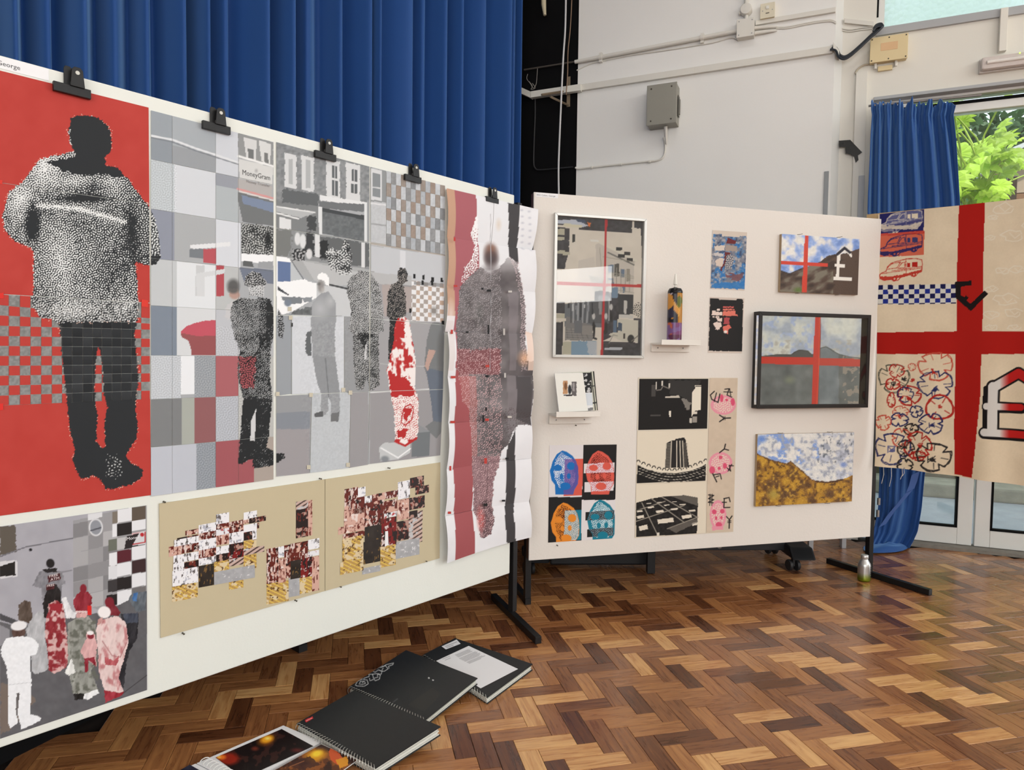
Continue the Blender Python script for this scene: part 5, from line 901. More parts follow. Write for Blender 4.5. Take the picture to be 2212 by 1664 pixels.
def paint_street_frame(p):
    C = (222, 216, 204); D = (66, 67, 72); p.fill(C); p.grain(5, 20, 3); z = zK
    for q in (((185, 150), (600, 150), (600, 260), (185, 250)), ((600, 165), (925, 190), (920, 330), (410, 300), (405, 250), (600, 240)), ((945, 190), (1075, 195), (1055, 620), (1020, 620), (1010, 290), (945, 280)), ((185, 270), (315, 285), (310, 520), (280, 620), (270, 680), (185, 680)), ((180, 1000), (270, 1000), (270, 1110), (180, 1110)), ((175, 1200), (255, 1195), (250, 1390), (240, 1510), (170, 1520)), ((640, 1380), (1040, 1400), (1035, 1525), (640, 1525)), ((935, 1160), (1045, 1160), (1040, 1400), (980, 1400)), ((640, 870), (800, 860), (790, 1300), (640, 1380))): p.poly(z(*q), D, rag=.5)
    p.grain(16, 6, 5, (p.c.sum(1) < 300).astype(float)); p.poly(z((190, 205), (380, 200), (500, 260), (440, 275), (250, 240), (190, 240)), (196, 204, 218)); p.poly(z((490, 225), (522, 235), (515, 272), (498, 262)), (222, 120, 62)); p.poly(z((260, 235), (440, 255), (435, 278), (255, 268)), (218, 214, 190)); p.poly(z((370, 195), (460, 200), (480, 235), (400, 225)), (70, 84, 110))
    for q in ((200, 290, 265, 350), (185, 370, 268, 400), (190, 500, 270, 530), (250, 515, 320, 545), (185, 1115, 290, 1195), (250, 1390, 330, 1510)): p.rect(*z(q[:2])[0], *z(q[2:])[0], (190, 188, 168))
    p.poly(z((270, 60 + 960), (630, 980), (630, 1250), (270, 1240)), (112, 118, 124)); p.poly(z((290, 1140), (540, 1230), (540, 1380), (270, 1370), (275, 1240)), (130, 130, 130), rag=1)
    for i in range(9): p.line(z((330 + i * 24, 990), (330 + i * 22, 1200)), 2, (176, 180, 184) if i % 2 else (74, 80, 86))
    p.poly(z((570, 440), (610, 425), (960, 590), (940, 660), (935, 930), (640, 900), (570, 860)), (206, 201, 192)); p.poly(z((400, 600), (560, 560), (570, 960), (400, 960)), (212, 207, 198)); p.line(z((600, 420), (965, 600)), 4, (222, 220, 206)); p.line(z((690, 520), (940, 640)), 3, (120, 120, 116)); p.poly(z((515, 390), (595, 395), (605, 415), (520, 412)), (230, 230, 224))
    for q in ((770, 470, 830, 500), (845, 515, 905, 545), (785, 535, 850, 570), (870, 575, 930, 610)): p.rect(*z(q[:2])[0], *z(q[2:])[0], (52, 54, 56))
    for q in ((690, 640, 745, 720), (690, 770, 745, 850), (810, 680, 850, 760), (830, 830, 850, 910)): p.rect(*z(q[:2])[0], *z(q[2:])[0], (108, 128, 150))
    p.rect(*z((752, 630))[0], *z((800, 750))[0], (84, 82, 78)); p.rect(*z((870, 680))[0], *z((905, 800))[0], (156, 152, 140)); p.rect(*z((345, 340))[0], *z((368, 420))[0], (60, 62, 62))
    p.poly(z((785, 925), (935, 930), (930, 1120), (795, 1125)), (60, 64, 68)); p.poly(z((845, 985), (875, 990), (870, 1115), (845, 1115)), (206, 206, 200)); p.poly(z((795, 1120), (935, 1130), (935, 1165), (795, 1150)), (206, 206, 200)); p.poly(z((500, 740), (730, 790), (720, 830), (640, 900), (560, 900)), (184, 184, 176)); p.poly(z((520, 1000), (700, 990), (700, 1210), (510, 1210)), (92, 96, 100)); p.poly(z((560, 900), (700, 900), (700, 985), (560, 990)), (52, 54, 56))
    p.poly(z((780, 1165), (985, 1180), (980, 1390), (830, 1385), (700, 1320), (720, 1300), (785, 1300)), (206, 204, 190)); p.poly(z((785, 1200), (825, 1205), (825, 1285), (782, 1275)), (70, 88, 108)); p.blob(*z((912, 1360))[0], 8, 10, (44, 46, 48), 1, .15); p.poly(z((835, 1305), (858, 1308), (855, 1360), (835, 1355)), (74, 72, 70)); p.line(z((920, 1380), (980, 1330)), 2, (120, 116, 108))
    for q in ((550, 1140), (670, 1140), (720, 1050)): p.blob(*z(q)[0], 4, 8, (206, 206, 204), 1, .3); p.blob(q[0] / 4.496 + 1160, (q[1] + 100) / 4.496 + 430, 4, 13, (40, 42, 46), 1, .4)
    p.line(z((560, 1230), (550, 1350), (575, 1360)), 4, (34, 36, 40)); p.blob(*z((665, 1285))[0], 5, 7, (44, 46, 48), 1, .2)
    for q in ((985, 1050), (960, 1080), (1000, 1110)): m_ = np.hypot(p.x - z(q)[0][0], p.y - z(q)[0][1]) < 10; p.put(m_ & (turing(p.x, p.y, 4) > .55), (90, 90, 84))
    for i in range(6): p.line(z((690 + i * 42, 650 + i * 10), (688 + i * 42, 905)), 1.2, (150, 148, 138)); p.line(z((610, 470 + i * 6), (640, 880)), .8, (168, 166, 154), .5)
    for y in (600, 742, 760, 900): p.line(z((640, y - 40), (940, y + 12)), 1.2, (168, 166, 152))
    for i in range(7): p.rect(*z((300 + i * 38, 1010 + (i % 3) * 12))[0], *z((318 + i * 38, 1060 + (i % 4) * 30))[0], [(58, 64, 70), (196, 200, 202), (140, 146, 152)][i % 3])
    for i in range(5): p.line(z((285 + i * 45, 1250 + i * 8), (300 + i * 50, 1360)), 1.4, (108, 108, 108)); p.line(z((280, 1260 + i * 24), (535, 1280 + i * 20)), 1., (162, 160, 154))
    p.rect(*z((360, 1180))[0], *z((440, 1300))[0], (112, 116, 122)); p.rect(*z((440, 1230))[0], *z((540, 1320))[0], (146, 144, 140)); p.poly(z((560, 900), (620, 890), (700, 905), (690, 925), (570, 930)), (44, 46, 50)); p.rect(*z((590, 940))[0], *z((690, 985))[0], (120, 124, 126)); p.rect(*z((600, 1000))[0], *z((630, 1120))[0], (150, 154, 156)); p.line(z((700, 960), (700, 1180)), 1.6, (200, 202, 202)); p.rect(*z((725, 860))[0], *z((785, 960))[0], (120, 146, 170)); p.rect(*z((740, 1180))[0], *z((775, 1300))[0], (92, 116, 140)); p.line(z((700, 1400), (740, 1320), (780, 1330)), 1.5, (150, 148, 140))
    p.poly(z((335, 1380), (580, 1380), (570, 1520), (330, 1520)), (132, 162, 184), rag=1); p.poly(z((480, 1380), (600, 1380), (590, 1520), (500, 1520)), (196, 200, 204), .8, rag=2); p.poly(z((655, 1445), (830, 1440), (828, 1465), (655, 1465)), (190, 196, 204)); p.poly(z((585, 1340), (612, 1340), (610, 1520), (585, 1520)), C)
    p.poly(z((657, 170), (684, 170), (672, 690), (660, 1000), (640, 1530), (617, 1530), (640, 900), (650, 690)), (192, 52, 58)); p.poly(z((180, 800), (520, 815), (660, 822), (1055, 832), (1055, 862), (660, 850), (180, 835)), (196, 66, 66)); p.poly(z((280, 1160), (180, 1160)) + z((185, 1195), (285, 1185)), C)
def paint_big_hill(p):
    z = zM; p.fill((206, 210, 214)); n = fbm(p.x, p.y, 34, 3); n2 = fbm(p.x, p.y, 12, 6); al = np.ones(len(p.x), bool); p.veil(al, n, (226, 226, 220), .48, .66); p.veil(al, -n, (178, 186, 202), -.46, -.34); p.veil(p.x < 1760, n2, (172, 188, 226), .52, .70, .8); p.veil(p.y > 735, -n2, (196, 192, 184), -.44, -.3); p.grain(10, 5, 2)
    hill = z((90, 1150), (180, 1140), (240, 1132), (350, 1135), (380, 1110), (420, 1093), (495, 1100), (530, 1135), (600, 1080), (650, 1065), (680, 1075), (760, 1130), (860, 1155), (995, 1168), (990, 1620), (70, 1620)); m_ = p.inside(hill, .5); p.put(m_, (112, 116, 116)); p.put(m_ & p.inside(z((600, 1060), (760, 1100), (760, 1600), (590, 1600))), (128, 136, 142)); p.c = p.c + ((fbm(p.x, p.y, 22, 8) - .5) * 50)[:, None] * m_[:, None]; p.put(m_ & (p.y < 772) & (p.x < 1765), (84, 82, 80)); p.blob(*z((340, 1350))[0], 16, 12, (146, 154, 128), .7, .8); p.put(m_ & (p.x > 1820) & (fbm(p.x, p.y, 8, 4) > .58), (160, 150, 138)); p.line(z((90, 1150), (240, 1133), (350, 1136), (420, 1094), (495, 1101), (530, 1136)), 1.4, (70, 68, 66)); p.line(z((600, 1080), (650, 1066), (760, 1130), (860, 1155), (995, 1168)), 1.4, (84, 86, 84))
    o = (212, 48, 22); p.poly(z((90, 1150), (540, 1158), (540, 1222), (90, 1212)), o); p.poly(z((590, 1165), (995, 1172), (995, 1236), (590, 1228)), (204, 60, 40)); p.poly(z((558, 800), (606, 805), (595, 1220), (580, 1600), (525, 1600), (540, 1200)), o); p.line(z((597, 820), (590, 1200), (572, 1560)), 1.2, (240, 90, 50)); p.line(z((604, 830), (600, 1160)), 1, (120, 20, 10))
def paint_pound(p):
    z = zM; p.fill((150, 176, 226)); n = fbm(p.x, p.y, 18, 3); al = np.ones(len(p.x), bool); p.veil(al, n, (206, 212, 226), .45, .58); p.veil(al, n, (228, 228, 224), .55, .68); p.veil(al, -n, (118, 150, 212), -.42, -.3); p.grain(12, 4, 2)
    m_ = p.inside(z((240, 410), (340, 442), (380, 425), (455, 395), (590, 345), (650, 300), (690, 280), (750, 275), (820, 268), (850, 255), (940, 225), (940, 640), (230, 640)), .8); p.put(m_, (84, 68, 58)); n = fbm(p.x * .7 + p.y * .5, p.y, 14, 6); p.veil(m_ & (p.x < 1800), n, (122, 116, 102), .48, .68); p.veil(m_, -n, (60, 47, 40), -.46, -.3); p.blob(*z((415, 580))[0], 14, 8, (90, 116, 52), .9, .8); p.line(z((250, 410), (340, 442), (455, 390)), 1.2, (40, 34, 32))
    o = (206, 66, 48); p.poly(z((470, 105), (500, 108), (485, 600), (443, 598), (456, 380)), o); p.poly(z((262, 328), (668, 352), (664, 385), (262, 360)), o)
    w = (238, 236, 230); p.poly(z((748, 275), (773, 275), (762, 470), (735, 470)), w); p.poly(z((724, 357), (815, 360), (813, 388), (722, 382)), w); p.poly(z((716, 468), (872, 475), (870, 502), (714, 494)), w); p.poly(z((832, 255), (870, 265), (872, 305), (855, 290)), w); p.line(z((748, 275), (810, 222), (855, 260)), 5.5, (40, 40, 52)); p.line(z((765, 282), (812, 245), (845, 272)), 1.5, w)
def paint_hill(p):
    z = zP; p.fill((196, 204, 220)); n = fbm(p.x, p.y, 18, 3); n2 = fbm(p.x, p.y, 7, 5); al = np.ones(len(p.x), bool); p.veil(al, n, (224, 226, 225), .40, .58); p.veil(p.x < 1770, -n, (132, 164, 224), -.48, -.36); p.veil(al, -n2, (168, 176, 192), -.42, -.28); p.veil(al, n2, (236, 236, 232), .55, .70); p.veil((p.x > 1765) & (p.y < 1000), -fbm(p.x * 1.6, p.y, 6, 8), (92, 102, 114), -.36, -.24, .8); p.blob(*z((1320, 620))[0], 10, 8, (122, 150, 214), .9, .7); p.blob(*z((270, 290))[0], 14, 12, (104, 144, 216), .9, .8)
    m_ = p.inside(z((190, 475), (240, 490), (380, 560), (500, 590), (590, 610), (640, 575), (690, 630), (800, 710), (900, 800), (1000, 840), (1180, 845), (1300, 815), (1440, 750), (1440, 1120), (160, 1160)), .8); n = fbm(p.x, p.y, 20, 9); p.put(m_, (152, 108, 38)); p.veil(m_, n, (186, 140, 44), .46, .62); p.veil(m_, -n, (108, 76, 40), -.50, -.34); n2 = fbm(p.x, p.y, 6, 2); p.veil(m_, n2, (206, 162, 58), .56, .76, .9); p.veil(m_, -n2, (88, 58, 26), -.42, -.26, .9); p.blob(*z((420, 1000))[0], 18, 16, (160, 146, 72), .7, .8); p.line(z((960, 835), (1120, 850), (1300, 815)), 3.5, (76, 48, 24), rough=2); p.line(z((190, 475), (380, 560), (590, 610), (640, 577), (800, 712), (900, 802)), 2, (96, 64, 28), rough=2)
fr1 = thing('framed_street_collage', 'silver framed grey street collage crossed by two red lines', 'picture', B2.at(1290, 774)); r1 = box_on(B2, 1197, 465.5, 1395, 773.5, .026)
frame_rails(B2, r1, .014, .001, .026, mat('silver_frame', (206, 206, 202), .3, .35), fr1)
ri = (r1[0] + .012, r1[1] - .012, r1[2] + .012, r1[3] - .012)
sheet('collage', B2, uv_quad(B2, *ri), paint_street_frame, 1.5, .010, fr1); slab_obj('glass_pane', B2, *ri, .017, .019, PGLASS, fr1)
fr2 = thing('framed_hill_painting', 'black box-framed painting of grey hills with a red cross', 'picture', B2.at(1750, 884)); r2_ = box_on(B2, 1638, 676.5, 1879, 882, .052)
frame_rails(B2, r2_, .020, .001, .052, mat('black_frame', (30, 28, 28), .4), fr2); ri = (r2_[0] + .018, r2_[1] - .018, r2_[2] + .018, r2_[3] - .018)
sheet('painting', B2, uv_quad(B2, *ri), paint_big_hill, 1.5, .0455, fr2, PAINTING); slab_obj('glass_pane', B2, *ri, .048, .0492, glass_mat('picture_glass_thin', (.97, .98, .97), ior=1.3, rough=.01), fr2)
def canvas(name, lab, px, paint, m, depth, cat='painting'):
    r = box_on(B2, *px, depth); t = thing(name, lab, cat, B2.pt((r[0] + r[1]) / 2, r[2]))
    slab_obj('stretcher', B2, r[0], r[1], r[2], r[3], .001, depth - .0012, mat('raw_canvas_edge', (172, 150, 122), .8), t); sheet('painted_face', B2, uv_quad(B2, *r, depth), paint, 1.5, depth, t, m); return r
rc1 = canvas('pound_painting', 'small painting of a dark hill with red cross and white pound sign', (1687, 511, 1855, 634), paint_pound, PAINTING, .020)
rc2 = canvas('hill_painting', 'thickly painted ochre hillside under a blue and white sky', (1634.5, 936.5, 1842.5, 1089), paint_hill, THICKP, .018)
def nail(u, v, lab, group):
    o = MB().tube([B2.pt(u - .008, v, .004), B2.pt(u, v, .022), B2.pt(u + .01, v + .003, .026)], .0016, 6).build('nail', STEEL); tag(o, lab, 'nail', group)
for r, l, g in ((rc1, ' of the pound sign painting', 'nails round the pound painting'), (rc2, ' of the ochre hill painting', 'nails round the hill painting')):
    for a in (.23, .74):
        for v, w_ in ((r[3] + .004, 'top edge'), (r[2] - .004, 'bottom edge')): nail(r[0] + (r[1] - r[0]) * a, v, ('left' if a < .5 else 'right') + ' bent nail at the ' + w_ + l, g)
# ---- two screen prints
def paint_blue(p):
    z = zL; p.fill((206, 194, 182)); m_ = p.inside(z((757, 180), (850, 180), (855, 205), (1045, 212), (1050, 200), (1122, 205), (1108, 780), (730, 768)), .6); n = fbm(p.x, p.y, 11, 3); n2 = fbm(p.x, p.y, 5, 7); p.put(m_, (86, 124, 164)); p.veil(m_, n, (122, 126, 138), .46, .62); p.veil(m_, -n, (58, 118, 178), -.46, -.34); p.veil(m_, n2, (172, 168, 170), .56, .72, .9); p.veil(m_, -n2, (62, 74, 102), -.38, -.24, .9)
    p.poly(z((918, 218), (1010, 255), (1000, 290), (900, 285)), (106, 44, 48)); p.poly(z((890, 370), (950, 375), (850, 590), (830, 570), (880, 480)), (104, 46, 46), rag=2); p.poly(z((890, 300), (1020, 310), (1015, 365), (890, 365)), (158, 146, 138), rag=1); p.poly(z((770, 310), (885, 300), (885, 365), (780, 360)), (210, 198, 186), rag=1); p.poly(z((780, 470), (830, 440), (878, 450), (855, 540), (790, 520)), (210, 194, 182), rag=1); p.poly(z((770, 385), (880, 390), (870, 420), (780, 415)), (196, 190, 188), rag=2); p.poly(z((900, 620), (1105, 600), (1040, 700), (900, 650)), (122, 76, 78), .8, rag=3); p.poly(z((735, 720), (1105, 700), (1105, 780), (732, 765)), (52, 120, 186), .8, rag=3); m2 = p.inside(z((905, 400), (990, 420), (960, 560), (880, 560)), 2); p.tone(m2, .5, (70, 84, 104), (186, 178, 174), 4)
def paint_black(p):
    z = zL; p.fill((206, 194, 184)); p.poly(z((725, 878), (820, 882), (830, 897), (1010, 900), (1020, 885), (1085, 892), (1075, 1460), (708, 1452)), (36, 36, 37), rag=.6); pk = (218, 120, 104); w = (226, 208, 198)
    for q, c in (((745, 1015, 790, 1065), w), ((790, 1030, 860, 1065), w), ((800, 995, 830, 1015), w), ((755, 1075, 775, 1090), w), ((785, 1075, 825, 1090), w), ((800, 1095, 855, 1130), w), ((865, 970, 985, 985), (196, 96, 90)), ((862, 995, 990, 1010), pk), ((865, 1018, 1000, 1070), pk), ((875, 1090, 935, 1160), (170, 76, 80)), ((980, 1055, 1025, 1075), pk)): p.rect(*z(q[:2])[0], *z(q[2:])[0], c, rag=1)
    p.poly(z((765, 1150), (850, 1130), (840, 1220), (790, 1215)), w, rag=2.5); p.poly(z((870, 1180), (940, 1175), (960, 1200), (920, 1230), (920, 1265), (870, 1240)), (214, 112, 98), rag=2); p.blob(*z((893, 1245))[0], 5, 4, (232, 220, 212), 1, .4)
for nm, lab, q, f in (('blue_screen_print', 'small blue and brown screen print pinned above the black one', zL((752, 137), (1128, 162), (1100, 795), (727, 775)), paint_blue), ('black_screen_print', 'small black screen print with pink and white marks', zL((722, 865), (1098, 880), (1072, 1478), (702, 1475)), paint_black)):
    o = sheet(nm, B2, q, f, 1.1, .0015); tag(o, lab, 'print')
# ---- head prints (one sheet of four)
def head_panel(p, ox, oy, hc, hl, bgc, extra):
    z = zm(1160 + ox / 3.96, 780 + oy / 3.96, 3.96)
    H = z((105, 50), (140, 60), (190, 95), (220, 140), (235, 200), (240, 270), (235, 330), (205, 380), (195, 420), (48, 420), (45, 340), (15, 300), (0, 220), (12, 190), (25, 140), (60, 80))
    extra(p, z); m_ = p.inside(H, .6); p.put(m_, hc)
    face = p.inside(z((100, 60), (190, 120), (215, 180), (215, 300), (180, 370), (80, 370), (40, 280), (30, 200), (50, 120)), 1); p.tone(face & m_, .48 + .9 * (fbm(p.x, p.y, 14, 3) - .5), hc, hl, 3.4); p.line(H, 1.4, hc, closed=True)
    return z, m_
def eyes(p, z, c):
    for q in ((65, 195, 40, 28), (180, 180, 38, 36), (98, 270, 18, 26), (160, 265, 18, 26), (130, 352, 48, 34)): p.blob(*z(q[:2])[0], q[2] / 3.96, q[3] / 3.96, c, 1, .12)
def paint_heads(p):
    z = zN; W_, K_, R_, B_, O_, T_ = (222, 218, 220), (32, 31, 32), (214, 92, 78), (28, 110, 186), (226, 138, 46), (24, 122, 146)
    p.fill(W_); p.poly(z((397, 715), (690, 710), (680, 1175), (385, 1172)), K_); p.poly(z((80, 1165), (385, 1165), (378, 1545), (80, 1565)), K_); p.poly(z((385, 1172), (675, 1175), (660, 1190), (380, 1190)), K_)
    a, m1 = head_panel(p, 112, 720, B_, (216, 224, 236), W_, lambda p, z: p.poly(zN((238, 842), (395, 835), (385, 1150), (228, 1155)), R_)); q = p.inside(zN((238, 842), (395, 835), (385, 1150), (228, 1155))) & m1; p.put(q, (112, 78, 152), .75); eyes(p, a, B_); p.blob(*zN((335, 920))[0], 5, 10, (86, 84, 160), 1, .2)
    def bars(p, z, c): p.poly(zN((402, 880), (665, 868), (662, 955), (400, 962)), c); p.poly(zN((408, 1038), (658, 1028), (655, 1110), (406, 1122)), c)
    b, m2 = head_panel(p, 418, 720, R_, (96, 30, 24), K_, lambda p, z: bars(p, z, W_)); q = (p.inside(zN((402, 880), (665, 868), (662, 955), (400, 962))) | p.inside(zN((408, 1038), (658, 1028), (655, 1110), (406, 1122)))) & m2; p.tone(q, .6, (200, 110, 120), (226, 214, 222), 3.4); eyes(p, b, R_)
    c, m3 = head_panel(p, 120, 1165, O_, (84, 40, 22), K_, lambda p, z: p.poly(zN((238, 1280), (380, 1272), (375, 1530), (230, 1540)), T_)); q = p.inside(zN((238, 1280), (380, 1272), (375, 1530), (230, 1540))) & m3; p.tone(q, .5, (130, 150, 156), (206, 206, 200), 3.4); eyes(p, c, O_)
    d, m4 = head_panel(p, 432, 1140, T_, (206, 226, 232), W_, lambda p, z: (p.poly(zN((415, 1292), (662, 1278), (660, 1352), (414, 1368)), K_), p.poly(zN((430, 1440), (655, 1425), (652, 1495), (428, 1510)), K_))); q = (p.inside(zN((415, 1292), (662, 1278), (660, 1352), (414, 1368))) | p.inside(zN((430, 1440), (655, 1425), (652, 1495), (428, 1510)))) & m4; p.tone(q, .35, (60, 56, 62), (120, 150, 160), 3.4); eyes(p, d, T_)
o = sheet('heads_print', B2, zN((108, 722), (682, 715), (662, 1517), (95, 1555)), paint_heads, 1.1, .0015); tag(o, 'sheet of four stylised heads in blue, red, orange and teal', 'print')
# ---- three black and white photographs with a printed strip
def paint_strip(p):
    z = zO; p.fill((206, 190, 170)); p.grain(5, 10, 3); pk, pd = (226, 150, 166), (214, 84, 116); k = (32, 28, 30)
    for cx, cy, rx, ry, rot in ((930, 330, 120, 92, 0), (905, 880, 112, 105, -.6), (880, 1370, 78, 140, .05)):
        m_ = np.hypot(((p.x - 1350) * 4.378 - cx) / rx, ((p.y - 800) * 4.378 - cy) / ry) < 1; m2 = np.hypot(((p.x - 1350) * 4.378 - cx) / rx, ((p.y - 800) * 4.378 - cy) / ry) < .8
        p.put(m_, pk); p.tone(m2, .5, pk, (226, 206, 190), 4.5)
    for a, b, r, s in ((915, 265, 18, 42), (962, 282, 15, 15), (1020, 300, 22, 40), (945, 905, 22, 30), (890, 928, 16, 18), (825, 945, 30, 40), (905, 825, 20, 20), (845, 1340, 24, 26), (920, 1335, 24, 24), (912, 1395, 14, 18), (862, 1400, 14, 20), (888, 1460, 34, 26)): p.blob(*z((a, b))[0], r / 4.378, s / 4.378, pd, 1, .2)
    p.poly(z((820, 1480), (930, 1475), (930, 1510), (825, 1515)), pk)
    for pts, w in ((((845, 200), (808, 235), (820, 275), (880, 305), (898, 225)), 2.2), (((865, 215), (845, 295)), 2), (((935, 205), (1015, 208)), 1.8), (((945, 180), (985, 175), (965, 235), (1010, 255)), 2), (((990, 175), (1000, 240)), 1.6), (((895, 425), (940, 455), (895, 487)), 2.4), (((940, 455), (998, 452)), 2.4), (((930, 440), (932, 470)), 1.4), (((945, 440), (947, 470)), 1.4), (((895, 780), (940, 745), (950, 700)), 2.4), (((940, 745), (980, 757)), 2.2), (((830, 980), (868, 1057)), 2.4), (((835, 990), (900, 980), (912, 1030)), 2), (((860, 1010), (890, 1000)), 1.8), (((965, 925), (1000, 955), (985, 900), (1025, 905)), 2), (((975, 955), (1010, 890)), 1.6), (((790, 1180), (840, 1185), (790, 1215), (840, 1225), (788, 1250), (835, 1255)), 2), (((805, 1172), (800, 1280)), 1.4), (((825, 1172), (822, 1280)), 1.4), (((920, 1250), (960, 1250)), 2), (((935, 1215), (985, 1205), (995, 1245)), 2.2), (((940, 1215), (935, 1300), (992, 1298)), 2.2), (((960, 1385), (988, 1415), (1012, 1380)), 2.2), (((988, 1415), (985, 1495)), 2.4), (((972, 1428), (1002, 1425)), 1.5), (((972, 1442), (1002, 1440)), 1.5)): p.line(z(*pts), w, k)
def paint_ph1(p):
    z = zO; p.fill((222, 216, 200)); p.poly(z((136, 83), (787, 80), (777, 552), (127, 568)), (30, 29, 29)); p.poly(z((420, 90), (720, 90), (640, 300), (530, 250), (420, 230)), (52, 51, 50), rag=3); p.poly(z((635, 210), (665, 170), (660, 142), (722, 140), (718, 375), (660, 385), (632, 440)), (228, 222, 206)); p.rect(*z((665, 148))[0], *z((720, 158))[0], (60, 58, 56)); p.poly(z((530, 270), (580, 270), (630, 310), (600, 380), (570, 360)), (150, 146, 138), .8, rag=2); p.poly(z((380, 250), (510, 238), (520, 262), (380, 262)), (196, 190, 178)); p.rect(*z((292, 110))[0], *z((302, 180))[0], (196, 192, 182)); p.rect(*z((345, 98))[0], *z((358, 150))[0], (206, 202, 192)); p.rect(*z((412, 125))[0], *z((425, 165))[0], (190, 186, 176)); p.rect(*z((418, 385))[0], *z((434, 440))[0], (226, 220, 206)); p.rect(*z((240, 420))[0], *z((340, 434))[0], (74, 72, 70)); p.rect(*z((640, 390))[0], *z((682, 415))[0], (216, 210, 196)); p.rect(*z((640, 440))[0], *z((682, 495))[0], (150, 146, 138)); p.rect(*z((612, 455))[0], *z((632, 500))[0], (196, 190, 178)); p.rect(*z((250, 140))[0], *z((290, 250))[0], (70, 68, 66)); p.line(z((300, 190), (340, 185), (360, 150), (420, 175)), 2, (120, 116, 110))
def paint_ph2(p):
    z = zO; p.fill((224, 215, 196)); K_ = (28, 27, 27); p.poly(z((118, 870), (200, 920), (330, 955), (480, 965), (620, 945), (720, 905), (765, 880), (762, 1045), (112, 1070)), K_)
    p.line(z((118, 880), (220, 930), (340, 955), (480, 962), (620, 938), (720, 900), (768, 870)), 6, (226, 218, 200))
    for i in range(14):
        x = 125 + i * 49; y = 850 + 92 * math.sin(math.pi * (i + .3) / 13.6) - i * .8; p.line([(z((x - 16, y + 12))[0]), z((x - 6, y - 4))[0], z((x + 10, y - 4))[0], z((x + 18, y + 12))[0]], 1.6, K_)
    for j in range(4):
        for i in range(22): x = 125 + i * 30 + (j % 2) * 10; y = 905 + j * 34 + 78 * math.sin(math.pi * i / 21.) - 8 * j; p.line(z((x, y), (x + 18, y + 2)), 1.3, (196, 190, 176) if (i * 7 + j * 3) % 4 else (90, 86, 80))
    p.poly(z((395, 690), (440, 665), (470, 665), (480, 650), (560, 635), (575, 660), (608, 920), (378, 925)), (40, 38, 38))
    for x in (440, 490, 520, 545): p.line(z((x, 670), (x + (x - 490) * .2, 920)), 1.8, (216, 208, 190))
    for j in range(16): y = 690 + j * 14.5; p.line(z((390 - j * .6, y + 8), (435, y + 4)), 1.1, (150, 144, 132)); p.line(z((550, y), (590, y + 4)), .9, (130, 124, 114))
def paint_ph3(p):
    z = zO; p.fill((224, 215, 196)); K_ = (36, 34, 33); fac = z((105, 1255), (250, 1215), (370, 1195), (440, 1190), (690, 1280), (680, 1545), (105, 1580)); p.poly(fac, K_); p.poly(z((430, 1190), (560, 1182), (690, 1205), (690, 1285), (560, 1240)), (96, 92, 86)); p.grain(12, 5, 2, p.inside(fac).astype(float)); G = (150, 144, 132)
    for a in (((160, 1255), (310, 1560)), ((250, 1215), (560, 1440)), ((350, 1200), (680, 1390)), ((105, 1330), (380, 1240)), ((105, 1430), (560, 1280)), ((400, 1500), (690, 1390))): p.line(z(*a), 1.8, G)
    for x, y, w, h in ((140, 1470, 70, 46), (315, 1405, 140, 44), (545, 1370, 80, 34), (120, 1375, 55, 28), (300, 1325, 60, 24), (440, 1305, 55, 18), (220, 1288, 48, 18), (120, 1325, 40, 18), (375, 1270, 40, 12), (520, 1265, 50, 12), (610, 1320, 50, 18), (640, 1440, 40, 30), (210, 1255, 34, 10), (310, 1245, 34, 8), (450, 1240, 36, 8)): p.poly(z((x - 10, y + h * .2), (x + w, y - h * .25), (x + w + 8, y + h * .7), (x, y + h * 1.1)), (222, 214, 198)); p.line(z((x - 14, y + h * .1), (x + w + 6, y - h * .35)), 1.2, (18, 17, 17))
    p.poly(z((400, 1500), (680, 1400), (685, 1440), (480, 1540)), (120, 114, 106), .7, rag=1); p.rect(*z((300, 1535))[0], *z((325, 1570))[0], (214, 208, 194))
ps = thing('photo_sheet', 'cream sheet of three black and white building photographs with a pink printed strip', 'photographs', B2.at(1480, 1160))
oq = zO((125, 70), (1068, 72), (1025, 1530), (92, 1587)); sheet('backing_sheet', B2, oq, (216, 206, 188), 60, .001, ps)
for f, q in ((paint_ph1, ((128, 74), (796, 74), (784, 560), (117, 574))), (paint_ph2, ((117, 578), (784, 564), (768, 1048), (108, 1078))), (paint_ph3, ((107, 1084), (768, 1054), (760, 1538), (98, 1582)))): sheet('photograph', B2, zO(*q), f, 1.1, .0024, ps)
sheet('printed_strip', B2, zO((802, 75), (1064, 76), (1022, 1526), (770, 1536)), paint_strip, 1.1, .0024, ps)
# ---- ledges with canister and booklets
SHELF = mat('white_shelf_paint', (226, 222, 214), .45, var=.02)
def ledge(lab, x0, x1, yt, yb, dep):
    r = box_on(B2, x0, yt, x1, yb); t = thing('ledge_shelf', lab, 'shelf', B2.pt((r[0] + r[1]) / 2, r[2])); h = r[3]
    bp_ = slab_obj('back_plate', B2, r[0], r[1], r[2], h, .001, .014, SHELF, t, .001); lg_ = slab_obj('ledge', B2, r[0], r[1], h - .010, h, .0145, dep, SHELF, t, .001); slab_obj('front_lip', B2, r[0], r[1], h - .010, h + .016, dep, dep + .006, SHELF, lg_, .001)
    for a in (.16, .82): MB().lathe([(.004, 0), (.004, .002), (.002, .003)], B2.pt(r[0] + (r[1] - r[0]) * a, r[2] + .02, .0135), 8, B2.n).build('screw', STEEL, bp_)
    return r, h
(rs, hs) = ledge('small white ledge shelf carrying the black canister', 1405, 1487, 742, 760.5, .115)
(rk, hk) = ledge('small white ledge shelf carrying the booklets', 1184.5, 1276.5, 892, 915, .115)
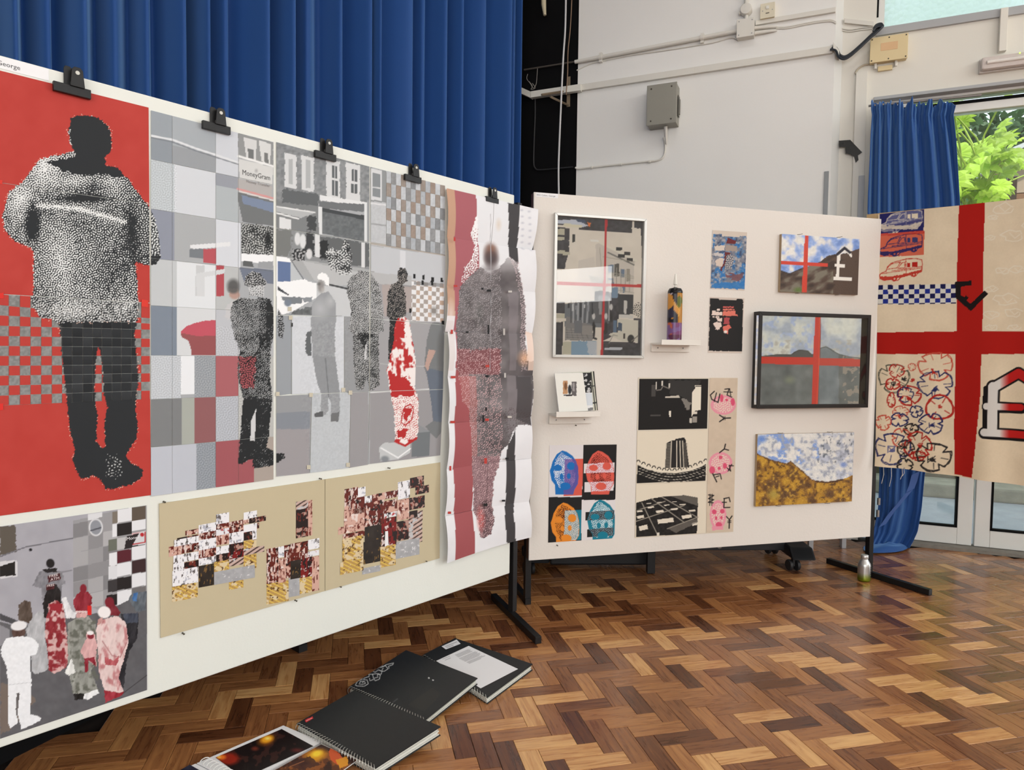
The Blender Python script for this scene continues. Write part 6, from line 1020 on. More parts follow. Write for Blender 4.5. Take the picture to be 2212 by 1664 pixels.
def lathe_paint(name, prof, o, fn, m, parent, n=40):
    v = []; c = []
    for r, z in prof:
        for j in range(n): w = 2 * math.pi * j / n; v.append((o[0] + r * math.cos(w), o[1] + r * math.sin(w), o[2] + z))
    V = np.array(v); k = len(prof); f = [(i * n + j, i * n + (j + 1) % n, (i + 1) * n + (j + 1) % n, (i + 1) * n + j) for i in range(k - 1) for j in range(n)] + [tuple(range(n))[::-1], tuple(range((k - 1) * n, k * n))]
    me = bpy.data.meshes.new(name); me.from_pydata(V.tolist(), [], f); me.polygons.foreach_set('use_smooth', np.ones(len(f), bool)); x, y = proj(V); p = Painter(x, y); fn(p, V); colour(me, p.c); return link(name, me, m, parent)
cc_ = B2.pt(*(float(B2.uv(1457, 700, .065)[0]), hs + .0005), .065); can = thing('gas_canister', 'black and purple printed canister with a white conical nozzle on a ledge', 'canister', cc_); s_ = (float(B2.uv(1457, 622, .065)[1]) - hs)
def paint_can(p, V):
    z = zL; n = fbm(p.x, p.y, 14, 3); p.fill((30, 30, 40)); h = V[:, 2] - cc_[2]
    lowm = h < s_ * .36; p.put(lowm, (118, 64, 108)); p.put(lowm & (p.x < 1452), (186, 96, 60)); p.put(lowm & (h < s_ * .14), (92, 46, 72)); p.put(lowm & (n > .58), (120, 88, 140)); up = (h > s_ * .36) & (h < s_ * .92); p.put(up & (p.x > 1464), (176, 120, 34)); p.put(up & (p.x > 1464) & (n > .55), (96, 104, 40)); p.poly(z((265, 830), (310, 840), (330, 920), (395, 1000), (385, 1070), (330, 1010), (320, 1110), (300, 1110), (265, 1000)), (206, 144, 60)); p.poly(z((262, 1010), (325, 960), (320, 1090), (262, 1100)), (52, 52, 70)); p.line(z((285, 790), (310, 780), (325, 810), (305, 835), (280, 825), (278, 800)), 1.6, (206, 196, 204)); p.line(z((330, 920), (390, 1000), (385, 1070)), 2, (222, 168, 80)); p.put(h < s_ * .03, (20, 20, 22))
lathe_paint('body', [(.0385, 0), (.040, .002), (.040, .010), (.0375, .012)] + [(.037, s_ * t) for t in np.linspace(.05, .90, 40)], cc_, paint_can, print_mat('can_print', .3), can)
dm_ = MB().lathe([(.037, s_ * .9), (.038, s_ * .905), (.037, s_ * .94), (.030, s_ * .985), (.012, s_ * 1.0), (.008, s_ * 1.01)], cc_, 28).build('dome', mat('gloss_black', (20, 20, 22), .2), can, True)
MB().lathe([(.006, s_ * 1.0), (.0045, s_ * 1.05), (.0105, s_ * 1.055), (.010, s_ * 1.10), (.0085, s_ * 1.14), (.0045, s_ * 1.245), (.003, s_ * 1.25)], cc_, 18).build('nozzle', PVC, dm_, True)
def hexa(F_, back):
    return MB().add([*F_, *[f - back for f in F_]], [(0, 1, 2, 3), (4, 7, 6, 5), (0, 4, 5, 1), (1, 5, 6, 2), (2, 6, 7, 3), (3, 7, 4, 0)])
def patch(name, C4, paint, cell, parent, m, lift=.0006):
    C4 = [np.array(c, float) for c in C4]; q = [np.array(proj(c)) for c in C4]; d = lambda a, b: float(np.linalg.norm(q[a] - q[b])); nx = max(1, int(max(d(0, 1), d(2, 3)) / cell)); ny = max(1, int(max(d(0, 3), d(1, 2)) / cell)); nn = np.cross(C4[1] - C4[0], C4[3] - C4[0]); nn = -nn / np.linalg.norm(nn)
    if nn @ (CAM - C4[0]) < 0: nn = -nn
    s, t = np.meshgrid(np.linspace(0, 1, nx + 1), np.linspace(0, 1, ny + 1)); s = s.ravel()[:, None]; t = t.ravel()[:, None]; V = (C4[0] * (1 - s) + C4[1] * s) * (1 - t) + (C4[3] * (1 - s) + C4[2] * s) * t + nn * lift; x, y = proj(V); p = Painter(x, y)
    paint(p) if callable(paint) else p.fill(paint)
    return link(name, grid_mesh(name, V, nx, ny, p.c), m, parent)
def booklet(name, lab, pts, ob, ot, paint, th=.006):
    P = zN(*pts); F_ = [B2.at(*P[0], ot), B2.at(*P[1], ot), B2.at(*P[2], ob), B2.at(*P[3], ob)]; t = thing(name, lab, 'booklet', (F_[2] + F_[3]) / 2)
    hexa(F_, B2.n * th).build('pages', WHITEPAPER, t); patch('cover', F_, paint, 1.2, t, PAPER, .0008)
def cov1(p):
    z = zN; p.fill((228, 227, 220)); p.rect(*z((222, 168))[0], *z((262, 285))[0], (186, 142, 104)); p.blob(*z((245, 215))[0], 4, 10, (122, 84, 56), 1, .4); p.blob(*z((280, 245))[0], 4.5, 12, (44, 44, 48), 1, .3); p.rect(*z((296, 176))[0], *z((338, 298))[0], (96, 92, 92)); p.rect(*z((305, 185))[0], *z((322, 260))[0], (150, 146, 146)); p.rect(*z((228, 288))[0], *z((300, 300))[0], (60, 56, 58))
def cov2(p):
    z = zN; p.fill((226, 226, 226)); p.poly(z((380, 100), (466, 98), (472, 272), (380, 272)), (36, 36, 37)); p.put((fbm(p.x, p.y, 6, 3) > .6) & (p.y < 848), (190, 190, 190)); p.poly(z((400, 278), (474, 278), (478, 380), (405, 380)), (206, 212, 218)); p.poly(z((430, 400), (480, 398), (480, 425), (432, 425)), (120, 120, 120), rag=2)
def cov3(p):
    z = zN; p.fill((206, 206, 190)); p.line(z((484, 85), (520, 425)), 3, (26, 26, 28)); p.line(z((462, 95), (500, 425)), 2, (40, 40, 40)); p.line(z((470, 215), (500, 212)), 2, (50, 50, 50)); p.line(z((480, 360), (512, 356)), 3, (50, 50, 50))
booklet('cream_booklet', 'booklet with a pale edge at the back of the ledge group', ((215, 100), (488, 88), (520, 422), (250, 432)), .03, .012, cov3); booklet('photo_booklet', 'booklet with a black and white photo edge, middle of the ledge group', ((200, 104), (460, 100), (480, 424), (230, 434)), .055, .024, cov2); booklet('white_booklet', 'white booklet with small figures on the cover, leaning in front', ((150, 107), (392, 103), (434, 428), (188, 437)), .085, .040, cov1)
for x, y, l in ((1203, 1178, 'loose pin in the cream board below the sheet of heads'), (1243, 919, 'loose pin in the cream board below the booklet ledge')): pin(B2, x, y, l, 'spare pins in the cream board')

# ================================================================== painted cloth flag
FL = upright(B2.pt(ur2 + .02, 0, .03), 132.6)
def paint_flag(p):
    z, w = zQ, zR; CR = (226, 210, 182); p.fill(CR); p.grain(7, 40, 3); p.grain(3, 3, 1); RD = (172, 32, 26)
    p.poly(z((970, 40), (1250, 30), (1235, 500), (1222, 1450), (940, 1450), (945, 700), (965, 70)) , RD); p.poly(z((60, 1455), (940, 1442), (1700, 1442), (2400, 1440), (2400, 1690), (60, 1690)), RD); p.poly(w((60, 0), (3000, 0), (3000, 100), (1175, 102), (1165, 560), (1105, 1180), (1075, 1430), (885, 1400), (880, 900), (900, 102), (60, 98)), RD)
    # vans
    def van(y, bgc, line, body, fillb):
        if bgc: p.poly(z((100, y + 10), (590, y - 30), (582, y + 215), (100, y + 240)), bgc, rag=.6)
        hull = z((108, y + 205), (104, y + 165), (118, y + 145), (172, y + 122), (188, y + 75), (225, y + 38), (300, y + 12), (400, y - 12), (500, y - 16), (562, y - 2), (568, y + 60), (560, y + 128), (520, y + 140), (500, y + 172), (455, y + 178), (440, y + 160), (330, y + 190), (300, y + 222), (255, y + 228), (232, y + 212), (150, y + 222))
        if body: p.poly(hull, body, rag=.8)
        p.line(hull, 1.5, line, .95, True, .8)
        for pts in (((188, y + 84), (232, y + 44), (330, y + 22), (290, y + 88), (188, y + 100)), ((300, y + 92), (346, y + 30), (376, y + 24), (378, y + 84), (300, y + 92)), ((388, y + 2), (392, y + 150)), ((120, y + 150), (380, y + 112), (562, y + 86)), ((235, y + 120), (392, y + 96), (560, y + 70))): p.line(z(*pts), 1.2, line, .9, False, .8)
        for q in ((404, y + 30, 436, y + 80), (454, y + 24, 518, y + 74)): p.rect(*z(q[:2])[0], *z(q[2:])[0], fillb)
        p.poly(z((106, y + 178), (232, y + 180), (330, y + 160), (562, y + 104), (556, y + 132), (440, y + 160), (330, y + 190), (150, y + 222), (108, y + 205)), line, .9, rag=.8)
        for cx, cy, r in ((265, y + 205, 30), (475, y + 160, 28)): p.blob(*z((cx, cy))[0], r / 5.04, r / 5.04, line, 1, .2); p.blob(*z((cx, cy))[0], r / 11., r / 11., bgc or (226, 210, 182), .8, .4)
    NV = (42, 42, 98); van(135, NV, (214, 206, 190), (96, 98, 140), (226, 214, 190)); p.poly(z((105, 310), (300, 270), (580, 210), (580, 330), (105, 380)), NV, .45, rag=2); p.poly(z((110, 290), (420, 290), (570, 240), (520, 330), (110, 330)), (222, 210, 186), .8, rag=2)
    van(395, (206, 104, 80), NV, None, (60, 62, 108)); p.poly(z((105, 380), (590, 345), (590, 375), (105, 405)), (186, 46, 38), .8); van(665, None, (186, 52, 40), None, (178, 40, 32))
    # checked band
    x0, y0 = z((80, 940))[0]; k = p.inside(z((78, 940), (935, 925), (935, 1138), (78, 1152))); xi = np.floor((p.x - x0) / (57 / 5.042)).astype(int); yi = np.floor((p.y - y0 + (p.x - x0) * .02) / (51 / 5.042)).astype(int); p.put(k, (214, 214, 206)); p.put(k & ((xi + yi) % 2 == 0) & (yi < 4), (38, 52, 138)); p.put(k & ((xi + yi) % 2 == 0) & (yi % 2 == 0), (30, 32, 78))
    p.poly(z((922, 900), (1100, 890), (1102, 940), (985, 955), (985, 1045), (1025, 1072), (1040, 1048), (1070, 1070), (1050, 1105), (1092, 1142), (1240, 1000), (1287, 1030), (1092, 1222), (1050, 1182), (925, 1080)), (30, 26, 26), rag=.6)
    # white scribbles
    r = random.Random(8); WS = (234, 228, 212)
    for cx, cy, s in ((1450, 110, 150), (1560, 400, 140), (1330, 200, 60), (1430, 780, 90), (1600, 770, 90), (1320, 980, 80), (1480, 1100, 140), (1320, 1260, 90), (1560, 1240, 110), (1320, 1400, 70), (1560, 1400, 80), (1300, 420, 60), (1800, 300, 150), (1850, 800, 140), (1850, 1200, 130)):
        pts = [(cx + s * math.cos(a) * r.uniform(.6, 1.1), cy + s * .5 * math.sin(a) * r.uniform(.5, 1.1)) for a in np.linspace(0, 6.0, 12)]; p.line(z(*pts), 1.6, WS, .8); p.line(z((cx - s * .3, cy - s * .2), (cx + s * .1, cy + s * .2), (cx + s * .5, cy - s * .1)), 1.5, WS, .7)
    # poppies
    def poppy(cx, cy, rx, ry, c, wd, seed, double=True):
        r = random.Random(seed)
        for d in range(2 if double else 1):
            pts = []
            for a in np.linspace(0, 2 * math.pi, 37)[:-1]:
                k = 1 + .05 * math.sin(3 * a + seed) + r.uniform(-.03, .03) - .05 * d
                if abs(math.sin(a * 2 + seed)) > .985: k *= .62
                pts.append((cx + rx * k * math.cos(a), cy + ry * k * math.sin(a)))
            p.line(w(*pts), wd, c, .95, True, .8)
        for a in (0.6, 2.2, 3.9, 5.2): a += seed; p.line(w((cx + rx * .45 * math.cos(a), cy + ry * .45 * math.sin(a)), (cx + rx * .85 * math.cos(a), cy + ry * .85 * math.sin(a))), wd * .8, c, .8)
    def heart(cx, cy, s, c):
        r = random.Random(int(cx)); pts = [(cx + r.uniform(-s, s), cy + r.uniform(-s, s) * .9) for _ in range(9)]; p.line(w(*pts), 1.8, c, .9); p.blob(*w((cx, cy + s * .3))[0], s * .6 / 4.895, s * .45 / 4.895, c, .95, .3)
    nv, rd, rd2, bk = (40, 44, 92), (176, 44, 36), (196, 84, 66), (44, 42, 42)
    for a in ((250, 375, 160, 150, (84, 84, 72), 1.6), (280, 300, 80, 70, rd, 1.5), (240, 440, 75, 60, rd, 2), (440, 260, 42, 40, rd2, 1), (690, 250, 185, 150, rd2, 1.8), (690, 445, 185, 145, nv, 1.8), (410, 560, 125, 105, rd, 2.3), (370, 550, 85, 80, nv, 1.4), (225, 610, 40, 80, rd, 1.8), (730, 690, 145, 130, rd, 3), (485, 730, 70, 62, nv, 2), (320, 730, 85, 55, rd2, 1.2), (308, 818, 90, 72, nv, 2.2), (145, 845, 80, 80, rd2, 1.8), (640, 860, 130, 110, nv, 2), (430, 925, 80, 66, bk, 2.4), (330, 1010, 100, 100, rd2, 1.6), (240, 1120, 180, 165, nv, 1.9), (500, 1090, 150, 140, rd, 2.2), (370, 1120, 90, 85, bk, 1.9), (500, 1200, 90, 50, rd, 2.2), (665, 1210, 185, 150, bk, 2.4), (360, 1300, 84, 70, bk, 2.4)): poppy(*a, int(a[0] + a[1]))
    for cx, cy, s, c in ((670, 310, 34, rd), (680, 490, 45, nv), (400, 585, 36, rd), (490, 735, 18, nv), (655, 870, 34, nv), (235, 1130, 46, (92, 96, 140)), (655, 1230, 48, bk), (355, 1100, 40, bk), (730, 680, 26, rd), (250, 440, 30, bk), (350, 380, 34, bk), (445, 395, 26, rd), (430, 920, 20, bk), (520, 1090, 34, rd), (310, 790, 22, rd)): heart(cx, cy, s, c)
    # pound sign
    K_ = (28, 25, 25); roof = ((1300, 480), (1568, 325), (1860, 500), (1860, 620)); p.poly(w((1195, 470), (1262, 440), (1262, 640), (1225, 640), (1225, 705), (1245, 710), (1240, 910), (1185, 905)), K_)
    for pts, wd in ((roof, 27), (((1300, 470), (1290, 930)), 30), (((1240, 680), (1600, 695)), 24), (((1210, 955), (1900, 1005)), 26)): p.line(w(*pts), wd, K_)
    sel = np.zeros(len(p.x), bool); q = Painter(p.x, p.y); q.fill((0, 0, 0))
    for pts, wd in ((roof, 19), (((1300, 470), (1290, 930)), 21), (((1230, 675), (1590, 688)), 14.5), (((1205, 950), (1900, 998)), 16)): q.line(w(*pts), wd, (255, 255, 255))
    m_ = q.c[:, 0] / 255.; t = np.clip(((p.x - 1880) * 4.895 - 1370) / 100., 0, 1)[:, None]; col = np.array((218, 216, 210)) * (1 - t) + np.array((186, 36, 34)) * t; p.c = p.c * (1 - m_[:, None]) + col * m_[:, None]
flag = thing('painted_flag', 'cream cloth flag with red cross, poppies, vans and a pound sign', 'flag', FL.at(2060, 1025))
sheet('cloth', FL, [(1897, 463), (2330, 416), (2330, 1066), (1893, 1006)], paint_flag, 1.5, .004, flag, CLOTHP, curl=lambda s, t: .010 * np.sin(s * 9 + t * 2) * t + .012 * np.sin(s * 23 + 1) * t ** 2 + .03 * np.clip(t - .93, 0, 1) * np.clip(.12 - s, 0, 1) * 60)
for x, l in ((1908, .09), (1925, .10), (1948, .05), (1952, .03)):
    a = FL.at(x, 1010 + (x - 1897) * .14, .006); MB().tube([a + EZ * .02, a - EZ * l * .4 + FL.u * .004, a - EZ * l + FL.u * -.006], .0011, 5).build('loose_thread', mat('pale_thread', (226, 222, 210), .8), flag)
a, b = FL.at(1872, 468, -.012), FL.at(2330, 424, -.012); bat = MB().box(a - EZ * .02, b - a, -FL.n * .018, EZ * .032).build('wooden_batten', mat('pale_batten', (196, 166, 122), .7, var=.2, scale=30)); tag(bat, 'pale wooden batten behind the top edge of the painted flag', 'batten')
st_ = thing('batten_stand', 'black metal stand carrying the far end of the flag batten', 'stand', b * [1, 1, 0]); c = b * [1, 1, 0] - FL.n * .02 * 1.0
MB().box(c - FL.u * .03 - FL.n * .0, FL.u * .03, -FL.n * .03, EZ * (b[2] - .02)).build('post', BLACKM, st_); MB().box(c - FL.u * .03 + FL.n * .25 + EZ * .001, FL.u * .03, -FL.n * .5, EZ * .03).build('foot', BLACKM, st_)
# ================================================================== blue curtain at the glazed doors
WC = PW.moved(.26); U0 = lambda x, y: WC.uv(x, y)
prof = [(222, 1882, 2062), (236, 1882, 2061), (250, 1884, 2057), (300, 1880, 2063), (440, 1873, 2074), (600, 1874, 2075), (760, 1880, 2058), (900, 1893, 2028), (1020, 1900, 1999), (1100, 1896, 1991), (1150, 1884, 1982), (1172, 1872, 1972), (1186, 1862, 1964)]
nu = 260; S = np.linspace(0, 1, nu + 1); rows_ = []
for i, (y, xl_, xr_) in enumerate(prof):
    a, b = U0(xl_, y), U0(xr_, y); v = (a[1] * (1 - S) + b[1] * S); u = a[0] * (1 - S) + b[0] * S
    k = 7.3; low = max(0., (y - 800) / 390.)
    amp = (.038 if y > 260 else .022 + (.012 if y < 230 else 0)) * (1 - .85 * min(1, low * 1.4))
    wv = np.cos(2 * math.pi * (k * S + .5 * np.sin(S * 5) + .12 * np.sin(y * .01)))
    fine = .010 * np.cos(2 * math.pi * (k * 2.7 * S + .3)) * (y < 300)
    off = amp * np.sign(wv) * np.abs(wv) ** .8 + fine + .055 * low * np.sin(S * 5.2 + y * .006) + .02 * low * np.sin(S * 11 - y * .02)
    if y < 230: v = v + .018 * np.sin(S * 55) + .010 * np.sin(S * 131)
    v = np.maximum(v, .004)
    rows_.append(WC.P + np.outer(u, WC.u) + np.outer(v, WC.v) + np.outer(off, WC.n))
# refine rows by interpolation
R_ = np.array(rows_); tt = np.linspace(0, len(prof) - 1, 60); lo = np.clip(np.floor(tt).astype(int), 0, len(prof) - 2); fr = (tt - lo)[:, None, None]; V = R_[lo] * (1 - fr) + R_[lo + 1] * fr
dc = thing('door_curtain', 'gathered royal blue curtain hanging beside the glazed doors', 'curtain', WC.P * [1, 1, 0] + E1 * float(U0(1920, 1180)[0]))
o = link('cloth', grid_mesh('cloth', V.reshape(-1, 3), nu, len(tt) - 1), BLUE, dc); o.modifiers.new('thickness', 'SOLIDIFY').thickness = .003
def ribbon(pts, w, off, name, m, parent):
    V = []
    for x, y in pts: c = WC.at(x, y, off); V += [c - WC.u * w * .5 - EZ * w * .35, c + WC.u * w * .5 + EZ * w * .35]
    o = MB().add(V, [(2 * i, 2 * i + 1, 2 * i + 3, 2 * i + 2) for i in range(len(pts) - 1)]).build(name, m, parent); o.modifiers.new('thickness', 'SOLIDIFY').thickness = .003; return o
ribbon([(1978, 1022), (1972, 1045), (1966, 1060)], .045, .075, 'tie_band', mat('lighter_blue_band', (70, 104, 172), .6), dc); ribbon([(1964, 1062), (1945, 1085), (1924, 1110), (1906, 1136)], .042, .08, 'tie_band', mat('lighter_blue_band', (70, 104, 172), .6), dc)
# fallen hem on the floor
hp = [ground(*q, .01) for q in ((1862, 1178), (1890, 1172), (1930, 1172), (1962, 1168), (1972, 1174), (1960, 1188), (1935, 1194), (1900, 1195), (1866, 1195))]; cen = sum(hp) / len(hp) + EZ * .035
hv = []; rr_ = random.Random(2)
for t_ in (1., .75, .45, .15):
    for i, q in enumerate(hp): hv.append(cen * (1 - t_) + q * t_ + EZ * (rr_.uniform(-.02, .03) * (t_ < 1)))
n = len(hp); ff = [(k * n + i, k * n + (i + 1) % n, (k + 1) * n + (i + 1) % n, (k + 1) * n + i) for k in range(3) for i in range(n)] + [tuple(range(3 * n, 4 * n))]
o = MB().add(hv, ff).build('fallen_hem', BLUE, dc, True); sb = o.modifiers.new('soft', 'SUBSURF'); sb.levels = sb.render_levels = 2
MB().tube([WC.at(1876, 229, -.03), WC.at(2120, 205, -.03)], .008, 8).build('curtain_rail', STEEL, dc)

# ================================================================== fittings on the white wall
def trunk(pts_px, pl, h, d, name, m, parent, d0=.001):
    """flat trunking along pixels on a wall, h high, d deep"""
    P = [pl.uv(*q, d) for q in pts_px]; mb = MB()
    for a, b in zip(P[:-1], P[1:]): mb.prism(pl, [(a[0], a[1] - h / 2), (b[0], b[1] - h / 2), (b[0], b[1] + h / 2), (a[0], a[1] + h / 2)], d0, d)
    return mb.build(name, m, parent, bevel=.002)
def cable(pts, pl, r, name, lab, m, off=None, group=None, smooth=6, cat='cable'):
    P = [pl.at(*q, (r + .001 if off is None else off)) for q in pts]
    if len(P) > 2:
        Q = []; 
        for i in range(len(P) - 1):
            p0, p1, p2, p3 = P[max(i - 1, 0)], P[i], P[i + 1], P[min(i + 2, len(P) - 1)]
            for k in range(smooth): t = k / smooth; Q.append(.5 * ((2 * p1) + (-p0 + p2) * t + (2 * p0 - 5 * p1 + 4 * p2 - p3) * t * t + (-p0 + 3 * p1 - 3 * p2 + p3) * t ** 3))
        P = Q + [P[-1]]
    o = MB().tube(P, r, 8).build(name, m, None, True)
    return tag(o, lab, cat, group) if lab else o
WPIPE = mat('painted_pipe', (222, 219, 210), .5, var=.03)
tr = thing('cable_trunking', 'long white cable trunking crossing the white wall below the conduit', 'trunking', W1.at(1500, 150)); trunk([(1252, 189), (1500, 151.5), (1798, 106)], W1, .048, .028, 'casing', WPIPE, tr); trunk([(1146, 204), (1254, 188)], W1, .050, .055, 'stage_casing', PVC, tr, .012); trunk([(1117, 191.5), (1147, 205)], W1, .050, .05, 'end_piece', PVC, tr, .006)
MB().prism(WP, [tuple(WP.uv(*q, .02)) for q in ((1799, 100), (1812, 118), (1812, 131), (1799, 113))], .02, .09).build('corner_piece', PVC, tr)
tr2 = thing('cable_trunking', 'short white trunking running from the junction box to the corner', 'trunking', W1.at(1720, 35)); trunk([(1632, 49), (1805, 20)], W1, .032, .022, 'casing', WPIPE, tr2)
co = thing('conduit', 'white round conduit pipe rising across the white wall to the junction box', 'pipe', W1.at(1420, 100)); P1, P2 = W1.at(1242, 134, .03), W1.at(1592, 67, .03)
MB().tube([P1, P2], .0145, 12).build('pipe', WPIPE, co, True)
for t_ in (.17, .80):
    c = P1 * (1 - t_) + P2 * t_; d = (P2 - P1) / np.linalg.norm(P2 - P1); MB().tube([c - d * .012, c + d * .012], .020, 12).build('pipe_clip', WPIPE, co); MB().box(c - d * .012 - EZ * .035, d * .024, W1.n * -.028, EZ * .07).build('clip_base', WPIPE, co)
cable([(1132, 151), (1243, 133)], W1, .007, 'stage_rod', 'thin dark rod on the black wall continuing the conduit', mat('dull_rod', (92, 86, 80), .5, .4), .03, cat='rod')
cable([(1246, 152), (1275, 138), (1306, 131), (1360, 120), (1428, 110), (1480, 102), (1540, 92), (1576, 82), (1590, 84), (1596, 88)], W1, .0045, 'clipped_cable', 'thin white cable clipped below the round conduit', WPIPE)
jb = thing('junction_box', 'square white junction box at the end of the conduit', 'junction box', W1.at(1611, 82)); r = box_on(W1, 1592, 41, 1629, 79, .06); slab_obj('box', W1, *r, .001, .06, WPIPE, jb, .003); jl = slab_obj('lid', W1, r[0] - .002, r[1] + .002, r[2] - .002, r[3] + .002, .0605, .066, WPIPE, jb, .002)
for a in (.12, .88):
    for b_ in (.12, .88): MB().lathe([(.004, 0), (.004, .002), (.001, .0025)], W1.pt(r[0] + (r[1] - r[0]) * a, r[2] + (r[3] - r[2]) * b_, .066), 8, W1.n).build('screw', STEEL, jl)
rj = thing('round_junction_box', 'round white conduit box above the square junction box', 'junction box', W1.at(1612, 36)); MB().lathe([(.040, 0), (.040, .045), (.036, .05), (.03, .051)], W1.at(1612.5, 25, .001), 24, W1.n).build('box', WPIPE, rj, True); MB().tube([W1.at(1612.5, 14, .022), W1.at(1613.5, -60, .022)], .016, 10).build('pipe', WPIPE, rj); MB().tube([W1.at(1612.5, 34, .022), W1.at(1612.5, 44, .022)], .014, 10).build('stub', WPIPE, rj); MB().tube([W1.at(1604, 26, .02), W1.at(1596, 29, .02)], .013, 10).build('side_plug', WPIPE, rj)
for y0, y1, l in ((60.5, 58, 'upper white pipe stub leaving the junction box to the right'), (72, 66, 'lower white pipe stub leaving the junction box to the right')): o = MB().tube([W1.at(1630, y0, .025), W1.at(1655, (y0 + y1) / 2 - 1, .022), W1.at(1678, y1, .012)], [.012, .012, .006], 8).build('pipe_stub', WPIPE, None, True); tag(o, l, 'pipe')
for k, dy in enumerate((0, 3)): cable([(1676, 58 + dy), (1700, 58 + dy), (1740, 50 + dy), (1770, 45 + dy), (1795, 43 + dy), (1806, 48 + dy)], W1, .0045, 'clipped_cable', ('upper' if k == 0 else 'lower') + ' of two white cables running from the pipe stubs to the corner', WPIPE)
for k, dy in enumerate((0, 4)): cable([(1812, 60 + dy), (1835, 64 + dy), (1862, 60 + dy), (1886, 58 + dy)], WP, .0045, 'clipped_cable', ('upper' if k == 0 else 'lower') + ' of two white cables crossing the narrow wall beside the window', WPIPE)
o = trunk([(1824, 44), (1887, 51)], WP, .03, .02, 'short_trunking', WPIPE, None); tag(o, 'stub of white trunking on the narrow wall beside the upper window', 'trunking')
sk = thing('fused_switch', 'cream fused switch plate beside the round junction box', 'switch', W1.at(1658, 40)); r = box_on(W1, 1643, 7, 1673, 38, .04); slab_obj('back_box', W1, *r, .001, .034, CREAMP, sk, .002); pt_ = slab_obj('plate', W1, r[0] - .002, r[1] + .002, r[2] - .002, r[3] + .002, .0342, .042, mat('ivory_plate', (222, 214, 190), .4), sk, .002)
for a in (.15, .85): MB().lathe([(.0035, 0), (.0035, .0015), (.001, .002)], W1.pt(r[0] + (r[1] - r[0]) * a, (r[2] + r[3]) / 2, .042), 8, W1.n).build('screw', STEEL, pt_)
um = (r[0] + r[1]) / 2; slab_obj('rocker', W1, um - .010, um + .010, (r[2] + r[3]) / 2 + .008, (r[2] + r[3]) / 2 + .03, .042, .047, PVC, pt_); slab_obj('fuse_slot', W1, um - .012, um + .012, r[2] + .028, r[2] + .034, .042, .043, mat('slot_dark', (90, 84, 72), .6), sk)
# grey metal box with its cable
gb = thing('metal_switch_box', 'grey metal switch box on the white wall with a cable below', 'switch box', W1.at(1435, 270)); r = box_on(W1, 1398, 182, 1460.5, 267, .13); GB = mat('grey_box_metal', (150, 148, 138), .45, .2, var=.05)
slab_obj('body', W1, r[0], r[1], r[2], r[3], .002, .122, GB, gb, .004); gc = slab_obj('cover', W1, r[0] - .004, r[1] + .004, r[2] - .004, r[3] + .004, .1225, .133, GB, gb, .004)
for a in (.14, .84):
    for b_ in (.09, .91): MB().lathe([(.006, 0), (.006, .003), (.002, .004)], W1.pt(r[0] + (r[1] - r[0]) * a, r[2] + (r[3] - r[2]) * b_, .133), 8, W1.n).build('screw', mat('dark_screw', (70, 66, 60), .5, .4), gc)
MB().box(W1.pt(r[1] + .004, r[2] + .06, .03), W1.u * .004, EZ * .15, W1.n * .05).build('switch_slot', mat('slot_grey', (88, 86, 80), .5), gb); MB().box(W1.pt(r[1] + .008, r[2] + .075, .045), W1.u * .008, EZ * .11, W1.n * .02).build('switch_lever', mat('lever_grey', (120, 118, 110), .5), gb)
cp = W1.pt((r[0] + r[1]) / 2 + .02, r[2], .06); MB().tube([cp, cp - EZ * .07 - W1.n * .02, cp - EZ * .12 - W1.n * .04], [.014, .012, .007], 10).build('cable_gland', WPIPE, gb, True)
cable([(1433.5, 297), (1437, 315), (1436, 330), (1430, 342), (1416, 347.5), (1400, 349), (1341, 355), (1277, 362), (1250, 365), (1243, 362)], W1, .0075, 'clipped_cable', 'white cable curving from the grey switch box along the white wall', WPIPE)
cable([(1238, 361), (1205, 364), (1165, 367), (1156, 363), (1153, 350), (1154, 300), (1156, 250), (1156, 213)], W1, .006, 'stage_cable', 'dark cable loop clipped on the black wall below the bracket', mat('dark_cable', (44, 44, 46), .5), .004)
for i, (x, y) in enumerate(((1277, 362), (1341, 355), (1403, 349))):
    c = W1.at(x, y, .012); o = MB().tube([c - W1.u * .008, c + W1.u * .008], .012, 8).build('cable_clip', PVC); tag(o, ('left', 'middle', 'right')[i] + ' white clip on the cable from the grey switch box', 'clip', 'clips on the switch box cable')
cable([(1222.5, -20), (1221, 60), (1217, 120), (1213, 200), (1209, 290), (1206.5, 360), (1207, 420)], W1, .007, 'hanging_cable', 'white cable hanging straight down in front of the black wall', mat('hanging_cable_white', (206, 206, 206), .5), .14)
cable([(1236, -20), (1232, 60), (1227, 110), (1226, 160), (1223, 205)], W1, .004, 'brown_string', 'thin brown cord hanging beside the white cable on the black wall', mat('brown_cord', (140, 116, 96), .8), .06)
bk = thing('shelf_bracket', 'bare metal angle bracket under the trunking on the black wall', 'bracket', W1.at(1226, 229)); BR = mat('bracket_metal', (150, 134, 112), .5, .5, var=.2, scale=30); r = box_on(W1, 1223, 164, 1230, 229, .012); slab_obj('upright', W1, *r, -.010, -.004, BR, bk)
MB().tube([W1.at(1227, 227, .0), W1.at(1189, 209, .25)], .009, 4).build('strut', BR, bk); MB().tube([W1.at(1226, 196, .0), W1.at(1170, 205, .30)], .009, 4).build('arm', BR, bk)
cable([(1140, 160), (1138, 170), (1145, 180), (1152, 190), (1158, 182), (1160, 165), (1161, 148)], W1, .0022, 'tangled_wire', 'tangled pale wire hanging over the trunking end on the black wall', mat('pale_wire', (150, 146, 140), .6), .05); cable([(1143, 176), (1150, 186), (1147, 193), (1156, 190), (1150, 180)], W1, .0022, 'tangled_wire', 'knotted pale wire lying on the trunking end', mat('pale_wire', (150, 146, 140), .6), .06)
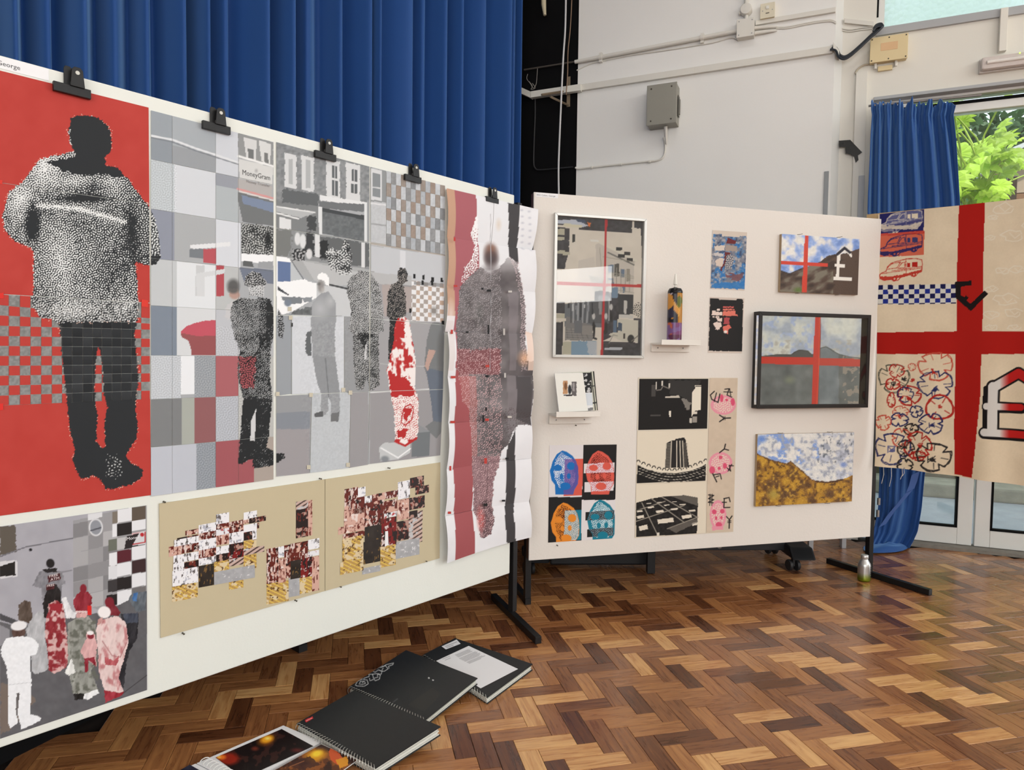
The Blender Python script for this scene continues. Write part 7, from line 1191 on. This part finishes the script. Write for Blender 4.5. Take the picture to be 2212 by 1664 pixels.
o = MB().tube([W1.at(1174, -30, .05), W1.at(1174.5, 10, .05), W1.at(1177, 33, .05)], [.02, .020, .012], 10).build('pull_handle', mat('ivory', (206, 196, 166), .5), None, True); tag(o, 'ivory cord pull hanging at the top of the black wall', 'cord pull')
# corner guards, tape, cream box, casing, cables, light at the window wall
o = slab_obj('corner_guard', W1, *(lambda a, b: (a, b))(uw(W1, 1779.5, 420), uw(W1, 1789, 420)), 1.2, float(W1.uv(1784, 371)[1]), .001, .012, mat('grey_guard', (142, 146, 148), .4), None, .002); tag(o, 'grey plastic guard strip on the right edge of the white wall', 'strip')
o = slab_obj('corner_guard', WP, uw(WP, 1853, 420), uw(WP, 1866, 420), 1.2, float(WP.uv(1860, 382)[1]), .026, .036, mat('pale_guard', (176, 178, 180), .4), None, .002); tag(o, 'pale grey guard strip beside the blue door curtain', 'strip')
o = slab_obj('vertical_casing', WP, uw(WP, 1844, 300), uw(WP, 1869, 300), .0, float(WP.uv(1850, 159)[1]), .001, .025, WALL2, None, .003); tag(o, 'white boxed casing running down the narrow wall beside the curtain', 'casing')
tp = [tuple(WP.uv(*q, .03)) for q in zS((115, 1100), (205, 1093), (240, 1130), (298, 1190), (265, 1215), (270, 1250), (248, 1272), (235, 1225), (205, 1205), (168, 1200), (165, 1150), (118, 1152))]
o = MB().prism(WP, tp, .027, .0295).build('black_tape', mat('gloss_black_tape', (24, 26, 26), .25, var=.3, scale=60)); tag(o, 'torn piece of black tape hanging on the narrow white wall', 'tape')
cbx = thing('cream_junction_box', 'cream plastic junction box above the blue door curtain', 'junction box', WP.at(1920, 137)); r = box_on(WP, 1880.5, 78, 1960, 130, .05); slab_obj('box', WP, *r, .001, .044, CREAMP, cbx, .003); cl_ = slab_obj('lid', WP, r[0] - .003, r[1] + .003, r[2] - .003, r[3] + .003, .0445, .053, CREAMP, cbx, .003)
w_, h_ = r[1] - r[0], r[3] - r[2]; slab_obj('label', WP, r[0] + w_ * .28, r[0] + w_ * .74, r[2] + h_ * .42, r[2] + h_ * .74, .0532, .0545, mat('aged_label', (222, 184, 140), .6), cl_)
for a in (.04, .5, .96):
    for b_ in (.06, .94): MB().lathe([(.0045, 0), (.0045, .002), (.001, .003)], WP.pt(r[0] + w_ * a, r[2] + h_ * b_, .053), 8, WP.n).build('screw', mat('dark_screw', (70, 66, 60), .5, .4), cl_)
for a in (.16, .72): MB().tube([WP.pt(r[0] + w_ * a, r[2], .02), WP.pt(r[0] + w_ * a, r[2] - .035, .02)], .009, 8).build('gland', PVC, cbx)
o = slab_obj('small_conduit_box', WP, *box_on(WP, 1896, 144, 1927, 154), .001, .02, CREAMP, None, .002); tag(o, 'small cream conduit box just below the cream junction box', 'junction box')
cable([(1893, 134), (1894, 140), (1882, 139), (1868, 140), (1857, 146), (1850, 154), (1848, 160)], WP, .006, 'clipped_cable', 'beige cable looping from the cream junction box into the casing', mat('beige_cable', (196, 186, 166), .5)); cable([(1938, 131), (1937, 140), (1932, 146), (1927, 150)], WP, .005, 'clipped_cable', 'short white cable under the cream junction box', PVC); cable([(1909, 76), (1916, 70), (1925, 67), (1931, 72), (1938, 68), (1948, 65)], WP, .005, 'clipped_cable', 'grey cable loop above the cream junction box', mat('grey_cable', (150, 150, 150), .5))
BC = mat('black_cable_sheath', (40, 46, 54), .4)
for k, (dx, dy) in enumerate(((0, 0), (2, 3), (-1, 6))):
    cable([(1794 + dx, 101 + dy), (1806 + dx, 103 + dy), (1813 + dx, 117 + dy), (1824 + dx, 122 + dy), (1838 + dx, 115 + dy), (1860 + dx, 96 + dy), (1880 + dx, 77 + dy), (1896 + dx, 63 + dy), (1905 + dx, 54 + dy), (1902 + dx, 51 + dy), (1893 + dx, 54 + dy), (1887 + dx, 62 + dy)], WP, .0075, 'black_cable', ('top', 'middle', 'bottom')[k] + ' cable of the thick black bundle draped to the upper window corner', BC, .07 + .012 * k, 'black cable bundle')
vt = slab_obj('vertical_trunking', WP, uw(WP, 2156.5, 70), uw(WP, 2173, 70), float(WP.uv(2163, 115)[1]), float(WP.uv(2163, 23)[1]), .001, .04, WALL2, None, .003); tag(vt, 'short vertical trunking between the upper window and the light fitting', 'trunking')
em = thing('emergency_light', 'clear plastic emergency light fitting over the glazed doors', 'light fitting', WP.at(2160, 160)); u0, u1 = uw(WP, 2114, 145), uw(WP, 2114, 145) + .42; v1 = float(WP.uv(2114, 132)[1]); v0 = float(WP.uv(2114, 162)[1])
slab_obj('back_tray', WP, u0, u1, v0, v1, .001, .03, mat('light_tray', (206, 200, 194), .4), em, .003); slab_obj('diffuser', WP, u0 + .004, u1 - .004, v0 + .006, v1 - .006, .0305, .075, mat('clear_diffuser', (206, 196, 190), .25, var=.1, scale=20), em, .012)
MB().tube([WP.pt(u0 + .03, (v0 + v1) / 2, .078), WP.pt(u1 - .03, (v0 + v1) / 2, .078)], .011, 10).build('tube', mat('light_tube', (232, 228, 222), .2), em)
ml = bpy.data.materials.new('green_indicator'); ml.use_nodes = True; bb = ml.node_tree.nodes['Principled BSDF']; bb.inputs['Base Color'].default_value = (.5, 1, .1, 1); bb.inputs['Emission Color'].default_value = (.5, 1, .1, 1); bb.inputs['Emission Strength'].default_value = 2
MB().lathe([(.004, 0), (.004, .003), (.001, .004)], WP.pt(u0 + .20, v1 - .012, .076), 8, WP.n).build('indicator', ml, em)

# ================================================================== black trolley and bench behind the cream board
tb = thing('equipment_trolley', 'black wheeled equipment trolley standing behind the cream board', 'trolley', (.9, 4.12, 0)); BT = mat('black_trolley', (20, 21, 24), .45, var=.2, scale=20); RUB = mat('caster_rubber', (40, 40, 42), .5)
fx = [.16, 1.70]
MB().box((.10, 4.09, .16), (1.62, .07, 0), (0, .06, 0), (0, 0, 1.35)).build('body', BT, tb, bevel=.01); MB().box((.24, 3.99, .02), (.58, .02, 0), (0, .09, 0), (0, 0, .14)).build('lower_box', BT, tb, bevel=.01); MB().box((.12, 4.03, .095), (1.56, .07, 0), (0, .05, 0), (0, 0, .045)).build('beam', mat('grey_beam', (52, 54, 58), .4, .4), tb, bevel=.004)
MB().box((.80, 3.90, .004), (.045, 0, 0), (0, .05, 0), (0, 0, .30)).build('drop_leg', BT, tb, bevel=.004)
MB().lathe([(.012, 0), (.012, .006), (.004, .008)], (1.27, 4.078, .118), 10, (0, -1, 0)).build('bolt', STEEL, tb)
for x, y in ((.16, 3.98), (1.74, 4.10)):
    MB().prism(Plane((x, y - .14, 0), (0, 1, 0), EZ, (1, 0, 0)), [(0, .075), (.06, .135), (.36, .15), (.42, .075)], -.07, .07).build('foot_base', BT, tb, bevel=.012)
    for dy in (-.09, .25):
        for dx in (-.022, .022):
            c_ = MB().lathe([(.012, -.009), (.030, -.009), (.033, -.005), (.033, .005), (.030, .009), (.012, .009)], (x + dx - .05, y + dy, .034), 18, (1, .2, 0)).build('caster_wheel', RUB, tb, True)
        MB().box((x - .055, y + dy - .012, .03), (.012, 0, 0), (0, .03, 0), (0, 0, .055)).build('caster_fork', BT, tb)
bn = thing('low_bench', 'pale metal-legged bench half hidden behind the cream board', 'bench', (2.1, 4.5, 0)); LG = mat('pale_metal_leg', (176, 178, 182), .35, .3)
ga, gb_ = ground(1750, 1191), ground(1821, 1183)
for q in (ga, gb_, ga + E2 * .10, gb_ + E2 * .06): MB().box(q - (.014, .014, 0), (.028, 0, 0), (0, .028, 0), (0, 0, .40)).build('leg', LG, bn)
MB().box(ga - (.03, .03, -.40), gb_ - ga + (.06, .03, 0), E2 * .18, EZ * .03).build('seat', LG, bn)

# ================================================================== bottle and books on the floor
bo = ground(1866, 1255); bt = thing('metal_bottle', 'small silver bottle with a green base beside the black board foot', 'bottle', bo)
def paint_bottle(p, V):
    h = V[:, 2]; t = np.clip((.052 - h) / .035, 0, 1)[:, None]; p.c = np.array((196, 196, 194)) * (1 - t) + np.array((132, 150, 40)) * t
mbot = print_mat('brushed_bottle', .32); mbot.node_tree.nodes['Principled BSDF'].inputs['Metallic'].default_value = .75
lathe_paint('body', [(.028, .001), (.0335, .006)] + [(.0345, z) for z in np.linspace(.012, .085, 14)] + [(.0335, .095), (.030, .105), (.024, .115), (.0195, .123), (.0185, .130)], bo, paint_bottle, mbot, bt, 32)
MB().lathe([(.019, .130), (.020, .132), (.020, .148), (.018, .151), (.004, .152)], bo, 28).build('cap', mat('silver_cap', (206, 206, 204), .35, .7), bt, True)
for i in range(5): MB().box(bo + np.array([.021, -.0285, .030 + i * .013]), (.004, .002, 0), (0, -.0012, 0), (0, 0, .009 if i % 2 else .006)).build('printed_mark', mat('dark_mark', (50, 50, 50), .5), bt)
COVER = mat('black_card_cover', (36, 38, 40), .55, var=.08, scale=20); PAGES = mat('page_edges', (214, 214, 206), .8, var=.12, scale=250)
def book(lab, C, zt, zb, paint=None, ring=None, m=None):
    """C: cover corners in pixels (left, top, right, bottom); zt: cover heights; zb: heights of the back"""
    F_ = [ground(*c, z) for c, z in zip(C, zt)]; B_ = [f * [1, 1, 0] + EZ * z for f, z in zip(F_, zb)]; t = thing('sketchbook', lab, 'book', sum(B_) / 4)
    lerp = lambda P, k: [p + (sum(P) / 4 - p) * k for p in P]; dz = EZ * .0022
    def layer(top, bot, name, m): return MB().add([*top, *bot], [(0, 1, 2, 3), (4, 7, 6, 5), (0, 4, 5, 1), (1, 5, 6, 2), (2, 6, 7, 3), (3, 7, 4, 0)]).build(name, m, t)
    layer(F_, [f - dz for f in F_], 'cover', m or COVER); layer([b + dz for b in B_], B_, 'back_cover', COVER)
    T_ = lerp([f - dz * 1.05 for f in F_], .022); L_ = lerp([b + dz * 1.05 for b in B_], .022); n = 7
    for i in range(n):
        a, b = i / n, (i + .86) / n; k = .012 * ((i * 5) % 3); layer(lerp([l * (1 - b) + u * b for l, u in zip(L_, T_)], k), lerp([l * (1 - a) + u * a for l, u in zip(L_, T_)], k), 'page_block', PAGES)
    if ring:
        a, b, cnt = ring; pa, pb = F_[a], F_[b]; qa, qb = B_[a], B_[b]; cen = sum(F_) / 4
        for i in range(cnt):
            k = (i + .5) / cnt; p_, q_ = pa * (1 - k) + pb * k, qa * (1 - k) + qb * k; mid = (p_ + q_) / 2; inn = cen - mid; inn[2] = 0; inn /= np.linalg.norm(inn); rad = (p_ - q_)[2] / 2 + .004
            pts = [mid + inn * (.008 - .012 * math.cos(w)) + EZ * rad * math.sin(w) for w in np.linspace(-2.2, 2.2, 11)]
            pts = [mid + inn * .006 - inn * .013 * math.cos(w) + EZ * rad * math.sin(w) for w in np.linspace(-1.9, 1.9, 11)]
            MB().tube(pts, .0012, 5).build('wire_ring', mat('ring_wire', (196, 196, 190), .3, .8), t, True)
    if paint: patch('cover_face', [F_[0], F_[1], F_[2], F_[3]], paint, 1.5, t, print_mat('cover_print', .5), .0008)
    return t, F_
zx = lambda *p: zX(*p)
def pc1(p): p.fill((36, 38, 40)); p.grain(2, 6, 2)
bk1, F1 = book('black sketchbook with a typed white sheet on its cover, farthest of the three', zx((1490, 152), (1680, 52), (2133, 203), (1868, 398)), (.026, .026, .026, .026), (.001, .001, .001, .001), pc1, (0, 3, 26))
A4 = [ground(*c, .0272) for c in zx((1570, 185), (1760, 97), (2048, 232), (1830, 345))]
def pa4(p):
    p.fill((232, 233, 236)); z = zX; r = random.Random(4); o = np.array(z((1608, 172))[0]); du = np.array(z((1760, 108))[0]) - o; dv = np.array(z((1845, 150))[0]) - np.array(z((1760, 108))[0])
    rows_ = [(0.02, 0, .26), (.18, 0, .2), (.12, .42, .92), (.2, .42, .95), (.28, .40, .9), (.36, .40, .93), (.50, .36, .98), (.58, .36, 1.), (.66, .36, .96), (.74, .36, 1.), (.82, .36, .98), (.90, .36, .9), (1.02, .36, .94), (1.10, .36, 1.0), (1.18, .36, .8)]
    for v, a, b in rows_: p.line([tuple(o + du * a + dv * v), tuple(o + du * b + dv * v)], .9, (150, 150, 154), .8)
patch('typed_sheet', A4, pa4, 1.2, bk1, PAPER, .0006)
patch('title_label', [ground(*c, .0275) for c in zx((1602, 100), (1690, 60), (1713, 85), (1627, 118))], lambda p: (p.fill((230, 231, 234)), p.line(zX((1625, 100), (1690, 73)), .8, (140, 140, 146)), p.line(zX((1632, 107), (1670, 92)), .8, (140, 140, 146))), 1.2, bk1, PAPER, .0006)
def pc2(p):
    p.fill((36, 38, 40)); p.grain(2, 6, 2); z = zX; w = (206, 208, 208)
    for pts in (((1100, 325), (1112, 302), (1140, 290), (1168, 296), (1175, 318), (1150, 332), (1110, 330), (1100, 325)), ((1122, 318), (1130, 303), (1152, 302), (1158, 316), (1135, 322), (1122, 318)), ((1150, 285), (1180, 275), (1178, 262), (1200, 262), (1205, 285), (1230, 280), (1228, 262), (1245, 266), (1240, 290), (1215, 300), (1210, 290), (1185, 300), (1182, 285)), ((1165, 262), (1195, 240), (1215, 250), (1235, 236), (1255, 245), (1250, 262), (1225, 258), (1200, 262)), ((1205, 232), (1225, 215), (1250, 222), (1275, 212), (1290, 230), (1268, 245), (1240, 240)), ((1240, 212), (1262, 216), (1280, 206), (1322, 196), (1318, 206), (1292, 216), (1296, 226)), ((1225, 228), (1240, 220)), ((1255, 236), (1262, 226)), ((1140, 312), (1146, 306))): p.line(z(*pts), 1.1, w)
    for q in ((1528, 284), (1552, 296)): p.blob(*z(q)[0], 2.2, 1.8, (214, 214, 214), 1, .3)
    p.poly(z((1405, 440), (1545, 340), (1597, 372), (1580, 400), (1500, 480)), (46, 46, 44), .8); p.line(z((1320, 425), (1345, 405)), 2, (80, 82, 84))
book('black sketchbook with white graffiti lettering down its edge, middle of the three', zx((1060, 338), (1395, 122), (1812, 285), (1505, 530)), (.026, .046, .052, .032), (.003, .022, .028, .009), pc2, (0, 3, 30))
def pc3(p):
    p.fill((35, 37, 39)); p.grain(2, 6, 2); p.poly(zX((805, 528), (850, 508), (855, 520), (812, 543)), (206, 44, 50)); p.line(zX((815, 533), (846, 517)), 1, (240, 200, 200))
book('black spiral sketchbook with a small red tab, nearest of the three', zx((757, 550), (1095, 355), (1597, 567), (1218, 810)), (.028, .060, .064, .032), (.001, .030, .034, .004), pc3, (0, 3, 30))
# open photo book and loose glossy print
ob = thing('photo_book', 'open white-bordered photo book with dark glowing pictures on the floor', 'book', ground(480, 1655)); zz_ = .012
pgR = [ground(*c, zz_) for c in zx((175, 780), (680, 560), (905, 655), (430, 905))]; pgL = [ground(*c, zz_) for c in zx((-160, 925), (168, 783), (420, 912), (90, 1080))]
for P_, nm in ((pgR, 'right_page'), (pgL, 'left_page')): hexa(P_, EZ * .010).build(nm, WHITEPAPER, ob)
def paint_glow(p):
    z = zX; p.fill((26, 16, 16)); n = fbm(p.x, p.y, 18, 3); p.put(n > .58, (54, 30, 26)); p.blob(*z((582, 645))[0], 26, 15, (150, 84, 20), 1, .7, -.3); p.blob(*z((585, 640))[0], 18, 10, (240, 170, 40), 1, .5, -.3); p.blob(*z((588, 636))[0], 9, 5, (255, 226, 110), 1, .8); p.blob(*z((360, 755))[0], 30, 17, (150, 40, 24), 1, .5); p.blob(*z((318, 745))[0], 14, 8, (236, 120, 40), 1, .6); p.blob(*z((305, 745))[0], 7, 4, (250, 200, 90), 1, .8); p.blob(*z((515, 695))[0], 12, 7, (120, 50, 34), .9, .8); p.blob(*z((760, 705))[0], 20, 7, (104, 40, 36), .8, .8)
patch('photograph', [ground(*c, zz_ + .0004) for c in zx((285, 748), (670, 582), (855, 682), (450, 868))], paint_glow, 1.2, ob, GLOSSP)
patch('photograph', [ground(*c, zz_ + .0004) for c in zx((-80, 910), (135, 790), (330, 900), (110, 1030))], lambda p: (p.fill((40, 40, 56)), p.grain(20, 20, 4)), 2, ob, GLOSSP)
for i in range(8):
    k = i / 8.; c = ground(*zx((222 + k * 160, 768 + k * 84))[0], zz_); d = ground(*zx((205, 790))[0]) - ground(*zx((250, 772))[0]); d /= np.linalg.norm(d)
    MB().tube([c + d * .014 * math.cos(w) + EZ * (.001 + .009 * math.sin(w)) for w in np.linspace(0, math.pi, 8)], .0014, 5).build('wire_ring', mat('white_ring', (214, 214, 210), .4), ob, True)
def paint_glow2(p):
    z = zX; p.fill((96, 52, 26)); n = fbm(p.x, p.y, 14, 5); p.put(n > .55, (140, 80, 34)); p.put(n < .4, (54, 26, 18)); p.blob(*z((870, 735))[0], 30, 17, (214, 150, 30), 1, .5, -.3); p.blob(*z((875, 725))[0], 16, 9, (252, 216, 60), 1, .6, -.3); p.poly(z((955, 690), (1000, 720), (1040, 760), (1010, 800), (960, 770), (945, 720)), (206, 88, 44), rag=2); p.poly(z((985, 760), (1050, 740), (1060, 790), (1010, 812)), (222, 150, 40), rag=1); p.poly(z((690, 790), (830, 740), (900, 790), (780, 820)), (66, 34, 28), .8, rag=2); p.line(z((720, 800), (800, 768)), 1.5, (150, 96, 60))
lp = [ground(*c, .019) for c in zx((560, 858), (902, 668), (1115, 762), (800, 990))]; gp = thing('glossy_print', 'loose glossy print of golden lights overlapping the photo book', 'print', ground(620, 1660)); hexa(lp, EZ * .0012).build('paper', WHITEPAPER, gp); patch('picture', [a + (sum(lp) / 4 - a) * .02 for a in lp], paint_glow2, 1.2, gp, GLOSSP)
